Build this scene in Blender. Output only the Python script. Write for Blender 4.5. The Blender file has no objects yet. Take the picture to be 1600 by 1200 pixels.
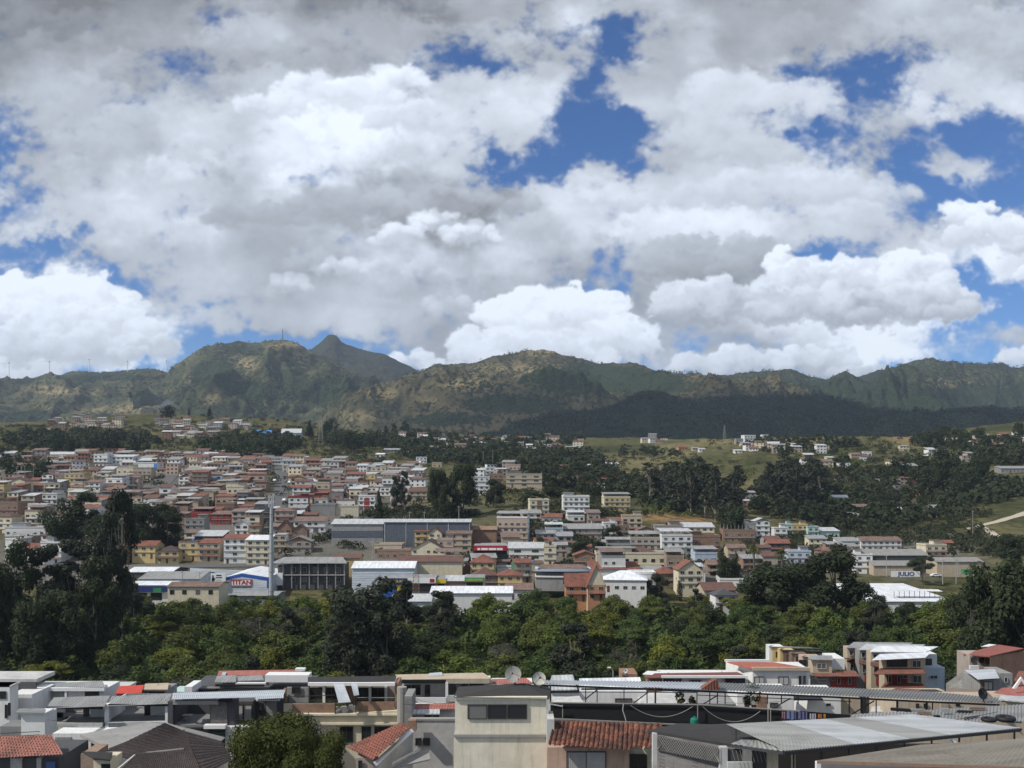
import bpy, math, random
import numpy as np
from mathutils import Vector
S=bpy.context.scene; COL=S.collection; R=math.radians
# ---------------- camera, world, sun, exposure ----------------
HZ=740.0; F=1600.0                      # horizon row and focal length, in photo pixels
cam=bpy.data.objects.new('camera',bpy.data.cameras.new('camera')); COL.objects.link(cam)
cam.data.sensor_width=36; cam.data.lens=36*F/1600; cam.data.shift_y=(HZ-600)/1600
cam.rotation_euler=(R(90),0,0); cam.data.clip_end=30000; cam.data.clip_start=0.5
S.camera=cam
S.view_settings.view_transform='Standard'; S.view_settings.look='None'; S.view_settings.exposure=0.2; S.view_settings.gamma=1.0
S.cycles.max_bounces=6; S.cycles.diffuse_bounces=2; S.cycles.glossy_bounces=2; S.cycles.volume_bounces=0; S.cycles.transparent_max_bounces=6
SUN_EL,SUN_AZ=R(45),R(-113)             # azimuth measured from straight ahead (+Y) towards the right
sun=bpy.data.objects.new('sun',bpy.data.lights.new('sun','SUN')); COL.objects.link(sun)
sun.data.energy=4.0; sun.data.angle=R(1.2); sun.data.color=(1,0.95,0.87)
sd=Vector((math.sin(SUN_AZ)*math.cos(SUN_EL),math.cos(SUN_AZ)*math.cos(SUN_EL),math.sin(SUN_EL)))
sun.rotation_euler=sd.to_track_quat('Z','Y').to_euler()
# ---- sky clouds: coverage and brightness of the cloud deck, by direction (tangent-plane units), relief from noise
SKX0,SKX1,SKY0,SKY1,SKS=-500,2100,-420,760,0.8
def cloud_image():
    rng=np.random.RandomState(7)
    W=int((SKX1-SKX0)*SKS); H=int((SKY1-SKY0)*SKS)
    def fft_noise(beta,lo=2.0,seed=0,ax=1.0):
        r=np.random.RandomState(seed); P=2048; Q=1024
        w=r.randn(Q,P)
        fy=np.fft.fftfreq(Q)[:,None]*Q*ax; fx=np.fft.rfftfreq(P)[None,:]*P/2
        k=np.sqrt(fx*fx+fy*fy); k[0,0]=1
        a=k**(-beta); a[k<lo]=0
        n=np.fft.irfft2(np.fft.rfft2(w)*a,s=(Q,P)); n/=n.std()
        reps=(-(-H//Q),-(-W//P)); return np.tile(n,reps)[:H,:W]
    def samp(A,y,x):
        y=np.clip(y,0,A.shape[0]-1.001); x=np.clip(x,0,A.shape[1]-1.001)
        i=y.astype(int); j=x.astype(int); fy=y-i; fx=x-j
        return (A[i,j]*(1-fx)+A[i,j+1]*fx)*(1-fy)+(A[i+1,j]*(1-fx)+A[i+1,j+1]*fx)*fy
    def grid(rows):
        return np.array([[int(c) for c in r.replace(' ','')] for r in rows],float)/9
    A=grid(['999999999999998899999999999999999',
            '999999999999997876238999999999999',
            '999996699999643377538999984347999',
            '999966799999999998538999731325899',
            '358999999999998587301699613576234',
            '289999999999999200004899876731613',
            '249999999999999999999999998720022',
            '799999999999999999999999999965799',
            '111489999999999999859999931599999',
            '889814999999999999739999999999112',
            '999997589999999999999999999999711',
            '999985100000569369996688888753358',
            '663111000001122266653344333332233',
            '111111111111111111111111111111111'])
    L=grid(['222233344433333444555544444455555',
            '333444455544444555655554444555555',
            '344444444444454555555554445555555',
            '455555556787766666655566665556666',
            '555556666778776666655566665555666',
            '555556666777666665555566666555555',
            '556666655544444446666666666666655',
            '566666655554433355677777766665666',
            '555555555555666565555566555566777',
            '788875555555556555444433444577777',
            '788887555555555555644445777888766',
            '777877655444444667755544455777655',
            '666777666665556788876555555666666',
            '666666666666666777777666666666666'])
    def up(G,yy,xx):                       # smooth (cubic) lookup in photo-plane coordinates
        gy=np.clip(yy/50,0,G.shape[0]-1.001); gx=np.clip(xx/50,0,G.shape[1]-1.001)
        i=gy.astype(int); j=gx.astype(int); fy=gy-i; fx=gx-j
        def cr(a,b,c,d,t): return b+0.5*t*(c-a+t*(2*a-5*b+4*c-d+t*(3*(b-c)+d-a)))
        I=lambda k:np.clip(i+k,0,G.shape[0]-1); J=lambda k:np.clip(j+k,0,G.shape[1]-1)
        rows=[cr(*[G[I(m),J(n)] for n in(-1,0,1,2)],fx) for m in(-1,0,1,2)]
        return cr(*rows,fy)
    Y,X=np.mgrid[0:H,0:W]; yy=Y/SKS+SKY0; xx=X/SKS+SKX0
    # reflect beyond the known part so the deck goes on
    xm=np.where(xx<0,-xx,np.where(xx>1600,3200-xx,xx)); ym=np.where(yy<0,-yy,yy)
    w1=fft_noise(2.0,3,1,.8); w2=fft_noise(2.0,3,2,.8); w3=fft_noise(1.8,12,3,.8); w4=fft_noise(1.8,12,4,.8)
    w5=fft_noise(1.5,40,13,.8); w6=fft_noise(1.5,40,14,.8)
    wx=xm+w1*15+w3*7+w5*2.2; wy=ym+w2*12+w4*6+w6*1.8
    a=up(A,wx*0+wy,wx); l=up(L,wy,wx)
    n=fft_noise(2.1,6,5,.7); fine=fft_noise(1.6,24,6,.75); soft=fft_noise(2.6,4,16,.6)
    sm=lambda x,lo,hi:(lambda t:t*t*(3-2*t))(np.clip((x-lo)/(hi-lo),0,1))
    T=a*1.2+0.17*n+0.085*fine-0.07
    alpha=sm(T,0.18,0.98)
    col=l+0.022*n+0.03*soft+0.008*fine
    def puff(cx,cy,rx,ry,hi,lo,op,hard,rough=1.0,flat=0.25):
        x0=max(int((cx-rx*1.7-SKX0)*SKS),0); x1=min(int((cx+rx*1.7-SKX0)*SKS),W); y0=max(int((cy-ry*1.9-SKY0)*SKS),0); y1=min(int((cy+ry*1.9-SKY0)*SKS),H)
        if x1-x0<3 or y1-y0<3: return
        q=(slice(y0,y1),slice(x0,x1)); s_=min(rx,ry)
        ex=(xx[q]+rough*(w3[q]*0.13*s_+w5[q]*0.05*s_)-cx)/rx; ey=(yy[q]+rough*(w4[q]*0.13*s_+w6[q]*0.05*s_)-cy)/ry
        ey=np.where(ey>0,ey*(1+flat),ey)
        e=1-(ex*ex+ey*ey)+0.06*fine[q]*rough
        al=sm(e,0.0,hard)*op*(1-0.55*sm(ey,0.1,0.9))
        sh=np.clip(0.52-0.50*ey-0.14*ex+0.035*n[q]+0.02*fine[q],0,1); sh=sh*sh*(3-2*sh)
        B=lo+(hi-lo)*sh
        col[q]=col[q]*(1-al)+B*al; alpha[q]=1-(1-alpha[q])*(1-al)
    rr=np.random.RandomState(21)
    P_=[]
    for i in range(520):
        cx=rr.uniform(SKX0,SKX1); cy=rr.uniform(SKY0,620); s=rr.uniform(18,60)*(0.6+0.4*abs(cy-620)/620)
        P_.append((cy,cx,s))
    for cy,cx,s in sorted(P_):
        mx=-cx if cx<0 else (3200-cx if cx>1600 else cx); my=abs(cy)
        aa=float(up(A,np.array([[my+s*.3]]),np.array([[mx]]))[0,0]); ll=float(up(L,np.array([[my]]),np.array([[mx]]))[0,0])
        if aa<0.72: continue
        puff(cx,cy,s*rr.uniform(1.2,2.0),s*rr.uniform(.6,.9),ll+0.11,ll-0.07,0.55,0.9,1.3)
    # heaped clouds: lobes (x,y,rx,ry), brightness of crown and foot, foot height
    heaps=[([(60,490,75,50),(25,450,34,26),(130,490,90,56),(185,515,70,42),(30,540,70,40),(235,545,45,22),(110,550,140,28)],0.95,0.56,0.9),
           ([(640,565,45,18),(685,575,40,14)],0.86,0.60,0.8),
           ([(1150,570,110,24),(1260,560,90,20),(1090,575,50,20),(1340,585,60,14),(1590,560,40,18)],0.84,0.50,0.85),
           ([(860,500,125,42),(800,500,60,34),(920,485,70,34),(960,540,66,42),(760,545,62,34),(850,560,140,40)],0.92,0.62,0.9),
           ([(1120,400,120,34),(1060,420,70,26),(1190,410,60,26)],0.62,0.36,0.8),
           ([(1225,410,30,26),(1250,450,66,44),(1310,440,50,34),(1350,455,70,46),(1430,440,60,42),(1470,475,60,34),(1390,485,120,34),(1270,490,110,34),(1130,480,120,36)],0.94,0.42,0.9),
           ([(1500,345,44,30),(1535,325,24,14),(1570,370,90,28),(1650,385,90,24)],0.92,0.55,0.85),
           ([(1598,428,18,12)],0.9,0.7,0.9),
           ([(420,170,60,26),(490,150,80,32),(560,150,70,28),(620,130,45,28),(640,190,70,30)],0.88,0.62,0.7),
           ([(700,320,150,30),(560,330,110,34),(400,340,90,26)],0.60,0.36,0.6),
           ([(690,350,60,22),(620,370,60,20),(740,370,60,20),(540,420,60,18),(450,450,40,20),(700,480,40,20)],0.86,0.58,0.6),
           ([(1235,170,80,50),(1060,235,60,32),(1120,220,70,36),(1190,240,70,28),(1150,160,90,50)],0.76,0.56,0.6),
           ([(1200,300,110,34),(1310,300,110,32),(1120,310,90,26),(1400,310,60,22)],0.78,0.55,0.6)]
    for k,(lob,hi,lo,op) in enumerate(heaps):
        r=np.random.RandomState(50+k); pf=[]
        for (cx,cy,rx,ry) in lob:
            for q in range(int(5+rx/6)):
                t=r.uniform(-3.4,0.3); s=r.uniform(0.22,0.42)*min(rx,ry*1.5); f=r.uniform(0.45,0.92)
                pf.append((cy+np.sin(t)*ry*f,cx+np.cos(t)*rx*f,s*r.uniform(1.1,1.5),s,1))
            pf.append((cy,cx,rx,ry,0))
        y_hi=min(q[1]-q[3] for q in lob); y_lo=max(q[1]+q[3] for q in lob)
        for cy,cx,rx,ry,small in sorted(pf):
            g=np.clip((cy-y_hi)/(y_lo-y_hi),0,1)
            H_=hi-(hi-lo)*0.75*g**1.5; 
            puff(cx,cy,rx,ry,H_+(0.03 if small else 0),H_-(hi-lo)*(0.42 if small else 0.6),op,0.45 if op>=.8 else .8,1.0 if small else 1.5)
    # blur the shading very slightly
    def box(F): return (F+np.roll(F,1,0)+np.roll(F,-1,0)+np.roll(F,1,1)+np.roll(F,-1,1))/5
    col=box(col); alpha=box(alpha)
    v=(112+col*140)/255; v=np.clip(0.70+(v-0.72)*1.45,0,0.985)
    warm=np.clip((0.60-v)*0.08,-0.012,0.012)
    rgb=np.stack([v*0.955+warm,v*0.983+warm*0.5,np.minimum(v*1.03,0.995)],-1)
    lin=np.where(rgb<0.04045,rgb/12.92,((rgb+0.055)/1.055)**2.4)
    return np.concatenate([lin,np.clip(alpha,0,1)[...,None]],-1)[::-1].astype(np.float32)
def make_world():
    w=bpy.data.worlds.new('World'); S.world=w; w.use_nodes=True; nt=w.node_tree; N=nt.nodes; K=nt.links; N.clear()
    arr=cloud_image(); h,wd,_=arr.shape
    im=bpy.data.images.new('clouds',wd,h,alpha=True,float_buffer=True); im.colorspace_settings.name='Linear Rec.709' if 'Linear Rec.709' in [e.identifier for e in im.colorspace_settings.bl_rna.properties['name'].enum_items] else 'Linear'
    im.alpha_mode='CHANNEL_PACKED'; im.pixels.foreach_set(arr.ravel()); im.update(); im.pack()
    out=N.new('ShaderNodeOutputWorld'); bg=N.new('ShaderNodeBackground'); K.new(bg.outputs[0],out.inputs[0])
    sky=N.new('ShaderNodeTexSky'); sky.sky_type='NISHITA'; sky.sun_disc=False; sky.sun_elevation=SUN_EL; sky.sun_rotation=SUN_AZ; sky.altitude=2000; sky.air_density=1.0; sky.dust_density=0.4; sky.ozone_density=2.0
    def M(op,a,b=None,c=None):
        n=N.new('ShaderNodeMath'); n.operation=op
        for i,v in enumerate((a,b,c)):
            if v is None: continue
            if isinstance(v,(int,float)): n.inputs[i].default_value=v
            else: K.new(v,n.inputs[i])
        return n.outputs[0]
    tc=N.new('ShaderNodeTexCoord'); sp=N.new('ShaderNodeSeparateXYZ'); K.new(tc.outputs['Generated'],sp.inputs[0])
    yy=M('MAXIMUM',M('ABSOLUTE',sp.outputs[1]),0.25)     # the deck behind the viewer mirrors the deck ahead
    px=M('MULTIPLY_ADD',M('DIVIDE',sp.outputs[0],yy),F,800.0); py=M('MULTIPLY_ADD',M('DIVIDE',sp.outputs[2],yy),-F,HZ)
    u=M('DIVIDE',M('SUBTRACT',px,SKX0),SKX1-SKX0); v=M('SUBTRACT',1.0,M('DIVIDE',M('SUBTRACT',py,SKY0),SKY1-SKY0))
    cb=N.new('ShaderNodeCombineXYZ'); K.new(u,cb.inputs[0]); K.new(v,cb.inputs[1])
    it=N.new('ShaderNodeTexImage'); it.image=im; it.extension='MIRROR'; it.interpolation='Cubic'; K.new(cb.outputs[0],it.inputs[0])
    tint=N.new('ShaderNodeMix'); tint.data_type='RGBA'; tint.blend_type='MULTIPLY'; tint.inputs[0].default_value=1; K.new(sky.outputs[0],tint.inputs[6]); tint.inputs[7].default_value=(SKYT[0],SKYT[1],SKYT[2],1)
    br=N.new('ShaderNodeVectorMath'); br.operation='SCALE'; K.new(it.outputs[0],br.inputs[0]); br.inputs['Scale'].default_value=1/0.1
    mx=N.new('ShaderNodeMix'); mx.data_type='RGBA'; K.new(it.outputs[1],mx.inputs[0]); K.new(tint.outputs[2],mx.inputs[6]); K.new(br.outputs[0],mx.inputs[7])
    K.new(mx.outputs[2],bg.inputs[0]); bg.inputs[1].default_value=0.1
SKYT=(0.34,0.60,0.93)
make_world()
# ---------------- helpers ----------------
_p=np.random.RandomState(3).permutation(512); _g=np.random.RandomState(4).uniform(0,2*np.pi,512)
def perlin(x,y):
    x=np.asarray(x,float); y=np.asarray(y,float); i=np.floor(x).astype(int); j=np.floor(y).astype(int); fx=x-i; fy=y-j
    u=fx*fx*fx*(fx*(fx*6-15)+10); v=fy*fy*fy*(fy*(fy*6-15)+10)
    def g(a,b):
        t=_g[_p[(_p[(i+a)&511]+j+b)&511]]; return np.cos(t)*(fx-a)+np.sin(t)*(fy-b)
    return ((g(0,0)*(1-u)+g(1,0)*u)*(1-v)+(g(0,1)*(1-u)+g(1,1)*u)*v)*1.5
def fbm(x,y,o=5,l=2.03,gn=0.5):
    s=0;a=1
    for k in range(o): s=s+a*perlin(x+17.3*k,y-9.1*k); x=np.asarray(x)*l; y=np.asarray(y)*l; a*=gn
    return s
def ridged(x,y,o=5,l=2.03,gn=0.5):
    s=0;a=1
    for k in range(o): s=s+a*(1-2*np.abs(perlin(x+11.7*k,y+5.9*k))); x=np.asarray(x)*l; y=np.asarray(y)*l; a*=gn
    return s
# ground height: rows of photo heights at which the ground shows, by distance, turned into metres
GD=[20,45,90,125,150,170,215,260,330,380,450,520,600,700,800,900,1000,1200,1500,2000,2600]
GP={-300:[0,-30,-40,-43,-45,-48,-54,-54,-51,948,892,850,808,770,735,708,690,668,668,672,690],
 0:[0,-30,-40,-43,-45,-48,-54,-54,-51,948,890,846,803,765,735,713,697,672,665,668,690],
 200:[0,-30,-40,-43,-45,-48,-54,-54,-51,946,884,838,795,758,730,714,704,684,666,664,690],
 400:[0,-30,-40,-43,-45,-48,-54,-54,-51,946,884,836,796,760,731,718,706,686,668,664,690],
 600:[0,-30,-40,-43,-45,-48,-54,-54,-51,946,886,840,806,774,752,732,718,697,682,676,690],
 800:[0,-30,-40,-43,-45,-48,-54,-54,-51,950,888,840,796,764,745,732,722,706,688,684,692],
 1000:[0,-30,-40,-43,-45,-48,-54,-54,-51,955,888,850,816,788,767,750,735,708,688,690,694],
 1200:[0,-30,-40,-43,-45,-48,-54,-54,-51,960,905,864,836,808,778,745,712,690,688,696,700],
 1400:[0,-30,-40,-43,-45,-48,-54,-54,-51,958,902,878,856,822,785,748,716,688,684,692,700],
 1600:[0,-30,-40,-43,-45,-48,-54,-54,-51,960,905,876,848,806,762,722,694,672,664,680,700],
 1900:[0,-30,-40,-43,-45,-48,-54,-54,-51,965,918,882,848,806,762,722,694,672,664,680,700]}
GX=np.array(sorted(GP),float)
GZ=np.array([[v if k<9 else (HZ-v)/F*GD[k] for k,v in enumerate(GP[int(x)])] for x in GX]); GZ[:,0]=-24
LD=np.log(np.array(GD,float))
def _cub(a,b,c,d,t): return b+0.5*t*(c-a+t*(2*a-5*b+4*c-d+t*(3*(b-c)+d-a)))
def H(x,y,noise=True):
    x=np.asarray(x,float); y=np.maximum(np.asarray(y,float),20.0)
    px=np.clip(800+F*x/y,GX[0],GX[-1]-1e-3); ld=np.clip(np.log(y),LD[0],LD[-1]-1e-6)
    i=np.clip(np.searchsorted(GX,px,side='right')-1,0,len(GX)-2); t=(px-GX[i])/(GX[i+1]-GX[i]); t=t*t*(3-2*t)
    j=np.clip(np.searchsorted(LD,ld,side='right')-1,0,len(LD)-2); s=(ld-LD[j])/(LD[j+1]-LD[j])
    J=lambda k:np.clip(j+k,0,len(LD)-1)
    r=[_cub(GZ[q,J(-1)],GZ[q,J(0)],GZ[q,J(1)],GZ[q,J(2)],s) for q in (i,i+1)]
    z=r[0]*(1-t)+r[1]*t
    if noise:
        a=np.clip((y-700)/600,0,1)
        z=z+a*5*fbm(x/130,y/90,4)+0.25*np.clip((y-350)/100,0,1)*fbm(x/30,y/30,3)
    # knolls: (px, distance, radius across, radius along, height)
    for (kp,kd,ra,rl,hh) in ((30,620,22,45,8.0),(900,640,60,60,3),(1590,520,40,60,4),(290,1500,190,120,16),(1195,1050,70,60,3),(1410,1150,80,50,5)):
        kx=(kp-800)/F*kd; z=z+hh*np.exp(-((x-kx)/ra)**2-((y-kd)/rl)**2)
    return z
_ds=np.concatenate([np.linspace(30,400,300),np.geomspace(401,2600,1100)])
def at(px,py,dmin=150):
    """the first ground point seen at a photo position"""
    x=(px-800)/F*_ds; z=H(x,_ds); row=HZ-F*z/_ds
    k=np.where((row<=py)&(_ds>=dmin))[0]; k=k[0] if len(k) else len(_ds)-1
    d=float(_ds[k]); return (px-800)/F*d,d,float(z[k])
def P(px,py,D): return ((px-800)/F*D, D, (HZ-py)/F*D)
# ---- mesh buffer ----
class MB:
    def __init__(s): s.v=[]; s.f=[]; s.m=[]
    def quad(s,*p,m=0): n=len(s.v); s.v+=[tuple(q) for q in p]; s.f.append(tuple(range(n,n+len(p)))); s.m.append(m); return s
    def box(s,x0,x1,y0,y1,z0,z1,m=0,mt=None,mb=None):
        n=len(s.v); s.v+=[(x0,y0,z0),(x1,y0,z0),(x1,y1,z0),(x0,y1,z0),(x0,y0,z1),(x1,y0,z1),(x1,y1,z1),(x0,y1,z1)]
        for k,f in enumerate(((0,3,2,1),(4,5,6,7),(0,1,5,4),(1,2,6,5),(2,3,7,6),(3,0,4,7))):
            s.f.append(tuple(n+i for i in f)); s.m.append(mt if (mt is not None and k==1) else m)
        return s
    def prism(s,pts,off,m=0,mside=None):
        """solid from a polygon and an offset vector"""
        n=len(s.v); k=len(pts); s.v+=[tuple(p) for p in pts]+[tuple(p[i]+off[i] for i in range(3)) for p in pts]
        s.f.append(tuple(range(n,n+k))); s.m.append(m); s.f.append(tuple(range(n+2*k-1,n+k-1,-1))); s.m.append(m)
        for i in range(k): j=(i+1)%k; s.f.append((n+j,n+i,n+k+i,n+k+j)); s.m.append(m if mside is None else mside)
        return s
    def tube(s,a,b,r,r2=None,n=6,m=0,cap=True):
        a=Vector(a); b=Vector(b); r2=r if r2 is None else r2; d=(b-a)
        if d.length<1e-6: return s
        d.normalize(); u=d.orthogonal().normalized(); w=d.cross(u); k=len(s.v)
        for c,rr in ((a,r),(b,r2)):
            for i in range(n): t=2*math.pi*i/n; q=c+(u*math.cos(t)+w*math.sin(t))*rr; s.v.append(tuple(q))
        for i in range(n): j=(i+1)%n; s.f.append((k+i,k+j,k+n+j,k+n+i)); s.m.append(m)
        if cap: s.f.append(tuple(k+i for i in range(n-1,-1,-1))); s.m.append(m); s.f.append(tuple(k+n+i for i in range(n))); s.m.append(m)
        return s
    def bar(s,a,b,w,m=0): return s.tube(a,b,w*0.7,n=4,m=m)
    def mesh(s,name,mats,smooth=False):
        me=bpy.data.meshes.new(name); me.from_pydata(s.v,[],s.f)
        for q in (mats if isinstance(mats,(list,tuple)) else [mats]): me.materials.append(q)
        if any(s.m): me.polygons.foreach_set('material_index',s.m)
        if smooth: me.polygons.foreach_set('use_smooth',[True]*len(s.f))
        me.update(); return me
    def build(s,name,mats,parent=None,smooth=False,loc=None):
        return link(name,s.mesh(name,mats,smooth),parent,loc)
def link(name,me,parent=None,loc=None,rz=0,sc=None):
    o=bpy.data.objects.new(name,me); COL.objects.link(o)
    if parent is not None: o.parent=parent
    if loc is not None: o.location=loc
    if rz: o.rotation_euler=(0,0,rz)
    if sc is not None: o.scale=sc if isinstance(sc,(tuple,list)) else (sc,sc,sc)
    return o
def tag(o,label=None,cat=None,group=None,kind=None):
    if label: o['label']=label
    if cat: o['category']=cat
    if group: o['group']=group
    if kind: o['kind']=kind
    return o
def thing(name,label,cat,loc=(0,0,0),rz=0,group=None): return tag(link(name,None,None,loc,rz),label,cat,group)
# ---- materials ----
def mat(name,build):
    m=bpy.data.materials.new(name); m.use_nodes=True; nt=m.node_tree; b=nt.nodes['Principled BSDF']; b.inputs['Roughness'].default_value=0.85; b.inputs['Specular IOR Level'].default_value=0.25
    build(nt,b); return m
def nmix(nt,fac,a,b,mode='MIX'):
    n=nt.nodes.new('ShaderNodeMix'); n.data_type='RGBA'; n.blend_type=mode
    for i,v in ((0,fac),(6,a),(7,b)):
        if isinstance(v,bpy.types.NodeSocket): nt.links.new(v,n.inputs[i])
        elif isinstance(v,(int,float)): n.inputs[i].default_value=v
        else: n.inputs[i].default_value=(v[0],v[1],v[2],1)
    return n.outputs[2]
def nmath(nt,op,a,b=0.0,c=None):
    n=nt.nodes.new('ShaderNodeMath'); n.operation=op
    for i,v in enumerate((a,b,c)):
        if v is None: continue
        if isinstance(v,(int,float)): n.inputs[i].default_value=v
        else: nt.links.new(v,n.inputs[i])
    return n.outputs[0]
def nnoise(nt,scale,detail=4,rough=0.55,coord='Object',vec=None,scl=None):
    n=nt.nodes.new('ShaderNodeTexNoise'); n.inputs['Scale'].default_value=scale; n.inputs['Detail'].default_value=detail; n.inputs['Roughness'].default_value=rough
    if vec is None:
        vec=nt.nodes.new('ShaderNodeTexCoord').outputs[coord] if coord!='World' else nt.nodes.new('ShaderNodeNewGeometry').outputs['Position']
    if scl is not None:
        mp=nt.nodes.new('ShaderNodeMapping'); mp.inputs['Scale'].default_value=scl; nt.links.new(vec,mp.inputs[0]); vec=mp.outputs[0]
    nt.links.new(vec,n.inputs['Vector']); return n.outputs['Fac']
def nramp(nt,fac,*st):
    n=nt.nodes.new('ShaderNodeValToRGB'); e=n.color_ramp.elements
    while len(e)<len(st): e.new(0.5)
    for q,(p,c) in zip(e,st): q.position=p; q.color=(c,c,c,1) if isinstance(c,(int,float)) else (c[0],c[1],c[2],1)
    nt.links.new(fac,n.inputs[0]); return n.outputs[0]
def nbump(nt,b,h,strength=0.5,dist=0.1):
    n=nt.nodes.new('ShaderNodeBump'); n.inputs['Strength'].default_value=strength; n.inputs['Distance'].default_value=dist; nt.links.new(h,n.inputs['Height']); nt.links.new(n.outputs[0],b.inputs['Normal'])
def grid_mesh(X,Y,Z,name,mats,smooth=True,attrs=None):
    h,w=X.shape; me=bpy.data.meshes.new(name); n=h*w
    me.vertices.add(n); me.vertices.foreach_set('co',np.stack([X,Y,Z],-1).reshape(-1).astype(np.float32))
    i=np.arange(h-1)[:,None]*w+np.arange(w-1)[None,:]; q=np.stack([i,i+1,i+1+w,i+w],-1).reshape(-1,4)
    me.loops.add(q.size); me.loops.foreach_set('vertex_index',q.ravel().astype(np.int32))
    me.polygons.add(len(q)); me.polygons.foreach_set('loop_start',(np.arange(len(q))*4).astype(np.int32)); me.polygons.foreach_set('loop_total',np.full(len(q),4,np.int32))
    me.polygons.foreach_set('use_smooth',np.full(len(q),smooth)); me.update(calc_edges=True)
    for k,v in (attrs or {}).items(): a=me.attributes.new(k,'FLOAT','POINT'); a.data.foreach_set('value',v.reshape(-1).astype(np.float32))
    me.materials.append(mats); return me
def nattr(nt,name):
    n=nt.nodes.new('ShaderNodeAttribute'); n.attribute_name=name; return n.outputs['Fac']

# ---------------- ground and hills ----------------
# patches of land cover and painted sun on the ground: px, py, radii in photo pixels -> turned into places on the ground. kind: dry, green, earth
def hill_mat(name,cols,scale=1.0,trees=0.5,tcol=(0.022,0.032,0.016),bare=0.5,bs=1.0):
    def f(nt,b):
        g=nt.nodes.new('ShaderNodeNewGeometry').outputs['Position']
        n1=nnoise(nt,0.0035*scale,6,0.6,vec=g); n2=nnoise(nt,0.013*scale,5,0.65,vec=g); n3=nnoise(nt,0.06*scale,4,0.7,vec=g)
        mxn=nmath(nt,'ADD',nmath(nt,'MULTIPLY',n1,0.55),nmath(nt,'MULTIPLY',n2,0.45))
        c=nramp(nt,mxn,(0.36,cols[0]),(0.46,cols[1]),(0.54,cols[2]),(0.63,cols[3]))
        c=nmix(nt,nmath(nt,'MULTIPLY',nattr(nt,'dry'),nramp(nt,n2,(0.35,0.2),(0.55,1.0))),c,cols[4])  # dry grass; the pale tone also carries sun patches as colour
        # scrub and tree clumps: gather in gullies and in bands
        t=nmath(nt,'ADD',nmath(nt,'MULTIPLY',n3,0.62),nmath(nt,'MULTIPLY',n2,0.38))
        t=nmath(nt,'ADD',t,nmath(nt,'MULTIPLY',nattr(nt,'wood'),0.22))
        lo=0.60-0.14*trees
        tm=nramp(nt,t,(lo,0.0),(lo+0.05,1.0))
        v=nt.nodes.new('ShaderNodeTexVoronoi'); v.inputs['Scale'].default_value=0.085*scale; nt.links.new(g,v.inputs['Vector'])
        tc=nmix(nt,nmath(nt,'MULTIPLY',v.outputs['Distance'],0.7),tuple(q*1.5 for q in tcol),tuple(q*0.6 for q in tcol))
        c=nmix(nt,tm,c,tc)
        nt.links.new(c,b.inputs['Base Color']); b.inputs['Roughness'].default_value=1; b.inputs['Specular IOR Level'].default_value=0.05
        hgt=nmath(nt,'ADD',nmath(nt,'MULTIPLY',tm,nmath(nt,'SUBTRACT',1.3,v.outputs['Distance'])),nmath(nt,'MULTIPLY',n3,1.0))
        nbump(nt,b,hgt,0.75*bs,9.0)
    return mat(name,f)
def mountain(name,prof,D0,D1,base,amp,m,seed,fq=1/620.0,dry=(),wood=(),nx=None,nt_=170,p=1.0,back=0.25,jag=1.0):
    px=np.array([q[0] for q in prof],float); py=np.array([q[1] for q in prof],float)
    nx=nx or int((px[-1]-px[0])/2.2)
    X=np.linspace(px[0],px[-1],nx); ridge=np.interp(X,px,py)
    k=np.array([1,2,3,2,1.]); k/=k.sum(); ridge=np.convolve(np.pad(ridge,2,'edge'),k,'valid')
    t=np.concatenate([np.linspace(0,1,nt_),1+back*np.linspace(0.03,1,26)])[:,None]
    # the crest wanders in depth so spurs and gullies are real
    wob=1+0.05*fbm(X/170+seed,np.full_like(X,seed*1.7),3)[None,:]
    D=(D0+(D1-D0)*t)*np.where(t<=1,1+(wob-1)*t,wob)
    x=(X[None,:]-800)/F*D1*(0.55+0.45*D/D1)                      # lines of the mesh converge gently
    # px at each vertex as seen from the camera is what decides the profile there
    zr=(HZ-ridge)/F*D1
    zb=np.full_like(zr,(HZ-base)/F*D0)
    x_r=(X-800)/F*D1
    f=np.where(t<=1,np.clip(t,0,1)**p,1-((t-1)/back)**1.3*0.75)
    z=zb[None,:]+(zr-zb)[None,:]*f
    x=np.broadcast_to(x_r[None,:]*(D/D1)/wob,z.shape).copy()
    x=x+60*fbm(x/500+seed,D/500,3)*np.clip(1-np.abs(t-0.5)*2,0,1)
    env=np.where(t<=1,np.clip(1-t,0,1)**0.8*np.clip(t*5,0,1),0.2*np.clip((t-1)*8,0,1))*1.0
    wx=x+160*fbm(x/900+3*seed,D/900,2); wy=D+160*fbm(x/900-seed,D/900+7,2)
    rg=ridged(wx*fq+seed,wy*fq*0.42+seed,6,2.05,0.52)-0.75
    z=z+amp*1.35*env*rg
    tt=np.broadcast_to(t,z.shape)
    z=z+jag*(5*fbm(x/90,D/90,3)+7*ridged(x/45+seed,D/60,2)-7)*np.where(tt>0.9,1.0,0.5)
    pxv=800+F*x/D; pyv=HZ-F*z/D
    def field(sp):
        a=np.zeros_like(z)
        for (cx,cy,rx,ry) in sp: a=np.maximum(a,np.clip(1.25-np.sqrt(((pxv-cx)/rx)**2+((pyv-cy)/ry)**2)+0.35*fbm(x/300,D/300,3),0,1))
        return a
    hollow=np.clip(-rg*0.9,0,1)*0.6
    o=link(name,grid_mesh(x,np.broadcast_to(D,z.shape),z,name,m,True,{'dry':field(dry),'wood':field(wood)*1.0+hollow}))
    tag(o,kind='structure'); return x,np.broadcast_to(D,z.shape),z
GREEN=[(0.030,0.038,0.021),(0.050,0.058,0.031),(0.086,0.088,0.046),(0.140,0.128,0.068),(0.28,0.23,0.125)]
MAIN=hill_mat('scrub hillside',GREEN,1,0.5)
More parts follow.
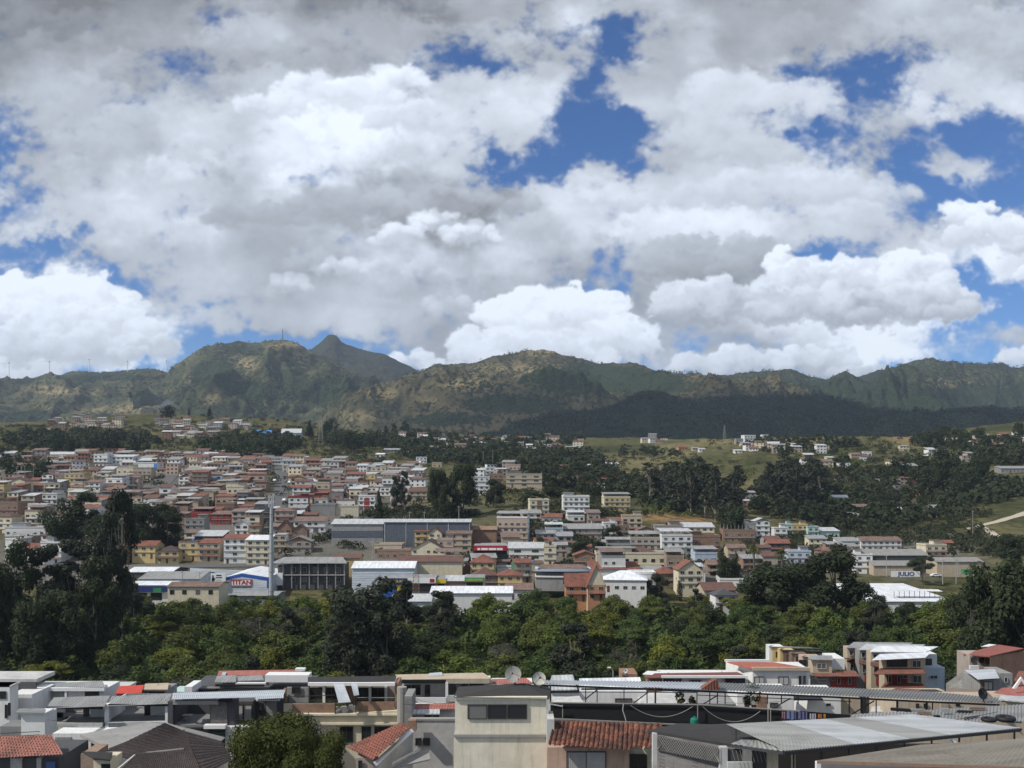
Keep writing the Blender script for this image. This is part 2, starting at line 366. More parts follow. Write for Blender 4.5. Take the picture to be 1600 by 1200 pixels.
DARK=hill_mat('dark rocky hillside',[(0.030,0.034,0.022),(0.04,0.042,0.028),(0.05,0.05,0.034),(0.07,0.062,0.045),(0.1,0.09,0.06)],1,0.6)
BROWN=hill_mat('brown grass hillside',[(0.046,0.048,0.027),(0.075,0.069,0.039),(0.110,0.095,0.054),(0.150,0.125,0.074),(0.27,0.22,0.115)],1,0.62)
WOODM=hill_mat('pine plantation slope',[(0.016,0.026,0.016),(0.018,0.030,0.018),(0.022,0.033,0.020),(0.035,0.042,0.024),(0.1,0.09,0.05)],1.4,1.6,(0.013,0.023,0.014))  # dark pine green, deepened with cloud shadow put into the colour
MT={}
MT['far']=mountain('far_mountain',[(400,600),(450,560),(485,547),(493,544),(500,541),(508,538.5),(514,535),(519,531),(523,529),(530,529),(534,531),(539,538),(545,541),(560,545),(580,551),(605,556),(625,565),(640,571),(657,581),(700,596),(760,620)],4900,6000,640,90,DARK,1.3,jag=0.3,nx=520)
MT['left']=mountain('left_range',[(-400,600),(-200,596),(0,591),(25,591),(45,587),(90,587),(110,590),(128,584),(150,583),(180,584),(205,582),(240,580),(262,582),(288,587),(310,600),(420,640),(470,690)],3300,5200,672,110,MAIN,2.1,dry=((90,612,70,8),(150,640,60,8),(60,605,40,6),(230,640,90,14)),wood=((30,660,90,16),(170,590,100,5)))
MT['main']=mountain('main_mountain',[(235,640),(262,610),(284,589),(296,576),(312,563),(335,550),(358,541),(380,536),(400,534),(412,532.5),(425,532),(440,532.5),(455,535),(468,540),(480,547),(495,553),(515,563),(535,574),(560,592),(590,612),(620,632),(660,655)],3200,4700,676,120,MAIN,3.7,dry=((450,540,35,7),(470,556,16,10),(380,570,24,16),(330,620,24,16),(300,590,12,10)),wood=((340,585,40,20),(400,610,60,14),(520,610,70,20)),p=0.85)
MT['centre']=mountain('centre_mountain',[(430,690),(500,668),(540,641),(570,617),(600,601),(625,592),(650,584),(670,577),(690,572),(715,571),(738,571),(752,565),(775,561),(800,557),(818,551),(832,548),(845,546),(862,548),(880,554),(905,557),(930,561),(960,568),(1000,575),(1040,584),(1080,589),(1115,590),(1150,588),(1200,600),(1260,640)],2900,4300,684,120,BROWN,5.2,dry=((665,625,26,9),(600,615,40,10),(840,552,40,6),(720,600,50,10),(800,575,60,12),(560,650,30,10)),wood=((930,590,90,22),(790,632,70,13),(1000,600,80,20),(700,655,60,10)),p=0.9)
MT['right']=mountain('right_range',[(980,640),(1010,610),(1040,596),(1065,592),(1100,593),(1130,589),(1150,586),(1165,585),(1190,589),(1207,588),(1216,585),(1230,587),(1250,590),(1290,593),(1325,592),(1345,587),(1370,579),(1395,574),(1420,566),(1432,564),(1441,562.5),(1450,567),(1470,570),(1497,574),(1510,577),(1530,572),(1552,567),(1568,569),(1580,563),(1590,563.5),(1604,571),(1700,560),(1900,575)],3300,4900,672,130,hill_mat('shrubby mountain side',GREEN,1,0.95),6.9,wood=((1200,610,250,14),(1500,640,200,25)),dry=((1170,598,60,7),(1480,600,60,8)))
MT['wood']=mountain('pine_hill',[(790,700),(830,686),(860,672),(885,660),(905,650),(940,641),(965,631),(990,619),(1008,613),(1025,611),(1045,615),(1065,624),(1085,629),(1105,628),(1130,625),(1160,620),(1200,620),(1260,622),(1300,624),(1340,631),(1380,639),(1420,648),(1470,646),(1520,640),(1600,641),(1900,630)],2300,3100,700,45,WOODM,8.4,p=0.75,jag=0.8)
tag(bpy.data.objects['pine_hill'],kind='structure')
# valley floor, town slope and the fields above it: one sheet
def ground():
    a=np.concatenate([np.linspace(-1.6,-0.72,30)[:-1],np.linspace(-0.72,0.72,620),np.linspace(0.72,1.6,30)[1:]])
    d=np.geomspace(18,3400,430); X=a[None,:]*d[:,None]; Y=np.broadcast_to(d[:,None],X.shape); Z=H(X,Y)
    pxv=800+F*X/Y; pyv=HZ-F*Z/Y
    def field(sp,nz=0.35):
        q=np.zeros_like(Z)
        for (cx,cy,rx,ry) in sp: q=np.maximum(q,np.clip(1.3-np.sqrt(((pxv-cx)/rx)**2+((pyv-cy)/ry)**2)+nz*fbm(X/40,Y/40,4),0,1))
        return np.where(Y>420,q,0)
    dry=field(((990,722,70,13),(1060,700,40,14),(1185,765,32,28),(1240,690,80,10),(1420,690,90,9),(1110,690,60,6),(560,690,20,8),(1010,735,50,8)))  # dry grass fields, sun patches put into their brighter colour
    green=field(((470,700,80,16),(420,712,70,9),(230,697,80,10),(520,692,30,14),(950,690,110,6),(1330,720,60,20),(1590,752,30,10),(620,690,150,20),(1560,720,40,20),(1330,705,60,6)))
    earth=field(((1025,808,50,9),(1085,812,40,8),(1412,685,20,5),(1440,690,24,6),(760,660,40,10)))
    town=field(((200,780,330,62),(420,830,330,80),(520,770,140,50),(860,860,220,36),(1100,890,240,38),(1420,870,120,36),(700,880,300,50),(120,880,240,60)),0.12)*1.0
    near=(Y<165)*1.0
    def f(nt,b):
        g=nt.nodes.new('ShaderNodeNewGeometry').outputs['Position']
        n1=nnoise(nt,0.02,6,0.65,vec=g); n2=nnoise(nt,0.15,5,0.7,vec=g); n3=nnoise(nt,0.9,4,0.7,vec=g)
        c=nramp(nt,n1,(0.35,(0.035,0.042,0.018)),(0.5,(0.06,0.062,0.026)),(0.62,(0.105,0.09,0.045)))
        c=nmix(nt,nattr(nt,'green'),c,nramp(nt,n2,(0.35,(0.045,0.055,0.020)),(0.6,(0.105,0.105,0.042))))
        c=nmix(nt,nramp(nt,nnoise(nt,0.012,4,0.7,vec=g,scl=(1,.5,1)),(0.42,0.0),(0.60,0.6)),c,(0.15,0.13,0.062))
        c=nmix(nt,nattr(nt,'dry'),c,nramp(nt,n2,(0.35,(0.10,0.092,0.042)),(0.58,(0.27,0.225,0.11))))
        c=nmix(nt,nattr(nt,'earth'),c,nramp(nt,n2,(0.35,(0.20,0.115,0.05)),(0.6,(0.36,0.24,0.12))))
        c=nmix(nt,nattr(nt,'town'),c,nramp(nt,n3,(0.35,(0.10,0.095,0.085)),(0.6,(0.17,0.16,0.145))))
        c=nmix(nt,nmath(nt,'MULTIPLY',nramp(nt,n2,(0.48,0.0),(0.56,0.75)),nmath(nt,'SUBTRACT',1.0,nattr(nt,'town'))),c,(0.028,0.036,0.015))
        nt.links.new(c,b.inputs['Base Color']); b.inputs['Roughness'].default_value=1; b.inputs['Specular IOR Level'].default_value=0.05
        nbump(nt,b,n3,0.7,0.6)
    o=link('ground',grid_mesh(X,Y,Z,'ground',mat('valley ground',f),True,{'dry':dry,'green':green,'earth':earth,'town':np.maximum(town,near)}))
    tag(o,kind='structure')
ground()
# air: one closed box of even density round the camera and everything in it
def haze(density):
    mb=MB(); mb.box(-5200,5200,-400,7800,-62,960); o=mb.build('haze',None or haze_mat(density)); tag(o,kind='stuff')
def haze_mat(d):
    m=bpy.data.materials.new('air'); m.use_nodes=True; nt=m.node_tree; nt.nodes.clear(); out=nt.nodes.new('ShaderNodeOutputMaterial'); v=nt.nodes.new('ShaderNodeVolumePrincipled')
    v.inputs['Color'].default_value=(0.66,0.80,1,1); v.inputs['Density'].default_value=d; v.inputs['Anisotropy'].default_value=0.1; nt.links.new(v.outputs[0],out.inputs['Volume']); return m
# ---------------- building materials ----------------
def wallm(name,c,dirt=0.5,streak=1.0):
    def f(nt,b):
        g=nt.nodes.new('ShaderNodeNewGeometry').outputs['Position']
        n1=nnoise(nt,0.55,5,0.65,vec=g); n2=nnoise(nt,1.0,4,0.7,vec=g,scl=(2.2,2.2,0.16)); n3=nnoise(nt,6,3,0.7,vec=g)
        d=tuple(q*0.52 for q in c); cc=nmix(nt,nramp(nt,n1,(0.38,0.0),(0.75,0.75*dirt)),c,d)
        cc=nmix(nt,nramp(nt,n2,(0.52,0.0),(0.72,0.8*dirt*streak)),cc,tuple(q*0.42 for q in (c[0],c[1]*0.98,c[2]*0.95)))
        cc=nmix(nt,nramp(nt,n3,(0.3,0.12),(0.5,0.0)),cc,d)
        nt.links.new(cc,b.inputs['Base Color']); b.inputs['Roughness'].default_value=0.92; nbump(nt,b,n3,0.25,0.02)
    return mat(name,f)
def brickm(name,c1,c2,mortar,scale=1.0,w=0.3,h=0.12):
    def f(nt,b):
        g=nt.nodes.new('ShaderNodeTexCoord').outputs['Object']; sp=nt.nodes.new('ShaderNodeSeparateXYZ'); nt.links.new(g,sp.inputs[0])
        cb=nt.nodes.new('ShaderNodeCombineXYZ'); nt.links.new(nmath(nt,'ADD',sp.outputs[0],sp.outputs[1]),cb.inputs[0]); nt.links.new(sp.outputs[2],cb.inputs[1])
        br=nt.nodes.new('ShaderNodeTexBrick'); nt.links.new(cb.outputs[0],br.inputs['Vector'])
        br.inputs['Scale'].default_value=1; br.inputs['Brick Width'].default_value=w*scale; br.inputs['Row Height'].default_value=h*scale; br.inputs['Mortar Size'].default_value=0.014*scale
        br.inputs['Color1'].default_value=(*c1,1); br.inputs['Color2'].default_value=(*c2,1); br.inputs['Mortar'].default_value=(*mortar,1)
        n1=nnoise(nt,0.5,5,0.65,vec=g); n2=nnoise(nt,3,4,0.7,vec=g,scl=(1,1,0.3))
        cc=nmix(nt,nramp(nt,n1,(0.4,0.0),(0.7,0.5)),br.outputs[0],tuple(q*0.45 for q in c1)); cc=nmix(nt,nramp(nt,n2,(0.55,0.0),(0.75,0.6)),cc,tuple(q*0.35 for q in c1))
        nt.links.new(cc,b.inputs['Base Color']); b.inputs['Roughness'].default_value=0.95; nbump(nt,b,br.outputs['Fac'],-0.4,0.015)
    return mat(name,f)
def tilem(name,c,age=0.6,pitch=0.28,dark=(0.06,0.045,0.04),gen=False):
    def f(nt,b):
        g=nt.nodes.new('ShaderNodeTexCoord').outputs['Object']; sp=nt.nodes.new('ShaderNodeSeparateXYZ'); nt.links.new(g,sp.inputs[0])
        w=nt.nodes.new('ShaderNodeTexWave'); w.wave_type='BANDS'; w.bands_direction='X'; w.inputs['Scale'].default_value=0.314/pitch; w.inputs['Distortion'].default_value=0.6; w.inputs['Detail Scale'].default_value=2; nt.links.new(g,w.inputs[0])
        w2=nt.nodes.new('ShaderNodeTexWave'); w2.wave_type='BANDS'; w2.bands_direction='Z'; w2.wave_profile='SAW'; w2.inputs['Scale'].default_value=0.314/0.16; w2.inputs['Distortion'].default_value=0.8; nt.links.new(g,w2.inputs[0])
        n1=nnoise(nt,0.45,6,0.7,vec=g); n2=nnoise(nt,4.0,4,0.75,vec=g)
        cc=nmix(nt,nramp(nt,n2,(0.35,0.0),(0.65,1.0)),tuple(q*0.72 for q in c),tuple(min(q*1.25,1) for q in c))
        cc=nmix(nt,nramp(nt,n1,(0.44,0.0),(0.68,age)),cc,dark)
        cc=nmix(nt,nramp(nt,w.outputs['Fac'],(0.0,0.55),(0.35,0.0)),cc,dark)
        nt.links.new(cc,b.inputs['Base Color']); b.inputs['Roughness'].default_value=0.9
        nbump(nt,b,nmath(nt,'ADD',w.outputs['Fac'],nmath(nt,'MULTIPLY',w2.outputs['Fac'],0.5)),0.8,0.06)
    return mat(name,f)
def metalm(name,c,rust=0.3,pitch=0.25,axis='X',rough=0.5,metal=0.25):
    def f(nt,b):
        g=nt.nodes.new('ShaderNodeTexCoord').outputs['Object']
        w=nt.nodes.new('ShaderNodeTexWave'); w.wave_type='BANDS'; w.bands_direction=axis; w.inputs['Scale'].default_value=0.314/pitch; nt.links.new(g,w.inputs[0])
        st=(1.1,0.12,1) if axis=='X' else (0.12,1.1,1)
        n1=nnoise(nt,0.9,5,0.65,vec=g,scl=st); n2=nnoise(nt,0.35,5,0.7,vec=g)
        cc=nmix(nt,nramp(nt,n1,(0.36,0.0),(0.66,1.0)),tuple(min(q*1.12,1) for q in c),tuple(q*0.78 for q in c))
        cc=nmix(nt,nramp(nt,n2,(0.52,0.0),(0.75,rust)),cc,(c[0]*0.42,c[1]*0.36,c[2]*0.3))
        nt.links.new(cc,b.inputs['Base Color']); b.inputs['Roughness'].default_value=rough; b.inputs['Metallic'].default_value=metal
        nbump(nt,b,w.outputs['Fac'],0.7,0.05)
    return mat(name,f)
def plain(name,c,rough=0.7,metal=0.0,spec=0.3,var=0.25):
    def f(nt,b):
        n=nnoise(nt,1.3,4,0.7); nt.links.new(nmix(nt,nramp(nt,n,(0.35,0.0),(0.7,var*2)),c,tuple(q*0.6 for q in c)),b.inputs['Base Color'])
        b.inputs['Roughness'].default_value=rough; b.inputs['Metallic'].default_value=metal; b.inputs['Specular IOR Level'].default_value=spec
    return mat(name,f)
WALL={'white':wallm('white plaster',(0.66,0.66,0.64),.4),'cream':wallm('cream plaster',(0.60,0.54,0.40)),'beige':wallm('beige plaster',(0.43,0.36,0.27)),
 'grey':wallm('grey render',(0.27,0.265,0.255),0.7),'yellow':wallm('ochre plaster',(0.52,0.40,0.20)),'pink':wallm('pink plaster',(0.44,0.34,0.28)),
 'brown':wallm('brown plaster',(0.20,0.13,0.095)),'mauve':wallm('greyish pink plaster',(0.36,0.31,0.27)),'pale blue':wallm('pale blue plaster',(0.40,0.47,0.55)),
 'dark red':wallm('dark red paint',(0.26,0.045,0.04)),'teal':wallm('pale teal plaster',(0.42,0.56,0.52)),'dark grey':wallm('dark grey plaster',(0.085,0.085,0.09)),
 'brick':brickm('red brick wall',(0.24,0.13,0.085),(0.30,0.17,0.11),(0.26,0.23,0.19)),'pale brick':brickm('brownish brick wall',(0.25,0.175,0.125),(0.32,0.225,0.16),(0.27,0.24,0.21)),
 'block':brickm('grey block wall',(0.24,0.24,0.23),(0.29,0.285,0.275),(0.17,0.17,0.165),1.0,0.45,0.22),'orange':wallm('orange plaster',(0.42,0.22,0.12)),'green':wallm('green paint',(0.07,0.16,0.10))}
ROOFC={'red tile':tilem('red tile',(0.25,0.10,0.068),0.75),'faded tile':tilem('faded tile',(0.23,0.155,0.125),0.75),'dark tile':tilem('dark tile',(0.085,0.06,0.055),0.5),'brown tile':tilem('brown tile',(0.16,0.085,0.068),0.6),
 'grey metal':metalm('grey metal sheet',(0.30,0.30,0.29),0.5,0.5,'X'),'pale metal':metalm('pale metal sheet',(0.50,0.51,0.51),0.25,0.5,'X'),'concrete':wallm('roof concrete',(0.25,0.245,0.235),0.9,0.2),
 'white metal':metalm('white metal sheet',(0.66,0.68,0.70),0.1,0.5,'X',0.6,0.05),'dark sheet':metalm('dark sheet',(0.075,0.075,0.078),0.3,0.5,'X'),'blue metal':metalm('blue metal sheet',(0.10,0.25,0.55),0.1,0.6,'X'),'rust metal':metalm('rusty metal sheet',(0.22,0.15,0.12),0.6,0.5,'X')}
def glassm(name,c,r=0.12):
    def f(nt,b):
        n=nt.nodes.new('ShaderNodeObjectInfo').outputs['Random']; nt.links.new(nramp(nt,n,(0.0,c),(0.6,tuple(q*1.6+.005 for q in c)),(0.8,tuple(q*3+.02 for q in c)),(1.0,(.16,.16,.155))),b.inputs['Base Color']); b.inputs['Roughness'].default_value=r; b.inputs['Specular IOR Level'].default_value=0.5  # random paler panes: curtains, and bright reflections put into the colour
    return mat(name,f)
GLASS=glassm('window glass',(0.018,0.02,0.022)); FRAME=plain('white window frame',(0.5,0.5,0.48)); DFRAME=plain('dark window frame',(0.05,0.045,0.04)); DARK_=plain('dark opening',(0.022,0.021,0.02),0.9)
SLAB=wallm('concrete slab edge',(0.30,0.29,0.27)); POST=plain('dark steel',(0.035,0.035,0.037),0.6); DOORM=plain('wooden door',(0.10,0.05,0.03)); GARAGE=metalm('garage shutter',(0.13,0.13,0.135),0.3,0.18,'X')
WHITEP=plain('white paint',(0.7,0.7,0.69),0.6,var=0.1)
_wm={}
def window_mesh(w,h,fr=0,pan=2):
    k=(round(w,1),round(h,1),fr,pan)
    if k not in _wm:
        w,h=k[0],k[1]; mb=MB(); mb.box(-w/2,w/2,-0.03,0.05,0,h,0); t=0.07
        for a in ((-w/2-t,-w/2,-t,h+t),(w/2,w/2+t,-t,h+t)): mb.box(a[0],a[1],-0.09,0.05,a[2],a[3],1)
        mb.box(-w/2,w/2,-0.09,0.05,-t,0,1); mb.box(-w/2,w/2,-0.09,0.05,h,h+t,1)
        for i in range(1,pan): x=-w/2+w*i/pan; mb.box(x-0.03,x+0.03,-0.06,-0.028,0.001,h-0.001,1)
        _wm[k]=mb.mesh('window',[GLASS,FRAME if fr==0 else DFRAME])
    return _wm[k]
OCC=[]      # footprints already built on: x, y, w, d, and what shows of them
def wall_quads(mb,x0,x1,y0,y1,z0,z1,mf,ms): 
    n=len(mb.v); mb.box(x0,x1,y0,y1,z0,z1,ms); mb.m[-4]=mf
def roof_part(root,kind,w,d,z,m,rnd,hgt=None,ov=0.5,gm=None,name='roof'):
    mb=MB(); t=0.14
    if kind=='flat':
        mb.box(-w/2-0.12,w/2+0.12,-0.12,d+0.12,z,z+0.2,0)
        o=mb.build(name,[m],root); pw=0.14; ph=rnd.uniform(0.4,0.9)
        pm=MB(); pm.box(-w/2-.1,w/2+.1,-.1,pw-.1,z+.2,z+.2+ph); pm.box(-w/2-.1,w/2+.1,d+.1-pw,d+.1,z+.2,z+.2+ph); pm.box(-w/2-.1,-w/2-.1+pw,pw-.1,d+.1-pw,z+.2,z+.2+ph); pm.box(w/2+.1-pw,w/2+.1,pw-.1,d+.1-pw,z+.2,z+.2+ph)
        pm.build('parapet',[gm or SLAB],o); return o,z+.2+ph
    if kind=='gablex':      # ridge parallel to the front
        hh=hgt or d*0.19; x0,x1=-w/2-ov,w/2+ov; k=hh/(d/2); e=ov*k
        mb.prism([(x0,-ov,z-e),(x1,-ov,z-e),(x1,d/2,z+hh),(x0,d/2,z+hh)],(0,0,t)); mb.prism([(x0,d/2+.001,z+hh),(x1,d/2+.001,z+hh),(x1,d+ov,z-e),(x0,d+ov,z-e)],(0,0,t))
        o=mb.build(name,[m],root)
        for x in (-w/2+.002,w/2-.152): MB().prism([(x,0.02,z),(x,d-.02,z),(x,d/2,z+hh-.03)],(0.15,0,0)).build('gable',[gm],root)
        return o,z+hh
    if kind=='gabley':      # gable end to the front
        hh=hgt or w*0.2; y0,y1=-ov,d+ov; k=hh/(w/2); e=ov*k
        mb.prism([(-w/2-ov,y0,z-e),(0,y0,z+hh),(0,y1,z+hh),(-w/2-ov,y1,z-e)],(0,0,t)); mb.prism([(0.001,y0,z+hh),(w/2+ov,y0,z-e),(w/2+ov,y1,z-e),(0.001,y1,z+hh)],(0,0,t))
        o=mb.build(name,[m],root)
        for y in (0.002,d-.152): MB().prism([(-w/2+.02,y,z),(w/2-.02,y,z),(0,y,z+hh-.03)],(0,0.15,0)).build('gable',[gm],root)
        return o,z+hh
    if kind=='hip':
        hh=hgt or min(w,d)*0.22; x0,x1,y0,y1=-w/2-ov,w/2+ov,-ov,d+ov; r=max(w-d,0)/2; r2=max(d-w,0)/2; a=(-r,d/2-r2,z+hh) ; b=(r,d/2-r2,z+hh); c=(r,d/2+r2,z+hh); e=(-r,d/2+r2,z+hh)
        f=[(x0,y0,z),(x1,y0,z),(x1,y1,z),(x0,y1,z)]
        mb.quad(f[0],f[1],b,a) if r>0 or True else None
        mb.quad(f[1],f[2],c,b); mb.quad(f[2],f[3],e,c); mb.quad(f[3],f[0],a,e)
        if r>0.01 and r2>0.01: mb.quad(a,b,c,e)
        mb.box(x0,x1,y0,y1,z-t,z-.005)
        return mb.build(name,[m],root),z+hh
    if kind=='shed':        # single slope down to the front
        hh=hgt or d*0.17; mb.prism([(-w/2-ov,-ov,z+.02),(w/2+ov,-ov,z+.02),(w/2+ov,d+ov,z+hh),(-w/2-ov,d+ov,z+hh)],(0,0,t))
        o=mb.build(name,[m],root)
        for x in (-w/2+.002,w/2-.152): MB().prism([(x,0.3,z),(x,d-.02,z),(x,d-.02,z+hh-.1)],(0.15,0,0)).build('gable',[gm],root)
        return o,z+hh
    if kind=='canopy':      # terrace slab with a sheet roof on posts over most of it
        s=MB(); s.box(-w/2-.1,w/2+.1,-.1,d+.1,z,z+.18); s.build('terrace_slab',[SLAB],root)
        p=MB(); p.box(-w/2,w/2,0,0.14,z+.18,z+1.0); p.box(-w/2,-w/2+.14,.14,d,z+.18,z+1.0); p.box(w/2-.14,w/2,.14,d,z+.18,z+1.0); p.build('parapet',[gm],root)
        y0=rnd.choice((-0.4,0.9,2.2)); H2=2.35; mb.prism([(-w/2-.4,y0,z+H2),(w/2+.4,y0,z+H2),(w/2+.4,d+.4,z+H2+.9),(-w/2-.4,d+.4,z+H2+.9)],(0,0,.1))
        o=mb.build(name,[m],root); q=MB()
        for x in np.linspace(-w/2+.2,w/2-.2,max(2,int(w/3.5)+1)):
            q.box(x-.06,x+.06,max(y0+.3,.2),max(y0+.3,.2)+.12,z+.18,z+H2+.02); q.box(x-.06,x+.06,d-.3,d-.18,z+.18,z+H2+.8)
        q.build('roof_post',[POST],root)
        if rnd.random()<.5:
            bw=MB(); bw.box(-w/2+.15,w/2-.15,d*.55,d*.95,z+.18,z+H2+.3); bw.build('rooftop_room',[gm],root)
        return o,z+H2+.9
AWN=('red tile','faded tile','brown tile')
def house(name,loc,rz,w,d,n,wall,side,rk,rc,rnd,label,cat,group=None,win=None,wfr=0,awn=0,sh=2.75,ww=None,base=4.0,ov=.5,hgt=None,bands=True,balc=None,door=True,wcols=None,skiprows=(),wh=1.15,extra=None):
    root=thing(name,label,cat,loc,rz,group); h=n*sh; wm=WALL[wall]; smt=WALL[side]
    mb=MB(); wall_quads(mb,-w/2,w/2,0,d,-base,h,0,1); mb.build('wall',[wm,smt],root)
    o,top=roof_part(root,rk,w,d,h,ROOFC[rc],rnd,hgt,ov,smt)
    k=wcols or max(1,int(w/(3.0 if ww is None else ww*1.9))); st=int(math.ceil(n))
    for s in range(st):
        zb=s*sh+1.0
        if zb+1>h: continue
        if s in skiprows: continue
        if s>0 and bands and (s in (1,2,3)):
            b=MB(); 
            if awn and (s==awn or awn==9):
                zz=s*sh; b.prism([(-w/2-.1,-1.0,zz-.25),(w/2+.1,-1.0,zz-.25),(w/2+.1,-.005,zz+.35),(-w/2-.1,-.005,zz+.35)],(0,0,.12)); b.build('awning',[ROOFC[AWN[rnd.randrange(3)] if rc not in AWN else rc]],root)
            else: b.box(-w/2-.1,w/2+.1,-.35,-.002,s*sh-.15,s*sh+.1); b.build('floor_band',[SLAB if rnd.random()<.6 else wm],root)
        bl=None
        if balc and s==balc:
            bm=MB(); bw=w*.55; bm.box(-bw/2,bw/2,-1.2,-.36,s*sh+.1,s*sh+.22); bm.box(-bw/2,bw/2,-1.2,-1.12,s*sh+.22,s*sh+1.0); bm.box(-bw/2,-bw/2+.08,-1.12,-.1,s*sh+.22,s*sh+1.0); bm.box(bw/2-.08,bw/2,-1.12,-.1,s*sh+.22,s*sh+1.0); bm.build('balcony',[WALL['white'] if rnd.random()<.5 else wm],root)
        dk=rnd.randrange(k) if (s==0 and door) else -1
        for i in range(k):
            x=-w/2+w*(i+.5)/k
            if i==dk:
                g=rnd.random()<.45; dm=MB(); dw=1.3 if g else .5; dh=2.25; dm.box(x-dw,x+dw,-.06,-.002,-.2,dh-.1); dm.build('garage_door' if g else 'door',[GARAGE if g else DOORM],root); continue
            if k>2 and rnd.random()<.06: continue
            wd=ww or (rnd.choice((1.2,1.5,1.8)) if s else 1.4)
            link('window',window_mesh(min(wd,w/k*.78),wh,wfr,2 if wd<1.9 else 3),root,(x,-.001,zb-.05*(s==0)))
    if d>6 and abs(rz)>.02:      # windows on the flank that shows
        sx=1 if (loc[0]/loc[1]*1.0+rz)<0 else -1
        for s in range(st):
            if s*sh+2.1<h and rnd.random()<.6: link('window',window_mesh(1.1,1.1,wfr,2),root,(sx*(w/2+.001),d*rnd.uniform(.35,.65),s*sh+1.0),R(90*sx))
    if extra: extra(root,w,d,h)
    if rk in('flat','canopy') and n>=1.5:
        zt=h+.2; u=rnd.random()
        if u<.45: m_=MB(); x=rnd.uniform(-w*.3,w*.3); y=rnd.uniform(d*.4,d*.75); m_.tube((x,y,zt-.02),(x,y,zt+1.0),.55,.55,10).tube((x,y,zt+1.0),(x,y,zt+1.25),.55,.2,10); m_.build('roof_tank',[DARK_ if rnd.random()<.6 else ROOFC['blue metal']],root)
        if u>.35 and rk=='flat': m_=MB(); q=rnd.choice((-1,1)); m_.box(*sorted((q*w*.08,q*w*.46)),d*.45,d*.92,zt,zt+2.2); m_.build('rooftop_room',[smt],root); MB().box(*sorted((q*w*.04,q*w*.5)),d*.38,d*.97,zt+2.2,zt+2.34).build('rooftop_room_roof',[ROOFC[rnd.choice(('grey metal','rust metal','concrete','faded tile'))]],root)
        if u>.8:
            m_=MB()
            for x in (-w/2+.2,0,w/2-.3):
                for y in (.3,d-.4): m_.box(x,x+.16,y,y+.16,zt+.5,zt+2.0)
            m_.build('column_stub',[SLAB],root)
    OCC.append((loc[0],loc[1]+d/2,w,d,top)); return root,top
STN={1:'one-storey',2:'two-storey',3:'three-storey',4:'four-storey',5:'five-storey'}
def solve(px,ytop,n,sh=2.75,dmin=370,dmax=1600):
    """distance at which a house of n storeys standing on the ground shows its eaves at ytop"""
    ds=np.linspace(dmin,dmax,2500); x=(px-800)/F*ds; z=H(x,ds)+n*sh; row=HZ-F*z/ds
    k=np.where(row<=ytop)[0]; k=k[0] if len(k) else int(np.argmin(np.abs(row-ytop))); return float(ds[k])
HAND=[]
def hh(x0,x1,yt,n,wall,rk,rc,lab,side=None,cat='house',name='house',rz=None,d=None,D=None,**kw):
    rnd=random.Random(int(x0*7+yt)); px=(x0+x1)/2; D=D or solve(px,yt,n,kw.get('sh',2.75)); w=(x1-x0)/F*D; d=d or max(min(w*1.0,12),6)
    X=(px-800)/F*D; z=(HZ-yt)/F*D-n*kw.get('sh',2.75)
    if D>395 and not -1.5<z-float(H(X,D))<3.0: D=solve(px,yt,n,kw.get('sh',2.75),dmin=D-60); w=(x1-x0)/F*D; X=(px-800)/F*D; z=(HZ-yt)/F*D-n*kw.get('sh',2.75)
    rz=R(rz) if rz is not None else R(rnd.uniform(-6,6))
    kw.setdefault('base',max(3.0,z-min(float(H(X-w/2,D)),float(H(X+w/2,D)),float(H(X,D+d)))+1.5))
    root,top=house(name,(X,D,z),rz,w,d,n,wall,side or wall,rk,rc,rnd,lab,cat,**kw)
    HAND.append((x0,x1,yt-6,yt+n*2.75*F/D*0.75,D)); return root
# ---- houses that can be told one by one (photo x-range, eaves row, storeys, wall, roof) ----
hh(206,243,853,2,'yellow','gablex','red tile','ochre two-storey house with red tile roof right of the tall eucalyptus',D=455)
hh(221,275,842,2,'brown','hip','dark tile','brown house with broad dark hipped roof behind the ochre houses',D=480,d=14)
hh(243,279,861,2,'yellow','hip','dark tile','ochre two-storey house with dark pagoda-like tiered roof',D=432,awn=1)
hh(279,309,848,3,'yellow','flat','concrete','flat-roofed ochre three-storey house between pagoda-roofed and awninged houses',D=430,side='brown')
hh(309,343,849,3,'beige','shed','red tile','beige three-storey house with a red tile awning over each floor',D=430,awn=9)
hh(304,347,838,3,'dark grey','shed','pale metal','dark house under a pale sheet roof behind the awninged beige house',D=450)
hh(288,319,812,3,'grey','flat','concrete','grey three-storey block of bare render beside the dark trees',D=480)
hh(350,384,842,4,'white','shed','red tile','white four-storey building with red tile roof beside the steel mast',D=424,awn=0,cat='apartment building',name='apartment_building')
hh(385,421,844,4,'cream','shed','white metal','cream four-storey building with white sheet roof just left of the steel mast',D=424,cat='apartment building',name='apartment_building')
hh(425,447,836,3,'beige','flat','concrete','narrow tan three-storey building just right of the steel mast',D=440,side='white',cat='apartment building',name='apartment_building')
hh(448,486,846,2,'mauve','gabley','concrete','greyish pink two-storey house with pale gabled roof and brick flank',side='brick',D=445)
hh(433,456,826,2,'brick','gabley','brown tile','brick house with steep dark red gable behind the steel mast',hgt=4,D=465)
hh(457,480,829,2,'brick','gabley','brown tile','right-hand one of the two brick houses with steep dark red gables',hgt=3,D=466)
hh(459,508,815,2,'white','shed','faded tile','long white two-storey house with faded pink tile roof left of the grey warehouse',D=490)
hh(330,361,804,2,'dark red','shed','faded tile','dark red house with arched terrace below the town slope',D=500)
hh(367,388,820,2,'white','gabley','pale metal','small white house with a pointed white gable',hgt=2.6,D=480)
hh(390,405,822,2,'beige','hip','red tile','beige house with red hipped roof beside the white gable',D=480)
hh(397,421,793,3,'dark grey','flat','concrete','dark grey three-storey house left of the top of the steel mast',D=510)
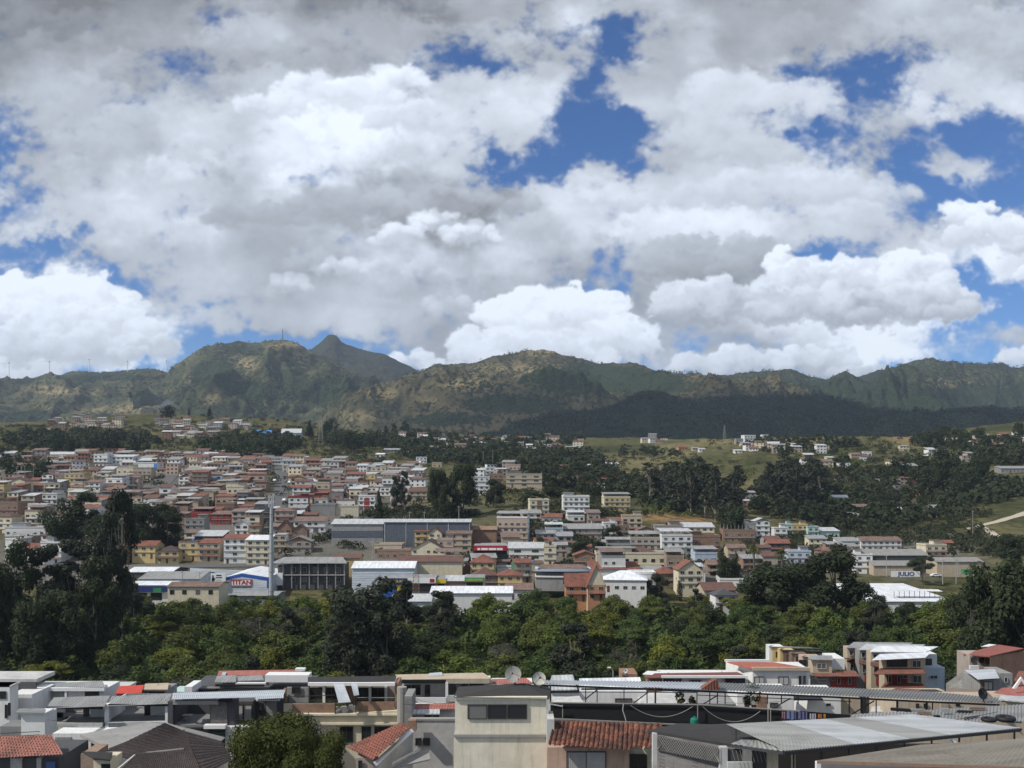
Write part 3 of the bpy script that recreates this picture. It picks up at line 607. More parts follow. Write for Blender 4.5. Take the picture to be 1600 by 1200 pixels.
hh(429,459,799,3,'pink','shed','faded tile','pink house with two pink tile awnings right of the steel mast',awn=9,D=505)
hh(451,481,778,3,'white','flat','dark sheet','white and dark red three-storey house at the foot of the main street',side='dark red',D=525)
hh(486,524,790,2,'grey','flat','concrete','large plain grey block hall without windows',wcols=1,skiprows=(0,1),D=515,door=False,cat='hall',name='hall')
hh(525,560,792,2,'cream','flat','concrete','cream plain walled yard building right of the grey block hall',skiprows=(0,1),D=518,door=False,cat='hall',name='hall')
hh(560,586,776,3,'white','flat','grey metal','white three-storey house with a red panel down its middle',D=540,extra=lambda r,w,d,h:MB().box(-w*.16,w*.16,-.12,-.002,0,h*.9).build('red_panel',[WALL['dark red']],r))
hh(573,616,762,2,'white','flat','concrete','long white and grey building behind the tall thin conifer',side='grey',D=575)
hh(541,569,741,3,'pink','shed','red tile','rose coloured three-storey house with white window trim',D=640,awn=9)
hh(570,586,743,3,'yellow','flat','concrete','ochre orange three-storey house right of the rose coloured one',D=635)
hh(580,603,731,3,'cream','flat','concrete','cream three-storey house on the upper town edge',D=655)
hh(604,634,736,2,'white','canopy','grey metal','white house with dark roofed terrace on the right edge of the upper town',D=640)
hh(639,667,768,2,'beige','gablex','brown tile','beige house with brown roof between the dark tree groups',side='brick',D=590)
hh(597,628,836,2,'beige','hip','red tile','beige house with bright red hipped roof in front of the long warehouse',D=455,hgt=3.2)
hh(584,628,852,1.4,'beige','flat','concrete','low beige flat-roofed house below the red hipped roof',D=440)
hh(589,645,861,1.3,'brick','flat','concrete','low brick building with small openings left of the dark gabled house',D=425)
hh(648,670,830,3,'yellow','gablex','red tile','orange-yellow house with white balconies before the blue-grey warehouse',D=450,balc=2,side='white')
hh(670,690,833,3,'cream','gabley','red tile','cream house with pointed red tile gable before the blue-grey warehouse',D=452,hgt=2.6)
hh(643,696,858,2,'cream','gabley','dark tile','wide house with a dark grey gabled roof and white bargeboards',D=428,hgt=4.2)
hh(683,708,845,3,'pink','flat','concrete','pinkish brown three-storey house beside the dark gabled roof',D=440)
hh(698,736,834,3,'beige','shed','faded tile','beige house with salmon tile roof and dark window band',D=455,ww=2.4)
hh(736,758,829,2,'beige','flat','concrete','small beige house below the brick terrace wall',D=470)
hh(735,772,879,3,'yellow','hip','red tile','cream yellow house with pyramid tile roof left of the red-fronted shop',D=415,hgt=3.2)
hh(741,778,899,2,'brick','hip','brown tile','red house with brown hipped roof beside the green shop sign',D=395,hgt=3)
hh(778,816,899,2,'yellow','hip','red tile','yellow two-storey house with red hipped roof and big windows',D=392,side='brown')
hh(791,832,921,1.3,'white','gablex','faded tile','low white house with faded tile roof behind the green treetops',D=378)
hh(804,831,879,3,'beige','gablex','red tile','beige balconied house with tile roof and a green flank wall',side='green',D=412,rz=12,balc=1)
hh(776,824,810,4.6,'pink','canopy','grey metal','tall white and pink apartment block with roof terrace above the red-fronted shop',side='white',D=462,cat='apartment building',name='apartment_building')
hh(836,864,846,2,'cream','gablex','red tile','cream house with arched window and red tile roof',D=452)
hh(864,886,852,2,'mauve','shed','grey metal','greyish pink two-storey house right of the arched cream one',D=448)
hh(795,850,857,2,'white','shed','pale metal','long white house with two big dark windows',D=432,ww=3)
hh(850,869,855,3,'cream','flat','concrete','slim cream three-storey house tower above the curved glass building',D=428)
hh(897,933,868,2,'brick','gabley','red tile','dark brick house with bright red roof left of the long cream block',D=432,hgt=1.8)
hh(881,941,826,2,'mauve','gablex','grey metal','row house with grey roof and many small windows on the wooded terrace',D=500)
hh(943,964,818,3,'white','flat','concrete','white three-storey house left of the slim brick building',D=505)
hh(964,983,823,3,'brick','flat','concrete','slim three-storey brick building with pale concrete frame',D=490)
hh(984,1034,842,2,'mauve','canopy','grey metal','greyish pink house with grey canopy and a red slanted wing',D=470)
hh(1034,1082,838,3,'white','canopy','pale metal','big white three-storey house with balconies under a pale canopy',D=472,balc=1)
hh(1082,1126,839,2.6,'brick','flat','concrete','wide brick building with concrete frame right of the big white house',D=478)
hh(1023,1066,822,1.6,'mauve','flat','concrete','unplastered greyish brown house on the edge of the earth slope',D=520)
hh(1066,1116,824,2,'cream','shed','pale metal','cream two-storey house behind the wide brick building',D=515)
hh(1130,1180,829,2.4,'brick','flat','concrete','unfinished brick house with bare columns standing on its roof',D=505,
   extra=lambda r,w,d,h:[MB().box(x-.09,x+.09,y,y+.18,h+.2,h+3.0).build('column',[SLAB],r) for x in np.linspace(-w/2+.3,w*.45,9) for y in (.3,d-.6)])
hh(1180,1203,814,4,'white','gabley','pale metal','tall white four-storey house with light grey gabled roof',D=520,side='grey',hgt=1.6)
hh(1164,1181,819,3.5,'grey','flat','concrete','grey unpainted flank building joined to the tall white house',D=523)
hh(1210,1230,826,2,'white','flat','concrete','white two-storey house left of the bright yellow one',D=530)
hh(1238,1262,821,2,'yellow','flat','concrete','bright yellow two-storey house between pale teal ones',D=535)
hh(1222,1238,821,2,'teal','flat','concrete','pale teal house left of the bright yellow one',D=537)
hh(1262,1280,824,2,'teal','flat','concrete','pale teal house right of the bright yellow one',D=537)
hh(1281,1312,830,1.6,'teal','shed','pale metal','long low pale teal house above the round dark tree',D=530)
hh(1232,1267,863,2,'pale blue','flat','concrete','pale blue two-storey house left of the big round dark tree',D=455)
hh(1264,1292,842,2,'cream','shed','grey metal','cream house partly behind the big round dark tree',D=480)
hh(1025,1060,896,2,'brick','hip','red tile','wing with red tile hips left of the arched cream villa',D=402,hgt=2.6)
hh(1060,1098,890,3,'cream','gabley','red tile','cream three-storey villa with large arched gable window and red tile roof',D=405,hgt=3.4)
hh(1125,1183,907,1.2,'white','flat','concrete','low flat-roofed white house behind the dark trees',D=405)
hh(1100,1150,922,1.3,'beige','gablex','brown tile','low beige house with brown tile roof above the valley trees',D=388)
hh(1118,1153,930,2,'white','hip','dark sheet','white house with dark slate hipped roof at the valley edge',D=368,hgt=2.0)
hh(1086,1121,866,1.5,'pale blue','canopy','grey metal','pale blue house with dark covered terrace right of the cream block',D=440)
hh(1137,1165,856,2,'beige','gablex','faded tile','beige house with faded tile roof behind the palms',D=460)
hh(1185,1205,856,2,'brown','shed','brown tile','brown roofed house behind the palm crowns',D=462)
hh(1345,1409,845,2,'white','gablex','faded tile','white two-storey house with large red and grey sheet roof on the right',D=470,hgt=2.0)
hh(1311,1344,846,2,'white','shed','grey metal','white house with grey roof touching the round dark tree',D=468)
hh(1337,1363,868,3,'white','flat','concrete','modern white and grey three-storey building by the big hangar',D=425)
hh(1446,1480,853,3,'cream','flat','concrete','cream three-storey building with tiled lean-to right of the hangar',D=450,awn=9)
hh(1468,1489,848,1.3,'brown','gablex','red tile','small house with bright red roof at the foot of the wooded hill',D=520)
hh(1436,1480,794,1.3,'white','shed','grey metal','long white house half hidden in the wooded hillside',dmin=0) if False else hh(1436,1480,794,1.3,'white','shed','grey metal','long white house half hidden in the wooded hillside',D=650)
hh(1564,1612,732,1.3,'grey','shed','grey metal','grey farmhouse above the bright green field at the right',D=860)
hh(828,858,782,3,'cream','flat','concrete','cream three-storey building with a brown middle panel',D=575,extra=lambda r,w,d,h:MB().box(-w*.13,w*.13,-.12,-.002,0,h).build('brown_panel',[WALL['brown']],r))
hh(880,921,777,3,'white','flat','concrete','white three-storey building left of the cream yellow one with terrace',D=590)
hh(944,985,778,3,'yellow','canopy','concrete','cream yellow three-storey building with covered roof terrace',D=590,side='cream')
hh(871,903,745,3,'brick','flat','concrete','brick three-storey block with striped piers above the trees',D=680)
hh(791,847,742,3,'beige','flat','concrete','long tan three-storey building with blue-grey window bands',D=690,ww=3.2,cat='school building',name='school_building')
hh(740,765,746,4,'white','flat','concrete','white modern four-storey building left of the tan one',D=660)
hh(763,786,742,3,'brick','flat','concrete','brick box of a house behind the round dark tree crown',D=690)
hh(146,168,711,3,'white','flat','concrete','white three-storey cube at the top edge of the town',D=800)
hh(168,208,714,2,'white','shed','pale metal','long white two-storey house beside the white cube',D=805)
hh(208,246,724,2,'white','flat','concrete','blank white hall with a blue end at the upper town',skiprows=(0,1),door=False,D=770,extra=lambda r,w,d,h:MB().box(w*.36,w*.5,-.12,-.002,0,h).build('blue_panel',[ROOFC['blue metal']],r))
hh(101,131,741,3,'yellow','flat','concrete','pale yellow three-storey apartment house on the left of the upper town',D=690,cat='apartment building',name='apartment_building')
hh(131,156,754,2,'white','shed','faded tile','bright white house right of and below the pale yellow apartments',D=665)
hh(182,208,731,2.6,'cream','flat','concrete','cream house left of the street that climbs at the left',D=730)
hh(208,236,732,2.6,'beige','flat','concrete','beige balconied house left of the street that climbs at the left',D=728)
hh(57,89,773,2,'white','flat','dark sheet','white two-storey house with black window trim above the trees at left',D=615)
hh(8,70,825,1.5,'white','flat','concrete','long low white building with four dark windows at the far left',D=505)
hh(-8,28,786,2.5,'brick','flat','grey metal','brick building cut by the left edge of the view',D=560)
hh(288,324,715,1.6,'white','gablex','red tile','white hall with a red ridge roof at the top of the town',D=850)
hh(352,380,723,2,'cream','gabley','faded tile','cream house with white gable at the top of the town',D=800,hgt=3)
hh(300,324,738,4,'brick','shed','red tile','tall brick house with small windows in the middle of the town',D=680,cat='apartment building',name='apartment_building')
hh(407,452,715,2,'white','flat','concrete','long white two-storey school with a row of dark windows',D=860,wcols=10,ww=1.8,cat='school building',name='school_building')
hh(275,354,724,1.2,'grey','shed','pale metal','long low market hall with blue-grey sheet roof',D=810,cat='hall',name='hall')
hh(60,114,710,1.2,'beige','gablex','pale metal','long pale shed roofs beside the wood at the left',D=880,cat='shed',name='shed')
for (a,b,y,n,w_,rk,rc,lab) in ((1163,1181,681,3,'white','flat','concrete','white three-storey house on the crest of the sunlit ridge'),(1191,1201,680,2,'white','flat','concrete','white cube house right of the tall one on the ridge crest'),(1150,1163,686,2,'grey','flat','concrete','grey house left of the white ones on the ridge crest'),
  (1181,1191,690,2,'pink','shed','faded tile','pinkish house between the white ones on the ridge crest'),(1221,1234,688,1,'white','flat','concrete','small white house apart to the right on the ridge crest'),(1060,1075,699,1.4,'orange','gablex','red tile','terracotta red house on the sunlit slope'),
  (1082,1092,700,1,'beige','shed','grey metal','low beige house on the sunlit slope'),(1092,1102,702,1,'white','shed','pale metal','tiny white house right of the terracotta red one'),(1148,1160,704,1,'white','shed','pale metal','white house low between the trees under the ridge crest'),
  (1330,1345,710,2,'pink','gablex','faded tile','pinkish house in the sunlit garden on the right'),(1344,1359,713,1.6,'white','shed','red tile','white house with red roof in the sunlit garden'),(1350,1362,707,1.2,'white','flat','concrete','small white house above the sunlit garden'),(1292,1304,715,1,'cream','shed','pale metal','cream cottage left of the sunlit garden'),
  (1483,1501,687,0.8,'white','shed','white metal','single white-roofed shed on the right ridge'),(1513,1530,691,1.4,'grey','shed','pale metal','grey house at the right end of the ridge'),(1532,1552,688,2,'beige','flat','concrete','beige two-storey house near the right edge on the ridge'),(1556,1570,694,1.4,'white','gablex','faded tile','white house with faded roof near the right edge'),
  (1574,1592,681,2,'cream','flat','concrete','cream house above the others at the right edge'),(1590,1610,676,2.5,'white','flat','concrete','tall white house cut by the right edge'),(1578,1600,698,1,'pink','shed','red tile','low pinkish house below the others at the right edge')):
    hh(a,b,y,n,w_,rk,rc,lab,name='hill_house')
for (a,b,y,n,w_,rk,rc,lab) in ((928,946,720,1.6,'white','flat','concrete','white house left of the yellow meadow'),(945,966,725,1,'white','shed','white metal','low white roof just under the white meadow house'),(913,925,727,1,'white','shed','pale metal','small white cottage left of the meadow houses'),(866,888,730,1.4,'mauve','gablex','brown tile','greyish house with brown roof under the trees, centre'),
  (832,852,702,1,'grey','shed','pale metal','long pale roof among trees in the middle of the hill'),(853,862,707,1,'beige','shed','pale metal','tiny beige house beside the long pale roof'),(815,823,709,1.2,'cream','flat','concrete','tiny cream house on the wooded mid slope'),(896,908,697,1.6,'white','flat','concrete','white house on the wooded hill above the meadow'),
  (895,912,688,1.4,'mauve','gablex','faded tile','greyish pink house at the top of the central wood'),(784,796,684,1.6,'white','flat','concrete','white villa among trees left of the quarry'),(740,758,692,1.4,'white','shed','pale metal','white house in the gap of the upper wood'),(822,832,695,1,'white','shed','white metal','small white shed on the central hill'),
  (790,813,727,2.4,'pink','flat','concrete','pinkish house just above the tan school building'),(752,772,732,1.8,'white','flat','concrete','white row house above the tan school building'),(772,790,734,1.4,'cream','shed','pale metal','cream cottage left of the pinkish house'),(650,667,715,2,'white','flat','concrete','white two-storey house in the wooded slope above the town'),
  (643,656,723,1.2,'white','shed','white metal','white lower house left of the two-storey one in the woods'),(675,690,724,1.2,'beige','flat','concrete','beige house right of the white ones in the woods'),(587,600,710,1,'white','shed','white metal','small white hut on the green slope'),(600,625,703,1,'grey','shed','grey metal','grey farm sheds on the green slope'),(629,650,708,1,'dark grey','shed','pale metal','dark cottage with pale roof on the green slope'),
  (589,600,675,1.4,'white','flat','concrete','white house far up beside the dark cypress'),(1080,1105,777,1,'pink','shed','faded tile','pink long roof left of the big eucalyptus grove'),(1040,1068,785,1,'white','shed','white metal','white roofed house above the earth slope'),(1094,1104,787,1,'white','shed','white metal','little white roof in front of the eucalyptus grove'),(1022,1050,777,0.9,'beige','shed','rust metal','rusty roofed sheds on the slope above the ochre earth'),
  (1184,1206,776,1.4,'beige','flat','concrete','beige house row under the bare field'),(1158,1176,784,1.4,'beige','shed','pale metal','beige house left below the bare field'),(1166,1184,779,1,'white','shed','pale metal','small white house under the bare field'),(1348,1356,769,0.9,'white','shed','pale metal','tiny hut on the wooded right slope'),(1464,1472,736,0.8,'white','shed','white metal','white hut among the dark trees on the right')):
    hh(a,b,y,n,w_,rk,rc,lab,name='hill_house')
# blue hangars and far hilltop
hh(393,423,677,1.4,'beige','gablex','blue metal','bright blue roofed hangar on the far hill',name='hangar',cat='hangar',hgt=4,D=1250)
hh(440,470,676,1.6,'pale blue','gablex','pale metal','pale blue vaulted hangar right of the bright blue one',name='hangar',cat='hangar',hgt=5,D=1250)
# ---- the rest of the town, house after house up the slope, each with its own walls, roof and windows ----
INAREA=[(-20,655,716,806),(0,300,722,840),(255,520,796,850),(0,100,795,875),(500,640,712,800),(60,240,815,885)]
EXC=[(230,275,748,778),(418,450,722,806),(640,700,700,800),(512,740,800,900)]
pal_w=['white']*10+['cream']*9+['beige']*7+['grey']*6+['mauve']*3+['pink']*2+['brick']*3+['pale brick']*3+['brown']*2+['yellow']*2+['dark red','pale blue','dark grey']
pal_r=[('canopy','grey metal'),('canopy','pale metal'),('canopy','rust metal'),('canopy','faded tile'),('flat','concrete'),('flat','concrete'),('flat','concrete'),('canopy','grey metal'),('shed','grey metal'),('canopy','concrete'),('canopy','brown tile'),('shed','red tile'),('shed','faded tile'),('shed','brown tile'),('gablex','faded tile'),('gablex','brown tile'),('gablex','red tile'),('shed','grey metal'),('gabley','faded tile'),('gabley','brown tile'),('hip','brown tile'),('shed','rust metal'),('shed','pale metal')]
RN={'canopy':'covered terrace','flat':'flat roof','shed':'sloping roof','gablex':'ridge roof','gabley':'front gable','hip':'hipped roof'}
TN={'red tile':'red tile','faded tile':'faded tile','brown tile':'brown tile','grey metal':'grey sheet','pale metal':'pale sheet','rust metal':'rusty sheet','concrete':'concrete'}
TOWN=[]
def zone(px,py):
    if px<240: return 'left of upper left street' if py<775 else 'at lower left of town'
    if px<415: return 'high between the two streets' if py<760 else 'low between the two streets'
    if px<650: return 'high right of main street' if py<760 else 'low right of main street'
    return 'near the long warehouse'
def try_house(px,D,rnd,k):
    X=(px-800)/F*D; w=rnd.uniform(7,12); d=rnd.uniform(7,10); n=rnd.choice((1.6,2,2,2,2.6,3,3,3.4)); z=float(H(X,D)); py=HZ-F*z/D
    x0=px-w/2/D*F; x1=px+w/2/D*F
    for (a,b,c,e) in EXC:
        if x1>a and x0<b and c<py<e: return w,False
    if not any(a<px<b and c<py<e for (a,b,c,e) in INAREA): return w,False
    for (ox,oy,ow,od,ot) in OCC:
        if abs(ox-X)<(ow+w)/2-0.1 and abs(oy-D-d/2)<(od+d)/2+0.3: return w,False
    top=py-n*2.75*F/D-8
    for (a,b,c,e,hd) in HAND:
        if D<hd and x1>a+2 and x0<b-2 and top<c+(e-c)*0.45: return w,False
    wl=rnd.choice(pal_w); rk,rc=rnd.choice(pal_r); sd=rnd.choice((wl,wl,'brick','pale brick','grey','beige')); aw=rnd.choice((0,0,0,1,9)) if n>=2 else 0
    st=['','one-and-a-half-storey','two-storey','three-storey','four-storey'][1 if n<2 else 2 if n<2.5 else 3 if n<3.5 else 4]
    big=n>=2.5; kn='apartment_building' if big else 'house'
    r,_=house(kn,(X,D,z-.3),R(rnd.uniform(-7,3)+((px-430)/90 if px<430 else 4)),w-.3,d,n,wl,sd,rk,rc,rnd,None,kn.replace('_',' '),'houses of the hillside town',awn=aw,balc=rnd.choice((None,1,2)) if n>=2 else None,ww=rnd.choice((None,None,1.8,2.4)),wfr=rnd.randrange(2))
    r['label']=f"{wl.replace('pale brick','pale-brick')} {st} {'apartments' if big else 'house'} with {TN[rc]} {RN[rk]} {zone(px,py)}"
    TOWN.append((r,px,py)); return w,True
rnd=random.Random(11)
D=428.0
while D<735 and len(TOWN)<330:
    px=-20+rnd.uniform(0,20)
    while px<660:
        w,ok=try_house(px,D+rnd.uniform(-2,2),rnd,0)
        px+=(w+rnd.choice((0,0,0.3,1.5)))/D*F
    D+=rnd.choice((10,12,16))*(0.62+D/1300)
# the farthest rows and the villages on the hills beyond: too many and too small to tell apart
def far_houses():
    r=random.Random(44); mats=[WALL[k] for k in ('white','cream','beige','grey','mauve','brick','pink')]+[ROOFC[k] for k in ('faded tile','brown tile','grey metal','pale metal','concrete','red tile')]+[DARK_]; mb=MB(); cnt=0
    regs=[(q,730,300,16,240) for q in (90,)]
    spots_=[]
    D=738.0
    while D<900:
        px=-10.
        while px<655:
            w=r.uniform(8,12); spots_.append((px,None,D+r.uniform(-3,3),w)); px+=(w+r.choice((0,.5,3)))/D*F
        D+=r.choice((12,15))
    for (cx,cy,rx,ry,n) in ((135,662,60,10,70),(300,672,42,14,55),(265,662,30,5,14),(355,668,30,8,16),(420,678,30,3,8),(650,688,60,6,10),(800,695,70,14,20),(720,700,60,10,10),(860,700,50,12,14),(1020,690,30,3,6),(1570,695,40,10,22),(1250,705,50,6,8),(1190,700,30,5,12),(780,740,40,6,10),(1385,785,80,35,16),(1470,725,70,20,12),(1300,735,40,20,8),(1140,790,40,8,8),(980,765,60,10,10)):
        for i in range(n): spots_.append((cx+r.uniform(-rx,rx),cy+r.uniform(-ry,ry),None,r.uniform(8,13)))
    for (px,py,D,w) in spots_:
        if D is None: x,y,z=at(px,py,600)
        else:
            x=(px-800)/F*D; y=D; z=float(H(x,y)); row=HZ-F*z/D
            if not 700<row<812 or (418<px<450) or (230<px<275 and row>742): continue
        if any(abs(o[0]-x)<(o[2]+w)/2 and abs(o[1]-y-4)<(o[3]+8)/2 for o in OCC): continue
        OCC.append((x,y+4,w,8,z)); n=r.choice((1,2,2,2,3)); h=n*2.7; m=r.randrange(7); rm=7+r.randrange(6); d=8; k0=len(mb.v); a=R(r.uniform(-14,14))
        mb.box(-w/2,w/2,0,d,-3,h,m)
        if r.random()<.35: mb.box(-w/2-.2,w/2+.2,-.2,d+.2,h,h+.35,rm)
        else: q=d*r.uniform(.12,.3); mb.prism([(-w/2-.4,-.5,h),(w/2+.4,-.5,h),(w/2+.4,d+.4,h+q),(-w/2-.4,d+.4,h+q)],(0,0,.2),rm)
        for s_ in range(n):
            for i in range(3): xx=-w/2+w*(i+.5)/3; mb.box(xx-.6,xx+.6,-.06,-.01,s_*2.7+.9,s_*2.7+2.1,13)
        ca,sa=math.cos(a),math.sin(a)
        for i in range(k0,len(mb.v)): u,v,t=mb.v[i]; mb.v[i]=(x+u*ca-v*sa,y+u*sa+v*ca,z+t)
        cnt+=1
    o=mb.build('distant_houses',mats); tag(o,'farthest rows and hill villages of small houses',None,None,'stuff'); print('far houses',cnt)
far_houses()
# low scattered houses right of the centre, between the named ones
INAREA=[(640,1130,812,915),(1130,1345,828,905),(700,1100,770,812),(1345,1500,840,872)]; EXC=[(640,790,800,850),(790,960,785,815),(990,1130,795,822)]
N0=len(TOWN); D=395.0
while D<560 and len(TOWN)<N0+90:
    px=650+rnd.uniform(0,30)
    while px<1340:
        w,ok=try_house(px,D+rnd.uniform(-3,3),rnd,0); px+=(w+rnd.choice((0,2,7,14)))/D*F
    D+=18
import re
# look-alikes are told apart by their order
ORD=['first','second','third','fourth','fifth','sixth','seventh','eighth','ninth','tenth','eleventh','twelfth']
def ordinals(items,word='from the left'):
    g={}
    for o,px in items: g.setdefault(o['label'],[]).append((px,o))
    for l,q in g.items():
        if len(q)>1:
            q.sort(key=lambda t:t[0])
            for i,(px,o) in enumerate(q): o['label']=l+', '+(ORD[i] if i<12 else f'{i+1}th')+' '+word
    for o,px in items:
        while len(re.findall(r"[A-Za-z0-9][A-Za-z0-9'-]*",o['label']))>16 and ' the ' in o['label']: o['label']=o['label'].replace(' the ',' ',1)
ordinals([(o,px) for o,px,py in TOWN],'from left')
for o in bpy.data.objects:
    if o.get('label') and len(re.findall(r"[A-Za-z0-9][A-Za-z0-9'-]*",o['label']))>16: o['label']=o['label'].replace(' the ',' ',3); print('long',o['label'])
print('town houses',len(TOWN))
# ---- larger sheds, shops and blocks along the valley ----
def fixed(root): return root
def letters(txt,root,loc,size,m,rz=0,bold=0.0,sx=1.0,name='lettering'):
    c=bpy.data.curves.new('lettering','FONT'); c.body=txt; c.size=size; c.align_x='CENTER'; c.align_y='CENTER'; c.extrude=0.03; c.offset=bold; c.materials.append(m)
    tmp=bpy.data.objects.new('tmp',c); COL.objects.link(tmp); bpy.context.view_layer.update(); me=bpy.data.meshes.new_from_object(tmp.evaluated_get(bpy.context.evaluated_depsgraph_get())); bpy.data.objects.remove(tmp); bpy.data.curves.remove(c)
    o=link(name,me,root,loc); o.rotation_euler=(R(90),0,rz); o.scale=(sx,1,1); return o
BLUE=plain('royal blue paint',(0.03,0.10,0.35),0.5,var=.1); NAVY=plain('navy blue paint',(0.02,0.035,0.14),0.5,var=.1); REDP=plain('red paint',(0.35,0.02,0.03),0.5,var=.1); YELP=plain('yellow paint',(0.55,0.45,0.03),0.5,var=.1); GREENP=plain('green paint sign',(0.04,0.22,0.09),0.5,var=.1); BLACKP=plain('black paint',(0.012,0.012,0.014),0.6,var=.1)
SHEET=metalm('pale blue-grey cladding',(0.52,0.56,0.60),0.12,0.9,'Z',0.6,0.05); DSHEET=metalm('slate blue cladding',(0.10,0.115,0.14),0.25,1.2,'X',0.6,0.1)
# sports shop shed: pale gable wall with blue chevron band and boxed red name
def frame_at(px,py,D,label,cat,name,group=None): return thing(name,label,cat,P(px,py,D),0,group)
t=frame_at(386,930,392,'pale blue-white shed with blue chevron band and boxed red name','shed','shop_shed'); k=392/F
def q(px,py): return ((px-386)*k,(930-py)*k)
g=MB(); pts=[q(353,930),q(420,930),q(420,903),q(378,897),q(353,905)]; g.prism([(a,0,b) for a,b in pts],(0,30,0)); g.build('wall',[SHEET],t)
g=MB(); up=[q(353,902),q(378,896.0),q(420.5,902.5)]; lo=[q(353,906.5),q(378,901.3),q(417,907.3)]
g.prism([(lo[0][0],-.06,lo[0][1]),(lo[1][0],-.06,lo[1][1]),(up[1][0],-.06,up[1][1]),(up[0][0],-.06,up[0][1])],(0,.055,0)); g.prism([(lo[1][0],-.06,lo[1][1]),(lo[2][0],-.06,lo[2][1]),(up[2][0],-.06,up[2][1]),(up[1][0],-.06,up[1][1])],(0,.055,0))
a,b=q(417,907.3); c,d=q(420.5,902.5); e=q(0,919)[1]; g.prism([(a,-.06,e),(c,-.06,e),(c,-.06,d-.1),(a,-.06,b)],(0,.055,0)); g.build('blue_band',[BLUE],t)
g=MB(); g.prism([(up[0][0],0,up[0][1]+.02),(up[1][0],0,up[1][1]+.02),(up[1][0],30,up[1][1]+.02),(up[0][0],30,up[0][1]+.02)],(0,0,.15)); g.prism([(up[1][0]+.001,0,up[1][1]+.02),(up[2][0],0,up[2][1]+.02),(up[2][0],30,up[2][1]+.02),(up[1][0]+.001,30,up[1][1]+.02)],(0,0,.15)); g.build('roof',[ROOFC['white metal']],t)
s=MB(); x0,z0=q(361,915.5); x1,z1=q(394,904.8); s.box(x0,x1,-.16,-.06,z0,z1); so=s.build('sign_board',[WHITEP],t)
for (a0,a1,b0,b1) in ((x0,x1,z0,z0+.22),(x0,x1,z1-.22,z1),(x0,x0+.22,z0+.22,z1-.22),(x1-.22,x1,z0+.22,z1-.22)): MB().box(a0,a1,-.2,-.162,b0,b1).build('sign_border',[REDP],so)
letters('TITAN',so,((x0+x1)/2,-.19,(z0+z1)/2-.02),2.35,REDP,bold=.07,sx=1.12); letters('TU MUNDO DEPORTIVO',t,((x0+x1)/2,-.08,z0-.55),.72,BLACKP,sx=.95)
# billboard with figures left of it
t=frame_at(342,916,391,'white billboard with a black figure and a tyre beside the red-lettered shed','billboard','billboard'); 
MB().box(-3.1,2.5,0,.3,-.4,4.9).build('board',[WHITEP],t)
g=MB(); g.tube((-2.3,-.08,3.9),(-2.3,-.02,3.9),.33,n=12); g.prism([(-2.7,-.08,1.6),(-1.9,-.08,1.6),(-1.8,-.08,3.4),(-2.75,-.08,3.4)],(0,.05,0)); g.prism([(-2.7,-.08,.2),(-2.4,-.08,.2),(-2.2,-.08,1.6),(-2.7,-.08,1.6)],(0,.05,0)); g.prism([(-1.9,-.08,2.0),(-1.4,-.08,2.9),(-1.55,-.08,3.1),(-2.0,-.08,2.5)],(0,.05,0)); g.build('figure_print',[BLACKP],t)
g=MB(); g.tube((1.9,-.08,.9),(1.9,-.02,.9),.75,n=20); g.build('tyre_print',[BLACKP],t); g=MB(); g.tube((1.9,-.12,.9),(1.9,-.085,.9),.4,n=16); g.build('tyre_centre_print',[WHITEP],t)
letters('TIRES',t,(0,-.02,3.9),1.1,BLACKP,bold=.02) if False else [MB().box(a,b_,-.05,-.002,z,z+h).build('print_line',[BLACKP],t) for (a,b_,z,h) in ((-1.0,.9,3.9,.45),(-1.2,1.2,3.1,.35),(-1.1,.9,2.3,.1),(-1.1,.8,1.7,.1))]
# long white wall and roofs behind
t=frame_at(366,912,420,'long white parapet wall behind the red-lettered shed','wall','parapet_wall'); k=420/F
MB().prism([((297-366)*k,0,0),((437-366)*k,0,-2),((437-366)*k,0,(912-893.5)*k),((297-366)*k,0,(912-888)*k)],(0,.5,0)).build('wall',[SHEET],t)
def shed(px0,px1,ye,yr,D,d,h,wm,rm,label,name='shed',cat='shed',rk='gx',yb=None):
    """low hall: eaves row ye, ridge row yr at mid depth"""
    z=(HZ-ye)/F*D; zr=(HZ-yr)/F*(D+(d/2 if rk=='gx' else d)); w=(px1-px0)/F*D; t=thing(name,label,cat,((px0+px1)/2/F*D-800/F*D,D,z-h)); 
    hr=max(zr-z,.4)
    bs=z-min(float(H((px0-800)/F*D,D)),float(H((px1-800)/F*D,D)))+1.5; MB().box(-w/2,w/2,0,d,-max(bs-h,1),h).build('wall',[wm],t)
    if rk=='gx':
        g=MB(); g.prism([(-w/2-.4,-.5,h+.01),(w/2+.4,-.5,h+.01),(w/2+.4,d/2,h+hr),(-w/2-.4,d/2,h+hr)],(0,0,.12)); g.prism([(-w/2-.4,d/2+.001,h+hr),(w/2+.4,d/2+.001,h+hr),(w/2+.4,d+.5,h+.01),(-w/2-.4,d+.5,h+.01)],(0,0,.12)); g.build('roof',[rm],t)
        for x in (-w/2+.01,w/2-.21): MB().prism([(x,.1,h+.002),(x,d-.1,h+.002),(x,d/2,h+hr-.05)],(.2,0,0)).build('gable',[wm],t)
    else:
        MB().prism([(-w/2-.4,-.5,h+.01),(w/2+.4,-.5,h+.01),(w/2+.4,d+.5,h+hr),(-w/2-.4,d+.5,h+hr)],(0,0,.12)).build('roof',[rm],t)
        for x in (-w/2+.01,w/2-.21): MB().prism([(x,.1,h+.002),(x,d-.1,h+.002),(x,d-.1,h+hr-.02)],(.2,0,0)).build('gable',[wm],t)
    OCC.append((t.location[0],D+d/2,w,d,z)); HAND.append((px0,px1,yr,ye+h*.7*F/D,D)); return t,w,h
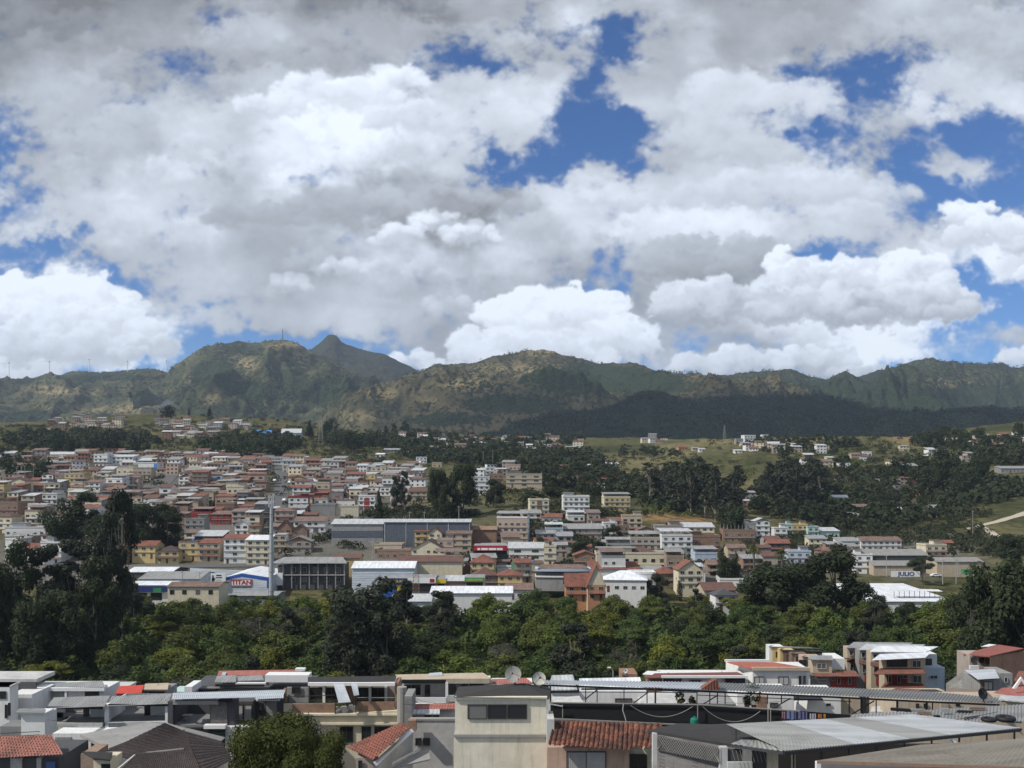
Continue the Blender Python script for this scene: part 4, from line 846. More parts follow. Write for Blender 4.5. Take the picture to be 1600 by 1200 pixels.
t,w,h=shed(217,312,905,893,402,24,6,SHEET,ROOFC['grey metal'],'wide low hall with dull grey roof left of the billboard')
for i in range(4): MB().box(w/2-9+i*3.0,w/2-8+i*3.0,-.6,11,h+.2,h+.5).build('roof_stripe',[WHITEP],t) if False else None
t,w,h=shed(198,268,894,886,425,20,5,ROOFC['dark sheet'],ROOFC['white metal'],'open shed with bright white roof below the ochre houses')
t,w,h=shed(196,262,914.5,911,378,14,5.0,WALL['white'],ROOFC['white metal'],'filling-station shop with white roof and navy blue fascia')
MB().box(-w/2-.2,w/2+.2,-.9,-.55,h-2.3,h-.3).build('blue_fascia',[NAVY],t); MB().box(w/2-5,w/2-2,-1.0,-.91,h-2.5,h-.9).build('green_sign',[GREENP],t)
for x in (-4,1.5): MB().box(x,x+4.2,-.06,-.002,-.5,2.2).build('shop_opening',[DARK_],t)
t,w,h=shed(262,342,917,909,366,12,5,WALL['cream'],ROOFC['faded tile'],'cream low house with salmon roof in front of the wide grey hall',name='house',cat='house')
for x in (-7.6,-3.2,1.6,6.2): link('window',window_mesh(1.4,1.4,1,2),t,(x,0,h-2.6))
t,w,h=shed(372,432,931,925,372,14,4,WALL['block'],ROOFC['grey metal'],'low grey gabled hall behind the valley trees under the red-lettered shed')
# grey two-storey hall with overhanging roof right of the mast
t=thing('office_building','dark two-storey open building with overhanging grey roof right of the mast','office building',P(483,912,405)); 
w=(540-428)/F*405; MB().box(-w/2+1.5,w/2-1,1.5,16,-3,7.2).build('wall',[WALL['dark grey']],t); MB().box(-w/2,w/2,0,1.49,3.2,3.6).build('floor_band',[SLAB],t)
g=MB(); g.prism([(-w/2-1,-1,8),(w/2+1,-1,8),(w/2-2,7,9.8),(-w/2+3,7,9.8)],(0,0,.25)); g.prism([(-w/2+3,7.001,9.8),(w/2-2,7.001,9.8),(w/2+1,17,8),(-w/2-1,17,8)],(0,0,.25)); g.build('roof',[ROOFC['grey metal']],t)
for x in np.linspace(-w/2+.3,w/2-.3,9): MB().box(x-.2,x+.2,.2,.6,-2,7.98).build('column',[WALL['grey']],t)
for x in np.linspace(-w/2+3,w/2-3,6): link('window',window_mesh(1.8,1.9,0,3),t,(x,1.499,4.3)); link('window',window_mesh(1.8,1.7,0,3),t,(x,1.499,.6))
MB().box(-w/2-.0,-w/2+3.8,-.5,-.2,-.6,4.3).build('white_panel',[WHITEP],t)
OCC.append((t.location[0],415,w,20,0)); HAND.append((428,540,872,905,405))
# long warehouses
t,w,h=shed(518,599,819,811,495,22,9,ROOFC['grey metal'],ROOFC['pale metal'],'long beige-roofed warehouse with a dark band across its wall','warehouse','warehouse')
MB().box(-w/2-.1,w/2+.1,-.15,-.002,2.6,h-3.2).build('dark_band',[DSHEET],t)
t,w,h=shed(600,735,816,811,492,18,8.8,DSHEET,ROOFC['pale metal'],'long slate-blue clad warehouse with thin pale roof edge','warehouse','warehouse')
for x in np.linspace(-w/2+.4,w/2-.4,5): MB().box(x-.14,x+.14,-.14,-.002,-2,h-.05).build('pilaster',[ROOFC['pale metal']],t)
t,w,h=shed(734,776,828,822,500,8,6,WALL['brick'],WALL['brick'],'long brick retaining building right of the warehouses','warehouse','warehouse')
t,w,h=shed(550,647,888,877,398,18,6,SHEET,ROOFC['white metal'],'shed with white-blue roof and pale cladding behind the big grey tree')
for x in np.linspace(-w/2+5,w/2-4,4): MB().prism([(x,-.45,h+.14),(x+.6,-.45,h+.14),(x+.6,9,h+2.3),(x,9,h+2.3)],(0,0,.05)).build('roof_seam',[ROOFC['grey metal']],t) if False else None
shed(520,562,872,866,425,10,3,WALL['yellow'],ROOFC['brown tile'],'low yellow building with brown roof and green netting',name='house',cat='house')
shed(621,722,878,868,412,14,5,WALL['cream'],ROOFC['brown tile'],'long rear wing under brown-red tile roofs with white vents',name='row_house',cat='row house')
for i,(a,b) in enumerate(((655,690),(690,722),(715,742))):
    hh(a,b,897,1.6,'cream','hip','brown tile',['left part','middle part','right part'][i]+' of the cream row under brown-red hipped roofs',D=396+i,hgt=4.0,name='row_house',cat='row house',d=12)
# shops with signs
def shop(px0,px1,yt,yb,D,label,fas,body,d=12,open_=True):
    k=D/F; w=(px1-px0)*k; h=(yb-yt)*k; t=thing('shop',label,'shop',P((px0+px1)/2,yb,D)); MB().box(-w/2,w/2,0,d,-3,h-.02).build('wall',[body],t)
    MB().box(-w/2-.1,w/2+.1,-.1,d+.1,h,h+.2).build('roof',[ROOFC['grey metal']],t); f=MB().box(-w/2,w/2,-.6,-.2,h*.62,h+.1).build('fascia_sign',[fas],t)
    if open_: MB().box(-w/2+.6,w/2-.6,-.05,-.002,0,h*.55).build('shop_opening',[DARK_],t)
    HAND.append((px0,px1,yt,yb,D)); return t,w,h,f
t,w,h,f=shop(592,637,904,925,380,'shop with navy blue sign board, yellow letters and blue lower wall',NAVY,BLUE,open_=False)
letters('FERTULAC',f,(0.8,-.62,h*.81),1.35,YELP,bold=.03); MB().box(w/2-4.2,w/2-1,-.1,-.002,h*.1,h*.52).build('poster',[YELP],t)
t,w,h,f=shop(637,681,903,924,380,'shop with white fascia and small red sign above dark opening',WHITEP,WALL['dark grey']); MB().box(w/2-2.2,w/2-.5,-.68,-.602,h*.68,h*.95).build('red_sign',[REDP],f)
t,w,h,f=shop(681,697,905,921,381,'narrow shop with plain yellow sign',YELP,WALL['grey'])
t,w,h,f=shop(726,757,903,918,381,'shop with green sign and yellow letters',GREENP,WALL['beige']); letters('LUBRICANTES',f,(0,-.62,h*.81),.95,YELP,bold=.02)
shed(697,727,908,899,381,12,4,ROOFC['rust metal'],ROOFC['pale metal'],'open shed with pale slanted roof between yellow and green shop signs')
t,w,h,f=shop(741,792,853,872,438,'shop with dark red fascia, white name panels and black front',REDP,BLACKP,open_=False)
for a,b in ((-5.6,-4.4),(-4.0,-1.2),(-.8,2.4),(2.7,5.2)): MB().box(a,b,-.68,-.602,h*.66,h*.84).build('name_panel',[WHITEP],f)
shed(673,800,927,916,356,18,4.5,WALL['white'],ROOFC['white metal'],'broad low hall with brilliant white roof behind the treetops')
shed(612,673,940,928,352,12,3.5,SHEET,ROOFC['pale metal'],'low pale blue roof beside the brilliant white hall')
# curved glass building
t=thing('office_building','wide building with rounded dark glass floors and grey fascia under reddish roof','office building',P(880,911,398)); kk=398/F
def arc(r0,z0,z1,name,m,par):
    g=MB(); pts=[]
    for a in np.linspace(-1,1,13): pts.append((a*10.7*(r0/10.7),-1.5*(1-a*a)-(r0-10.7)*.6,z0))
    pts+= [(10.7,9,z0),(-10.7,9,z0)]; g.prism(pts[::-1],(0,0,z1-z0)); return g.build(name,[m],par)
arc(10.7,-3,1.2,'ground_floor',WALL['grey'],t); arc(10.5,1.2,2.3,'glass_band',GLASS,t); arc(10.9,2.3,2.9,'floor_band',WALL['white'],t); arc(10.5,2.9,4.6,'glass_band',GLASS,t); arc(11.0,4.6,5.6,'fascia',WALL['pale blue'],t)
MB().prism([(-10,-.8,5.62),(10,-.8,5.62),(8,7,6.6),(-8,7,6.6)],(0,0,.15)).build('roof',[ROOFC['faded tile']],t); HAND.append((835,921,887,905,398))
hh(922,1000,890,1.6,'white','shed','red tile','long white house with arches under a red tile roof',D=405,ww=2.2,hgt=2.2)
hh(932,1068,866,2.6,'cream','flat','concrete','very long cream block with rows of dark square windows',D=425,wcols=10,ww=1.5,d=12,cat='apartment building',name='apartment_building',rz=-1,wh=1.3,wfr=1,bands=True,door=False)
hh(944,1010,906,1.6,'white','hip','white metal','white house with wide light grey hipped roof behind the orange villa',D=382,hgt=3)
hh(985,1024,897,1.4,'white','flat','white metal','plain white hall right of the light grey hipped roof',D=395,skiprows=(0,1),door=False)
# orange villa with steep roof
t=hh(884,921,915,2,'orange','gablex','red tile','left wing of the orange villa under a broad terracotta roof',D=362,hgt=4,rz=0,awn=1)
t=hh(918,946,914,2,'orange','gabley','red tile','orange villa front with tall pointed terracotta gable',D=358,hgt=7,rz=0,side='cream',awn=1,d=10)
# right-hand halls
t,w,h=shed(1343,1449,868,858,464,16,5,ROOFC['dark sheet'],ROOFC['concrete'],'big hangar with dull grey roof and dark open front','hangar','hangar')
shed(1464,1536,878,871,452,14,4,WALL['beige'],ROOFC['concrete'],'long beige depot with open bays right of the cream building','depot','depot')
shed(1365,1431,884,876,456,12,4,WALL['beige'],ROOFC['concrete'],'row of beige stores under one grey roof in front of the hangar','store','store building')
t=frame_at(1415,902,452,'white yard wall painted with blue letters','wall','yard_wall'); MB().box(-6.4,6.4,0,.25,-6,2.7).build('wall',[WHITEP],t); letters('JULIO',t,(.3,-.04,1.4),2.5,NAVY,bold=.06,sx=1.15)
t,w,h=shed(1350,1492,940,912,372,50,4,WALL['white'],ROOFC['white metal'],'very large low market hall with bright white sheet roof','market_hall','market hall',rk='s')
zr=(HZ-925)/F*385; a=thing('roof_light_frame','raised open frame with white roof standing on the market hall','roof structure',P(1433,934,380)); 
g=MB(); 
for x in np.linspace(-8.5,8.5,10): g.box(x-.07,x+.07,0,.14,-.2,2.6-abs(x)*0.03); 
g.box(-8.5,8.5,.0,.1,-.2,0.0); g.build('post_row',[POST],a); MB().prism([(-9.2,-.6,2.75),(9.2,-.6,2.35),(9.2,3.5,2.6),(-9.2,3.5,3.0)],(0,0,.1)).build('roof',[ROOFC['white metal']],a)
# ---------------- trees ----------------
def leafm(name,c,c2=None,sp=1.0):
    c2=c2 or tuple(q*1.75 for q in c)
    def f(nt,b):
        oi=nt.nodes.new('ShaderNodeObjectInfo').outputs['Random']; g=nt.nodes.new('ShaderNodeNewGeometry').outputs['Position']
        n1=nnoise(nt,0.55,3,0.6,vec=g); n2=nnoise(nt,4.0,2,0.6,vec=g)
        cc=nmix(nt,nramp(nt,n1,(0.36,0.0),(0.64,1.0)),c,c2); cc=nmix(nt,nramp(nt,n2,(0.4,0.0),(0.62,0.55)),cc,tuple(q*0.45 for q in c))
        cc=nmix(nt,nmath(nt,'MULTIPLY',oi,0.6),cc,nmix(nt,1.0,cc,(0.62,0.60,0.62),'MULTIPLY'))
        nt.links.new(cc,b.inputs['Base Color']); b.inputs['Roughness'].default_value=0.75; b.inputs['Specular IOR Level'].default_value=0.12
        tr=nt.nodes.new('ShaderNodeBsdfTranslucent'); nt.links.new(cc,tr.inputs[0]); ms=nt.nodes.new('ShaderNodeMixShader'); ms.inputs[0].default_value=0.25
        out=nt.nodes['Material Output']; nt.links.new(b.outputs[0],ms.inputs[1]); nt.links.new(tr.outputs[0],ms.inputs[2]); nt.links.new(ms.outputs[0],out.inputs[0])
    return mat(name,f)
LEAF={'olive':leafm('olive leaves',(0.084,0.102,0.027)),'green':leafm('mid green leaves',(0.058,0.086,0.025)),'dark':leafm('dark leaves',(0.036,0.049,0.023)),'yellow':leafm('yellow green leaves',(0.120,0.130,0.024)),
      'grey':leafm('grey twiggy leaves',(0.085,0.088,0.062)),'euca':leafm('eucalyptus leaves',(0.040,0.050,0.031),(0.080,0.088,0.058)),'pine':leafm('pine needles',(0.019,0.030,0.017)),'bright':leafm('fresh green leaves',(0.095,0.125,0.028)),
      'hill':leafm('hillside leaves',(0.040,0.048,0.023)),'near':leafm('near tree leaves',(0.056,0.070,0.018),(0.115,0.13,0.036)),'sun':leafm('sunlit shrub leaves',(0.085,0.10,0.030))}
BARK=wallm('tree bark',(0.13,0.11,0.09),0.9); PALEBARK=wallm('pale eucalyptus bark',(0.26,0.23,0.19),0.8)
def quads_mesh(name,P0,Nn,sz,rng,mats,asp=1.6,extra=None):
    n=len(P0); t=rng.randn(n,3); u=np.cross(Nn,t); u/=np.linalg.norm(u,axis=1)[:,None]+1e-9; v=np.cross(Nn,u)
    a=u*(sz*0.5*asp)[:,None]; b=v*(sz*0.5)[:,None]
    V=np.stack([P0-a-b*0.3,P0-a*0.1-b,P0+a+b*0.2,P0+a*0.1+b],1).reshape(-1,3)
    me=bpy.data.meshes.new(name); nv=len(V); me.vertices.add(nv); me.vertices.foreach_set('co',V.ravel().astype(np.float32))
    me.loops.add(nv); me.loops.foreach_set('vertex_index',np.arange(nv,dtype=np.int32)); me.polygons.add(n); me.polygons.foreach_set('loop_start',(np.arange(n)*4).astype(np.int32)); me.polygons.foreach_set('loop_total',np.full(n,4,np.int32))
    me.update(calc_edges=True)
    for m in mats: me.materials.append(m)
    return me
def crown_points(blobs,n,rng,up=0.5,shell=0.45):
    w=np.array([b[3]*b[4]+b[3]**2 for b in blobs]); w=w/w.sum(); idx=rng.choice(len(blobs),n,p=w); B=np.array(blobs)[idx]
    d=rng.randn(n,3); d/=np.linalg.norm(d,axis=1)[:,None]; r=(shell+(1-shell)*rng.rand(n))**0.6*(1+0.10*rng.randn(n))
    p=B[:,:3]+d*r[:,None]*np.stack([B[:,3],B[:,3],B[:,4]],1)
    nn=d+np.array([0,0,up])+0.55*rng.randn(n,3); nn/=np.linalg.norm(nn,axis=1)[:,None]; return p,nn
def limbs(mb,blobs,h0,r,lean,rng,n=7):
    """tapering trunk with limbs that reach into the leaf masses"""
    tops=sorted(blobs,key=lambda b:-b[2])[0]; pts=[Vector((0,0,-1.5))]; H1=tops[2]*0.85
    for k in range(1,7): t=k/6; pts.append(Vector((lean[0]*t*t+rng.randn()*.12*r*4,lean[1]*t*t+rng.randn()*.12*r*4,H1*t)))
    for k in range(6): mb.tube(pts[k],pts[k+1],r*(1-.13*k),r*(1-.13*(k+1)),7,cap=False)
    for i in rng.choice(len(blobs),min(n,len(blobs)),replace=False):
        b=blobs[i]; e=Vector(b[:3]); k=min(5,max(1,int((e.z*.55)/H1*6))); s=pts[k]; m=(s+e)/2+Vector((0,0,-.08*(e-s).length)); mb.tube(s,m,r*.42,r*.28,5,cap=False); mb.tube(m,e,r*.28,r*.09,5,cap=False)
def proto(kind,seed,n,leaf,far=False):
    """crown and trunk of a tree 10 m high"""
    rng=np.random.RandomState(seed); bl=[]; tr=MB(); up=.5; r=.22; lean=(0,0); nl=7
    if kind=='broad':
        for k in range(17 if not far else 9):
            a=rng.uniform(0,6.28); q=rng.rand()**.6*3.1; z=rng.uniform(4.2,8.3)-q*.35; s=rng.uniform(1.1,2.1); bl.append((math.cos(a)*q,math.sin(a)*q,z,s,s*.75))
        bl.append((0,0,8.4,1.7,1.3))
    elif kind=='umbrella':
        for k in range(16):
            a=rng.uniform(0,6.28); q=rng.rand()**.5*5.2; z=8.6-q*q*.07-rng.choice((0,1.4,2.6))*rng.rand(); s=rng.uniform(1.3,2.3); bl.append((math.cos(a)*q,math.sin(a)*q,z,s,s*.32))
        up=1.2
    elif kind=='euca':      # tall, leaf masses held apart on steep limbs
        for k in range(15):
            z=3.3+6.3*(k/14)**.9; q=(1.9-.13*(z-4.5)**2*.35)*rng.uniform(.35,1.05); a=rng.uniform(0,6.28); s=rng.uniform(.62,1.05)*(1.15 if z<7.5 else .85); bl.append((math.cos(a)*max(q,.2),math.sin(a)*max(q,.2),z+rng.uniform(-.3,.3),s,s*.85))
        bl.append((rng.uniform(-.2,.2),0,9.5,.6,.6)); r=.13; lean=(rng.uniform(-.4,.4),0); nl=10
    elif kind=='full':      # tall dense rounded evergreen
        for k in range(20):
            z=rng.uniform(2.2,9.0); q=2.6*math.sqrt(max(0,1-((z-4.9)/4.8)**2))*rng.uniform(.35,.95); a=rng.uniform(0,6.28); s=rng.uniform(.9,1.5); bl.append((math.cos(a)*q,math.sin(a)*q,z,s,s*.85))
    elif kind=='conifer':
        for k in range(12):
            z=1.6+8*k/12; s=max(.25,(1-z/10.4)*2.3); 
            for j in range(3): a=rng.uniform(0,6.28); bl.append((math.cos(a)*s*.45,math.sin(a)*s*.45,z,s*.75,.6))
        up=-.1
    elif kind=='cypress':
        for k in range(9): z=1+k; s=.95*(1-((z-3.5)/8)**2); bl.append((0,0,z,max(.3,s),.8))
        r=.12
    elif kind=='near':
        for k in range(34):
            a=rng.uniform(0,6.28); z=rng.uniform(3.4,9.0); q=3.3*math.sqrt(max(0,1-((z-6.1)/3.3)**2))*rng.uniform(.5,.95); s=rng.uniform(.8,1.35); bl.append((math.cos(a)*q,math.sin(a)*q,z,s,s*.8))
    elif kind=='wispy':
        for k in range(12):
            a=rng.uniform(0,6.28); q=rng.rand()**.5*3.4; z=rng.uniform(4.5,8.6)-q*.25; s=rng.uniform(1.0,1.7); bl.append((math.cos(a)*q,math.sin(a)*q,z,s,s*.7))
        nl=12
    elif kind=='bush':
        for k in range(8):
            a=rng.uniform(0,6.28); q=rng.rand()**.5*2.6; s=rng.uniform(1.2,2.0); bl.append((math.cos(a)*q,math.sin(a)*q,rng.uniform(1.2,4.2)-q*.3,s,s))
    if kind=='palm':
        p=[];nn=[]; 
        for k in range(26):
            a=rng.uniform(0,6.28); el=rng.uniform(-.5,1.2)
            for j in range(14):
                t=(j+1)/14*2.6; z=math.sin(el)*t-.16*t*t; 
                for s_ in (-1,1): p.append((math.cos(a)*math.cos(el)*t+s_*.14*math.sin(a),math.sin(a)*math.cos(el)*t-s_*.14*math.cos(a),8.6+z)); nn.append((rng.randn()*.3,rng.randn()*.3,1))
        p=np.array(p); nn=np.array(nn); nn/=np.linalg.norm(nn,axis=1)[:,None]; cm=quads_mesh('crown',p,nn,np.full(len(p),.3),rng,[leaf],1.6); tr.tube((0,0,-1),(0.1,0,8.6),.32,.24,8)
    else:
        p,nn=crown_points(bl,n,rng,up,.35 if kind!='wispy' else .1)
        base={'broad':.30,'umbrella':.30,'euca':.21,'full':.23,'conifer':.22,'cypress':.2,'wispy':.16,'bush':.3,'near':.105}[kind]*(1.9 if far else 1.0)
        cm=quads_mesh('crown',p,nn,base*(.6+.8*rng.rand(n)),rng,[leaf],1.5)
        limbs(tr,bl,4,r,lean,rng,nl)
    return cm,tr.mesh('trunk',[PALEBARK if kind in('euca','wispy') else BARK])
PR={}
for kd,cnt,n in (('broad',5,5200),('umbrella',3,5200),('euca',4,5600),('full',4,7500),('conifer',2,3600),('cypress',1,1500),('wispy',2,2600),('palm',1,0),('bush',2,1600),('near',2,42000)):
    PR[kd]=[proto(kd,100+17*i+len(kd),n,LEAF['olive']) for i in range(cnt)]
for kd,cnt,n in (('broad',4,520),('euca',3,620),('full',3,700),('conifer',2,380)):
    PR['far_'+kd]=[proto(kd,300+17*i+len(kd),n,LEAF['hill'],True) for i in range(cnt)]
TREES=[]
def tree(x,y,h,kind,leaf,label,rnd,group=None,sx=1.0,name='tree',cat='tree',z=None,parts=True):
    cm,tm=PR[kind][rnd.randrange(len(PR[kind]))]; z=float(H(x,y)) if z is None else z; s=h/10.0
    root=link(name,tm if False else None,None,(x,y,z)); tag(root,label,cat,group); rz=rnd.uniform(0,6.28)
    c=link('crown',cm,root,None,rz,(s*sx,s*sx,s)); t=link('trunk',tm,root,None,rz,(s*sx,s*sx,s)); c.material_slots[0].link='OBJECT'; c.material_slots[0].material=LEAF[leaf]
    TREES.append((x,y,h*.35*sx)); return root
def tree_px(px,ytop,D,h_or_none,kind,leaf,label,rnd,wpx=None,**kw):
    x=(px-800)/F*D; z=float(H(x,D)); h=(HZ-ytop)/F*D-z if h_or_none is None else h_or_none
    base={'broad':8.6,'umbrella':13.5,'euca':4.6,'full':6.6,'conifer':4.6,'cypress':2,'wispy':8.6,'palm':5,'bush':8,'near':7.6}[kind.replace('far_','')]
    sx=1.0 if wpx is None else (wpx/F*D)/(base*h/10); return tree(x,D,h,kind,leaf,label,rnd,sx=sx,**kw)
rt=random.Random(5)
# trees one can point at: photo column, top row, distance, kind, leaves, width
for a in ((192,768,300,'euca','euca','tallest eucalyptus with bare pale trunk beside the white parapet shed',62),(168,800,292,'euca','euca','tall eucalyptus just left of the tallest one with bare trunk',60),(118,850,285,'euca','euca','dark broken-crowned eucalyptus between the left edge and the tallest one',90),(70,858,280,'euca','euca','dark eucalyptus with open crown near the left edge',80),
  (150,868,272,'full','dark','dense dark tree below the eucalyptus crowns',80),(22,842,275,'full','dark','dark tall tree cut by the left edge of the view',70),(-6,860,262,'full','dark','very dark tree at the left edge, behind the cut one',70),(92,905,262,'full','dark','dense dark tree in front of the broken-crowned eucalyptus',84),(48,920,256,'full','dark','lower dark tree near the left edge of the belt',72),(178,905,275,'full','dark','dark tree round the foot of the bare eucalyptus trunk',60),
  (576,882,258,'full','euca','big grey-green spreading tree in the middle of the valley belt',140),(548,925,246,'full','euca','left shoulder tree beside the big grey-green one',90),(606,930,247,'full','euca','right shoulder tree beside the big grey-green one',90),
  (1304,836,345,'full','dark','big round dark tree left of the white market hall',104),(1212,872,350,'full','dark','broad dark tree left of the big round one by the market hall',104),(1262,868,376,'full','dark','dark tree filling the gap between the two big round ones',70),(1180,900,360,'full','dark','lower dark tree at the left of the round pair',64),(1340,900,366,'full','dark','dark tree at the right foot of the big round one',60),
  (1568,848,250,'full','dark','huge dark tree at the right edge above the valley belt',130),(1612,862,245,'full','dark','huge dark tree cut by the right edge',110),(1522,905,256,'full','dark','dark tree left of the huge one at the right edge',76),(1500,925,315,'broad','dark','small-leaved dark tree below the market hall corner',60),
  (100,775,470,'broad','dark','dark spreading tree in front of the lower left town',74),(130,770,475,'euca','dark','left one of the dark crowns rising before the town',58),(203,768,470,'full','dark','dark crown rising beside the climbing left street',62),(232,785,468,'full','dark','dark crown right of the one by the left street',62),(262,785,472,'full','dark','rightmost dark crown of the group in front of the lower town',56),(160,800,460,'broad','dark','dark crown low between the two groups before the town',80),
  (684,722,575,'full','dark','left of the two tall dark trees behind the long warehouses',36),(724,713,580,'full','dark','right of the two tall dark trees behind the long warehouses',48),(703,745,572,'full','dark','lower dark tree wedged between the two tall ones',40),(775,748,600,'full','dark','round dark tree below the tan school building',34),(832,763,600,'umbrella','dark','flat-crowned dark tree below the tan school building',40),(592,758,560,'conifer','dark','thin dark conifer at the right edge of the town',22),
  (618,744,600,'euca','euca','loose grey-green tree before the white town-edge house',22),(632,738,600,'euca','euca','thin grey-green tree right of the loose one at the town edge',20),(862,752,620,'broad','dark','dark tree beside the striped brick block',30),
  (1441,862,432,'umbrella','dark','flat-topped dark tree in front of the big hangar',48),(1127,855,440,'cypress','dark','slim dark cypress left of the palms',18),(1150,858,438,'conifer','dark','dark conifer beside the slim cypress',26),(1178,850,436,'palm','olive','palm left of the broad dark tree',26),(1222,855,440,'palm','olive','palm close to the pale blue house',26),(1135,868,436,'full','dark','dark bushy tree in front of the beige faded-tile house',26),(1193,868,430,'full','dark','dark bushy tree between the two palms',30),
  (1062,905,398,'cypress','dark','clipped dark cypress before the arched villa',12),(1030,895,388,'full','euca','loose grey-green tree beside the orange villa',34),(1010,905,386,'full','euca','loose small tree right of the orange villa',26),
  (958,815,510,'full','dark','dark tree clump under the pale row house',34),(905,845,470,'full','dark','dark bushy tree below the pale row house',40),(940,842,472,'full','dark','dark bushes right of the pale row house',40),(846,838,480,'full','green','green tree left of the arched cream house',24),(1580,826,455,'full','dark','dark tree on the slope by the dirt track',54)):
    tree_px(a[0],a[1],a[2],None,a[3],a[4],a[5],rt,wpx=a[6])
NAMED=list(TREES)
# the belt of trees along the valley floor
def beltzone(px):
    for a,b in ((215,'below the eucalyptus group'),(330,'below the filling-station shop'),(440,'below the red-lettered shed'),(560,'below the dark office building'),(680,'round the big grey-green tree'),(800,'below the brilliant white hall'),(950,'below the orange villa'),(1110,'below the arched villa'),(1260,'below the broad dark tree'),(1400,'below the big round dark tree'),(1520,'below the market hall')):
        if px<a: return b
    return 'near the right edge'
belt=[]; rb=random.Random(77); y=178.0
while y<366:
    x=-0.53*y+rb.uniform(0,10)
    while x<0.53*y:
        xx=x+rb.uniform(-3,3); yy=y+rb.uniform(-4,4); px=800+F*xx/yy
        if all((xx-a)**2+(yy-b)**2>(r*.8+2)**2 for a,b,r in NAMED) and not any(abs(o[0]-xx)<o[2]/2+3 and o[1]-o[3]/2-6<yy<o[1]+o[3]/2+3 for o in OCC):
            h=rb.uniform(8.5,13.5); 
            if yy>335: h*=.78
            q=rb.random(); dk=max(0,min(1,(260-px)/200))
            if q<.12: kd,lf='umbrella',rb.choice(('olive','green','yellow'))
            elif q<.2: kd,lf='wispy','grey'
            elif q<.27: kd,lf='euca','euca'; 
            else: kd,lf='broad',rb.choice(('olive','olive','olive','olive','green','green','green','green','bright','bright','yellow','dark'))
            if rb.random()<dk*.7: lf='dark'
            if 60<px<330 and yy<230 and rb.random()<.45: kd,lf='wispy','grey'
            if kd=='euca': h*=1.4
            nm={'olive':'olive green','green':'mid green','bright':'fresh green','yellow':'yellowish green','dark':'dark green','grey':'greyish bare-twigged','euca':'grey-green slender'}[lf]
            sh={'umbrella':'flat-topped tree','wispy':'tree','euca':'tree','broad':'round-crowned tree'}[kd]
            dep='front' if yy<235 else 'middle' if yy<300 else 'back'
            o=tree(xx,yy,h,kd,lf,f"{nm} {sh}, {dep} of belt, {beltzone(px)}",rb,'trees of the valley belt',sx=rb.uniform(1.0,1.35)*(0.75 if kd=='umbrella' else 1)); belt.append((o,px))
        x+=rb.uniform(12.5,16.5)
    y+=12.5
ordinals([(o,p) for o,p in belt],'from left'); print('belt',len(belt))
# trees of the upper hillsides that stand out
CL=[(30,745,40,10,16,'far_full','dark',9,16,'on the dark knoll at the left edge'),(25,722,34,16,14,'far_full','dark',9,15,'high on the dark knoll at the left edge'),(110,705,50,4,8,'far_conifer','pine',12,20,'of the conifer row behind the left sheds'),(165,706,40,4,8,'far_conifer','pine',13,22,'of the conifers above the white cube house'),(205,700,30,4,6,'far_full','pine',12,18,'left of the far village'),
 (255,657,14,3,3,'far_full','pine',16,24,'on the crest by the thin smoke'),(320,652,30,3,6,'far_conifer','pine',12,20,'on the far village crest'),(380,715,60,8,18,'far_full','dark',10,17,'in the dark wood under the blue hangar'),(440,700,30,8,8,'far_full','dark',9,15,'right part of the wood under the blue hangar'),(492,684,12,4,5,'far_conifer','pine',18,26,'of the tall dark pair right of the hangars'),(515,682,9,4,4,'far_full','pine',18,26,'beside the tall dark pair'),
 (552,704,20,8,8,'far_full','dark',14,24,'of the tall group on the green slope'),(590,702,18,7,6,'far_full','dark',12,18,'of the lower group on the green slope'),(622,680,24,6,6,'far_full','pine',13,22,'below the centre mountain foot'),(690,710,60,14,10,'far_broad','hill',8,14,'on the mixed slope above the dark tree pair'),(760,715,60,14,9,'far_full','dark',9,15,'between the scattered houses of the mid slope'),
 (850,740,40,20,10,'far_full','hill',10,16,'of the wood above the tan school building'),(925,755,60,20,16,'far_full','dark',11,18,'of the dark wood left of the meadow'),(985,712,20,5,5,'far_broad','dark',9,13,'in the middle of the meadow'),(1035,715,26,5,7,'far_broad','dark',9,14,'at the top of the meadow'),(1060,790,46,12,14,'far_euca','euca',24,34,'of the eucalyptus grove under the ridge'),(1115,800,44,16,16,'far_euca','euca',24,36,'of the right part of the eucalyptus grove'),
 (1135,835,26,10,8,'far_full','dark',16,24,'at the foot of the eucalyptus grove'),(1240,790,44,14,15,'far_euca','euca',26,36,'of the grove right of the bare field'),(1270,815,40,14,10,'far_full','dark',12,18,'at the foot of the grove right of the bare field'),(1330,760,50,24,10,'far_broad','hill',9,15,'in the shaded hollow on the right'),(1400,800,40,16,10,'far_full','dark',14,22,'low in the dark right-hand wood'),
 (1440,755,64,28,16,'far_full','dark',18,28,'of the dark right-hand wood'),(1500,765,46,22,14,'far_full','dark',18,28,'in the right half of the dark wood'),(1540,700,60,8,9,'far_full','dark',12,18,'among the houses of the right ridge'),(1470,700,30,8,7,'far_full','hill',14,22,'near the lone white shed on the right ridge'),(1590,690,20,8,4,'far_full','dark',14,20,'at the right edge by the ridge houses')]
hillt=[]; rh=random.Random(31)
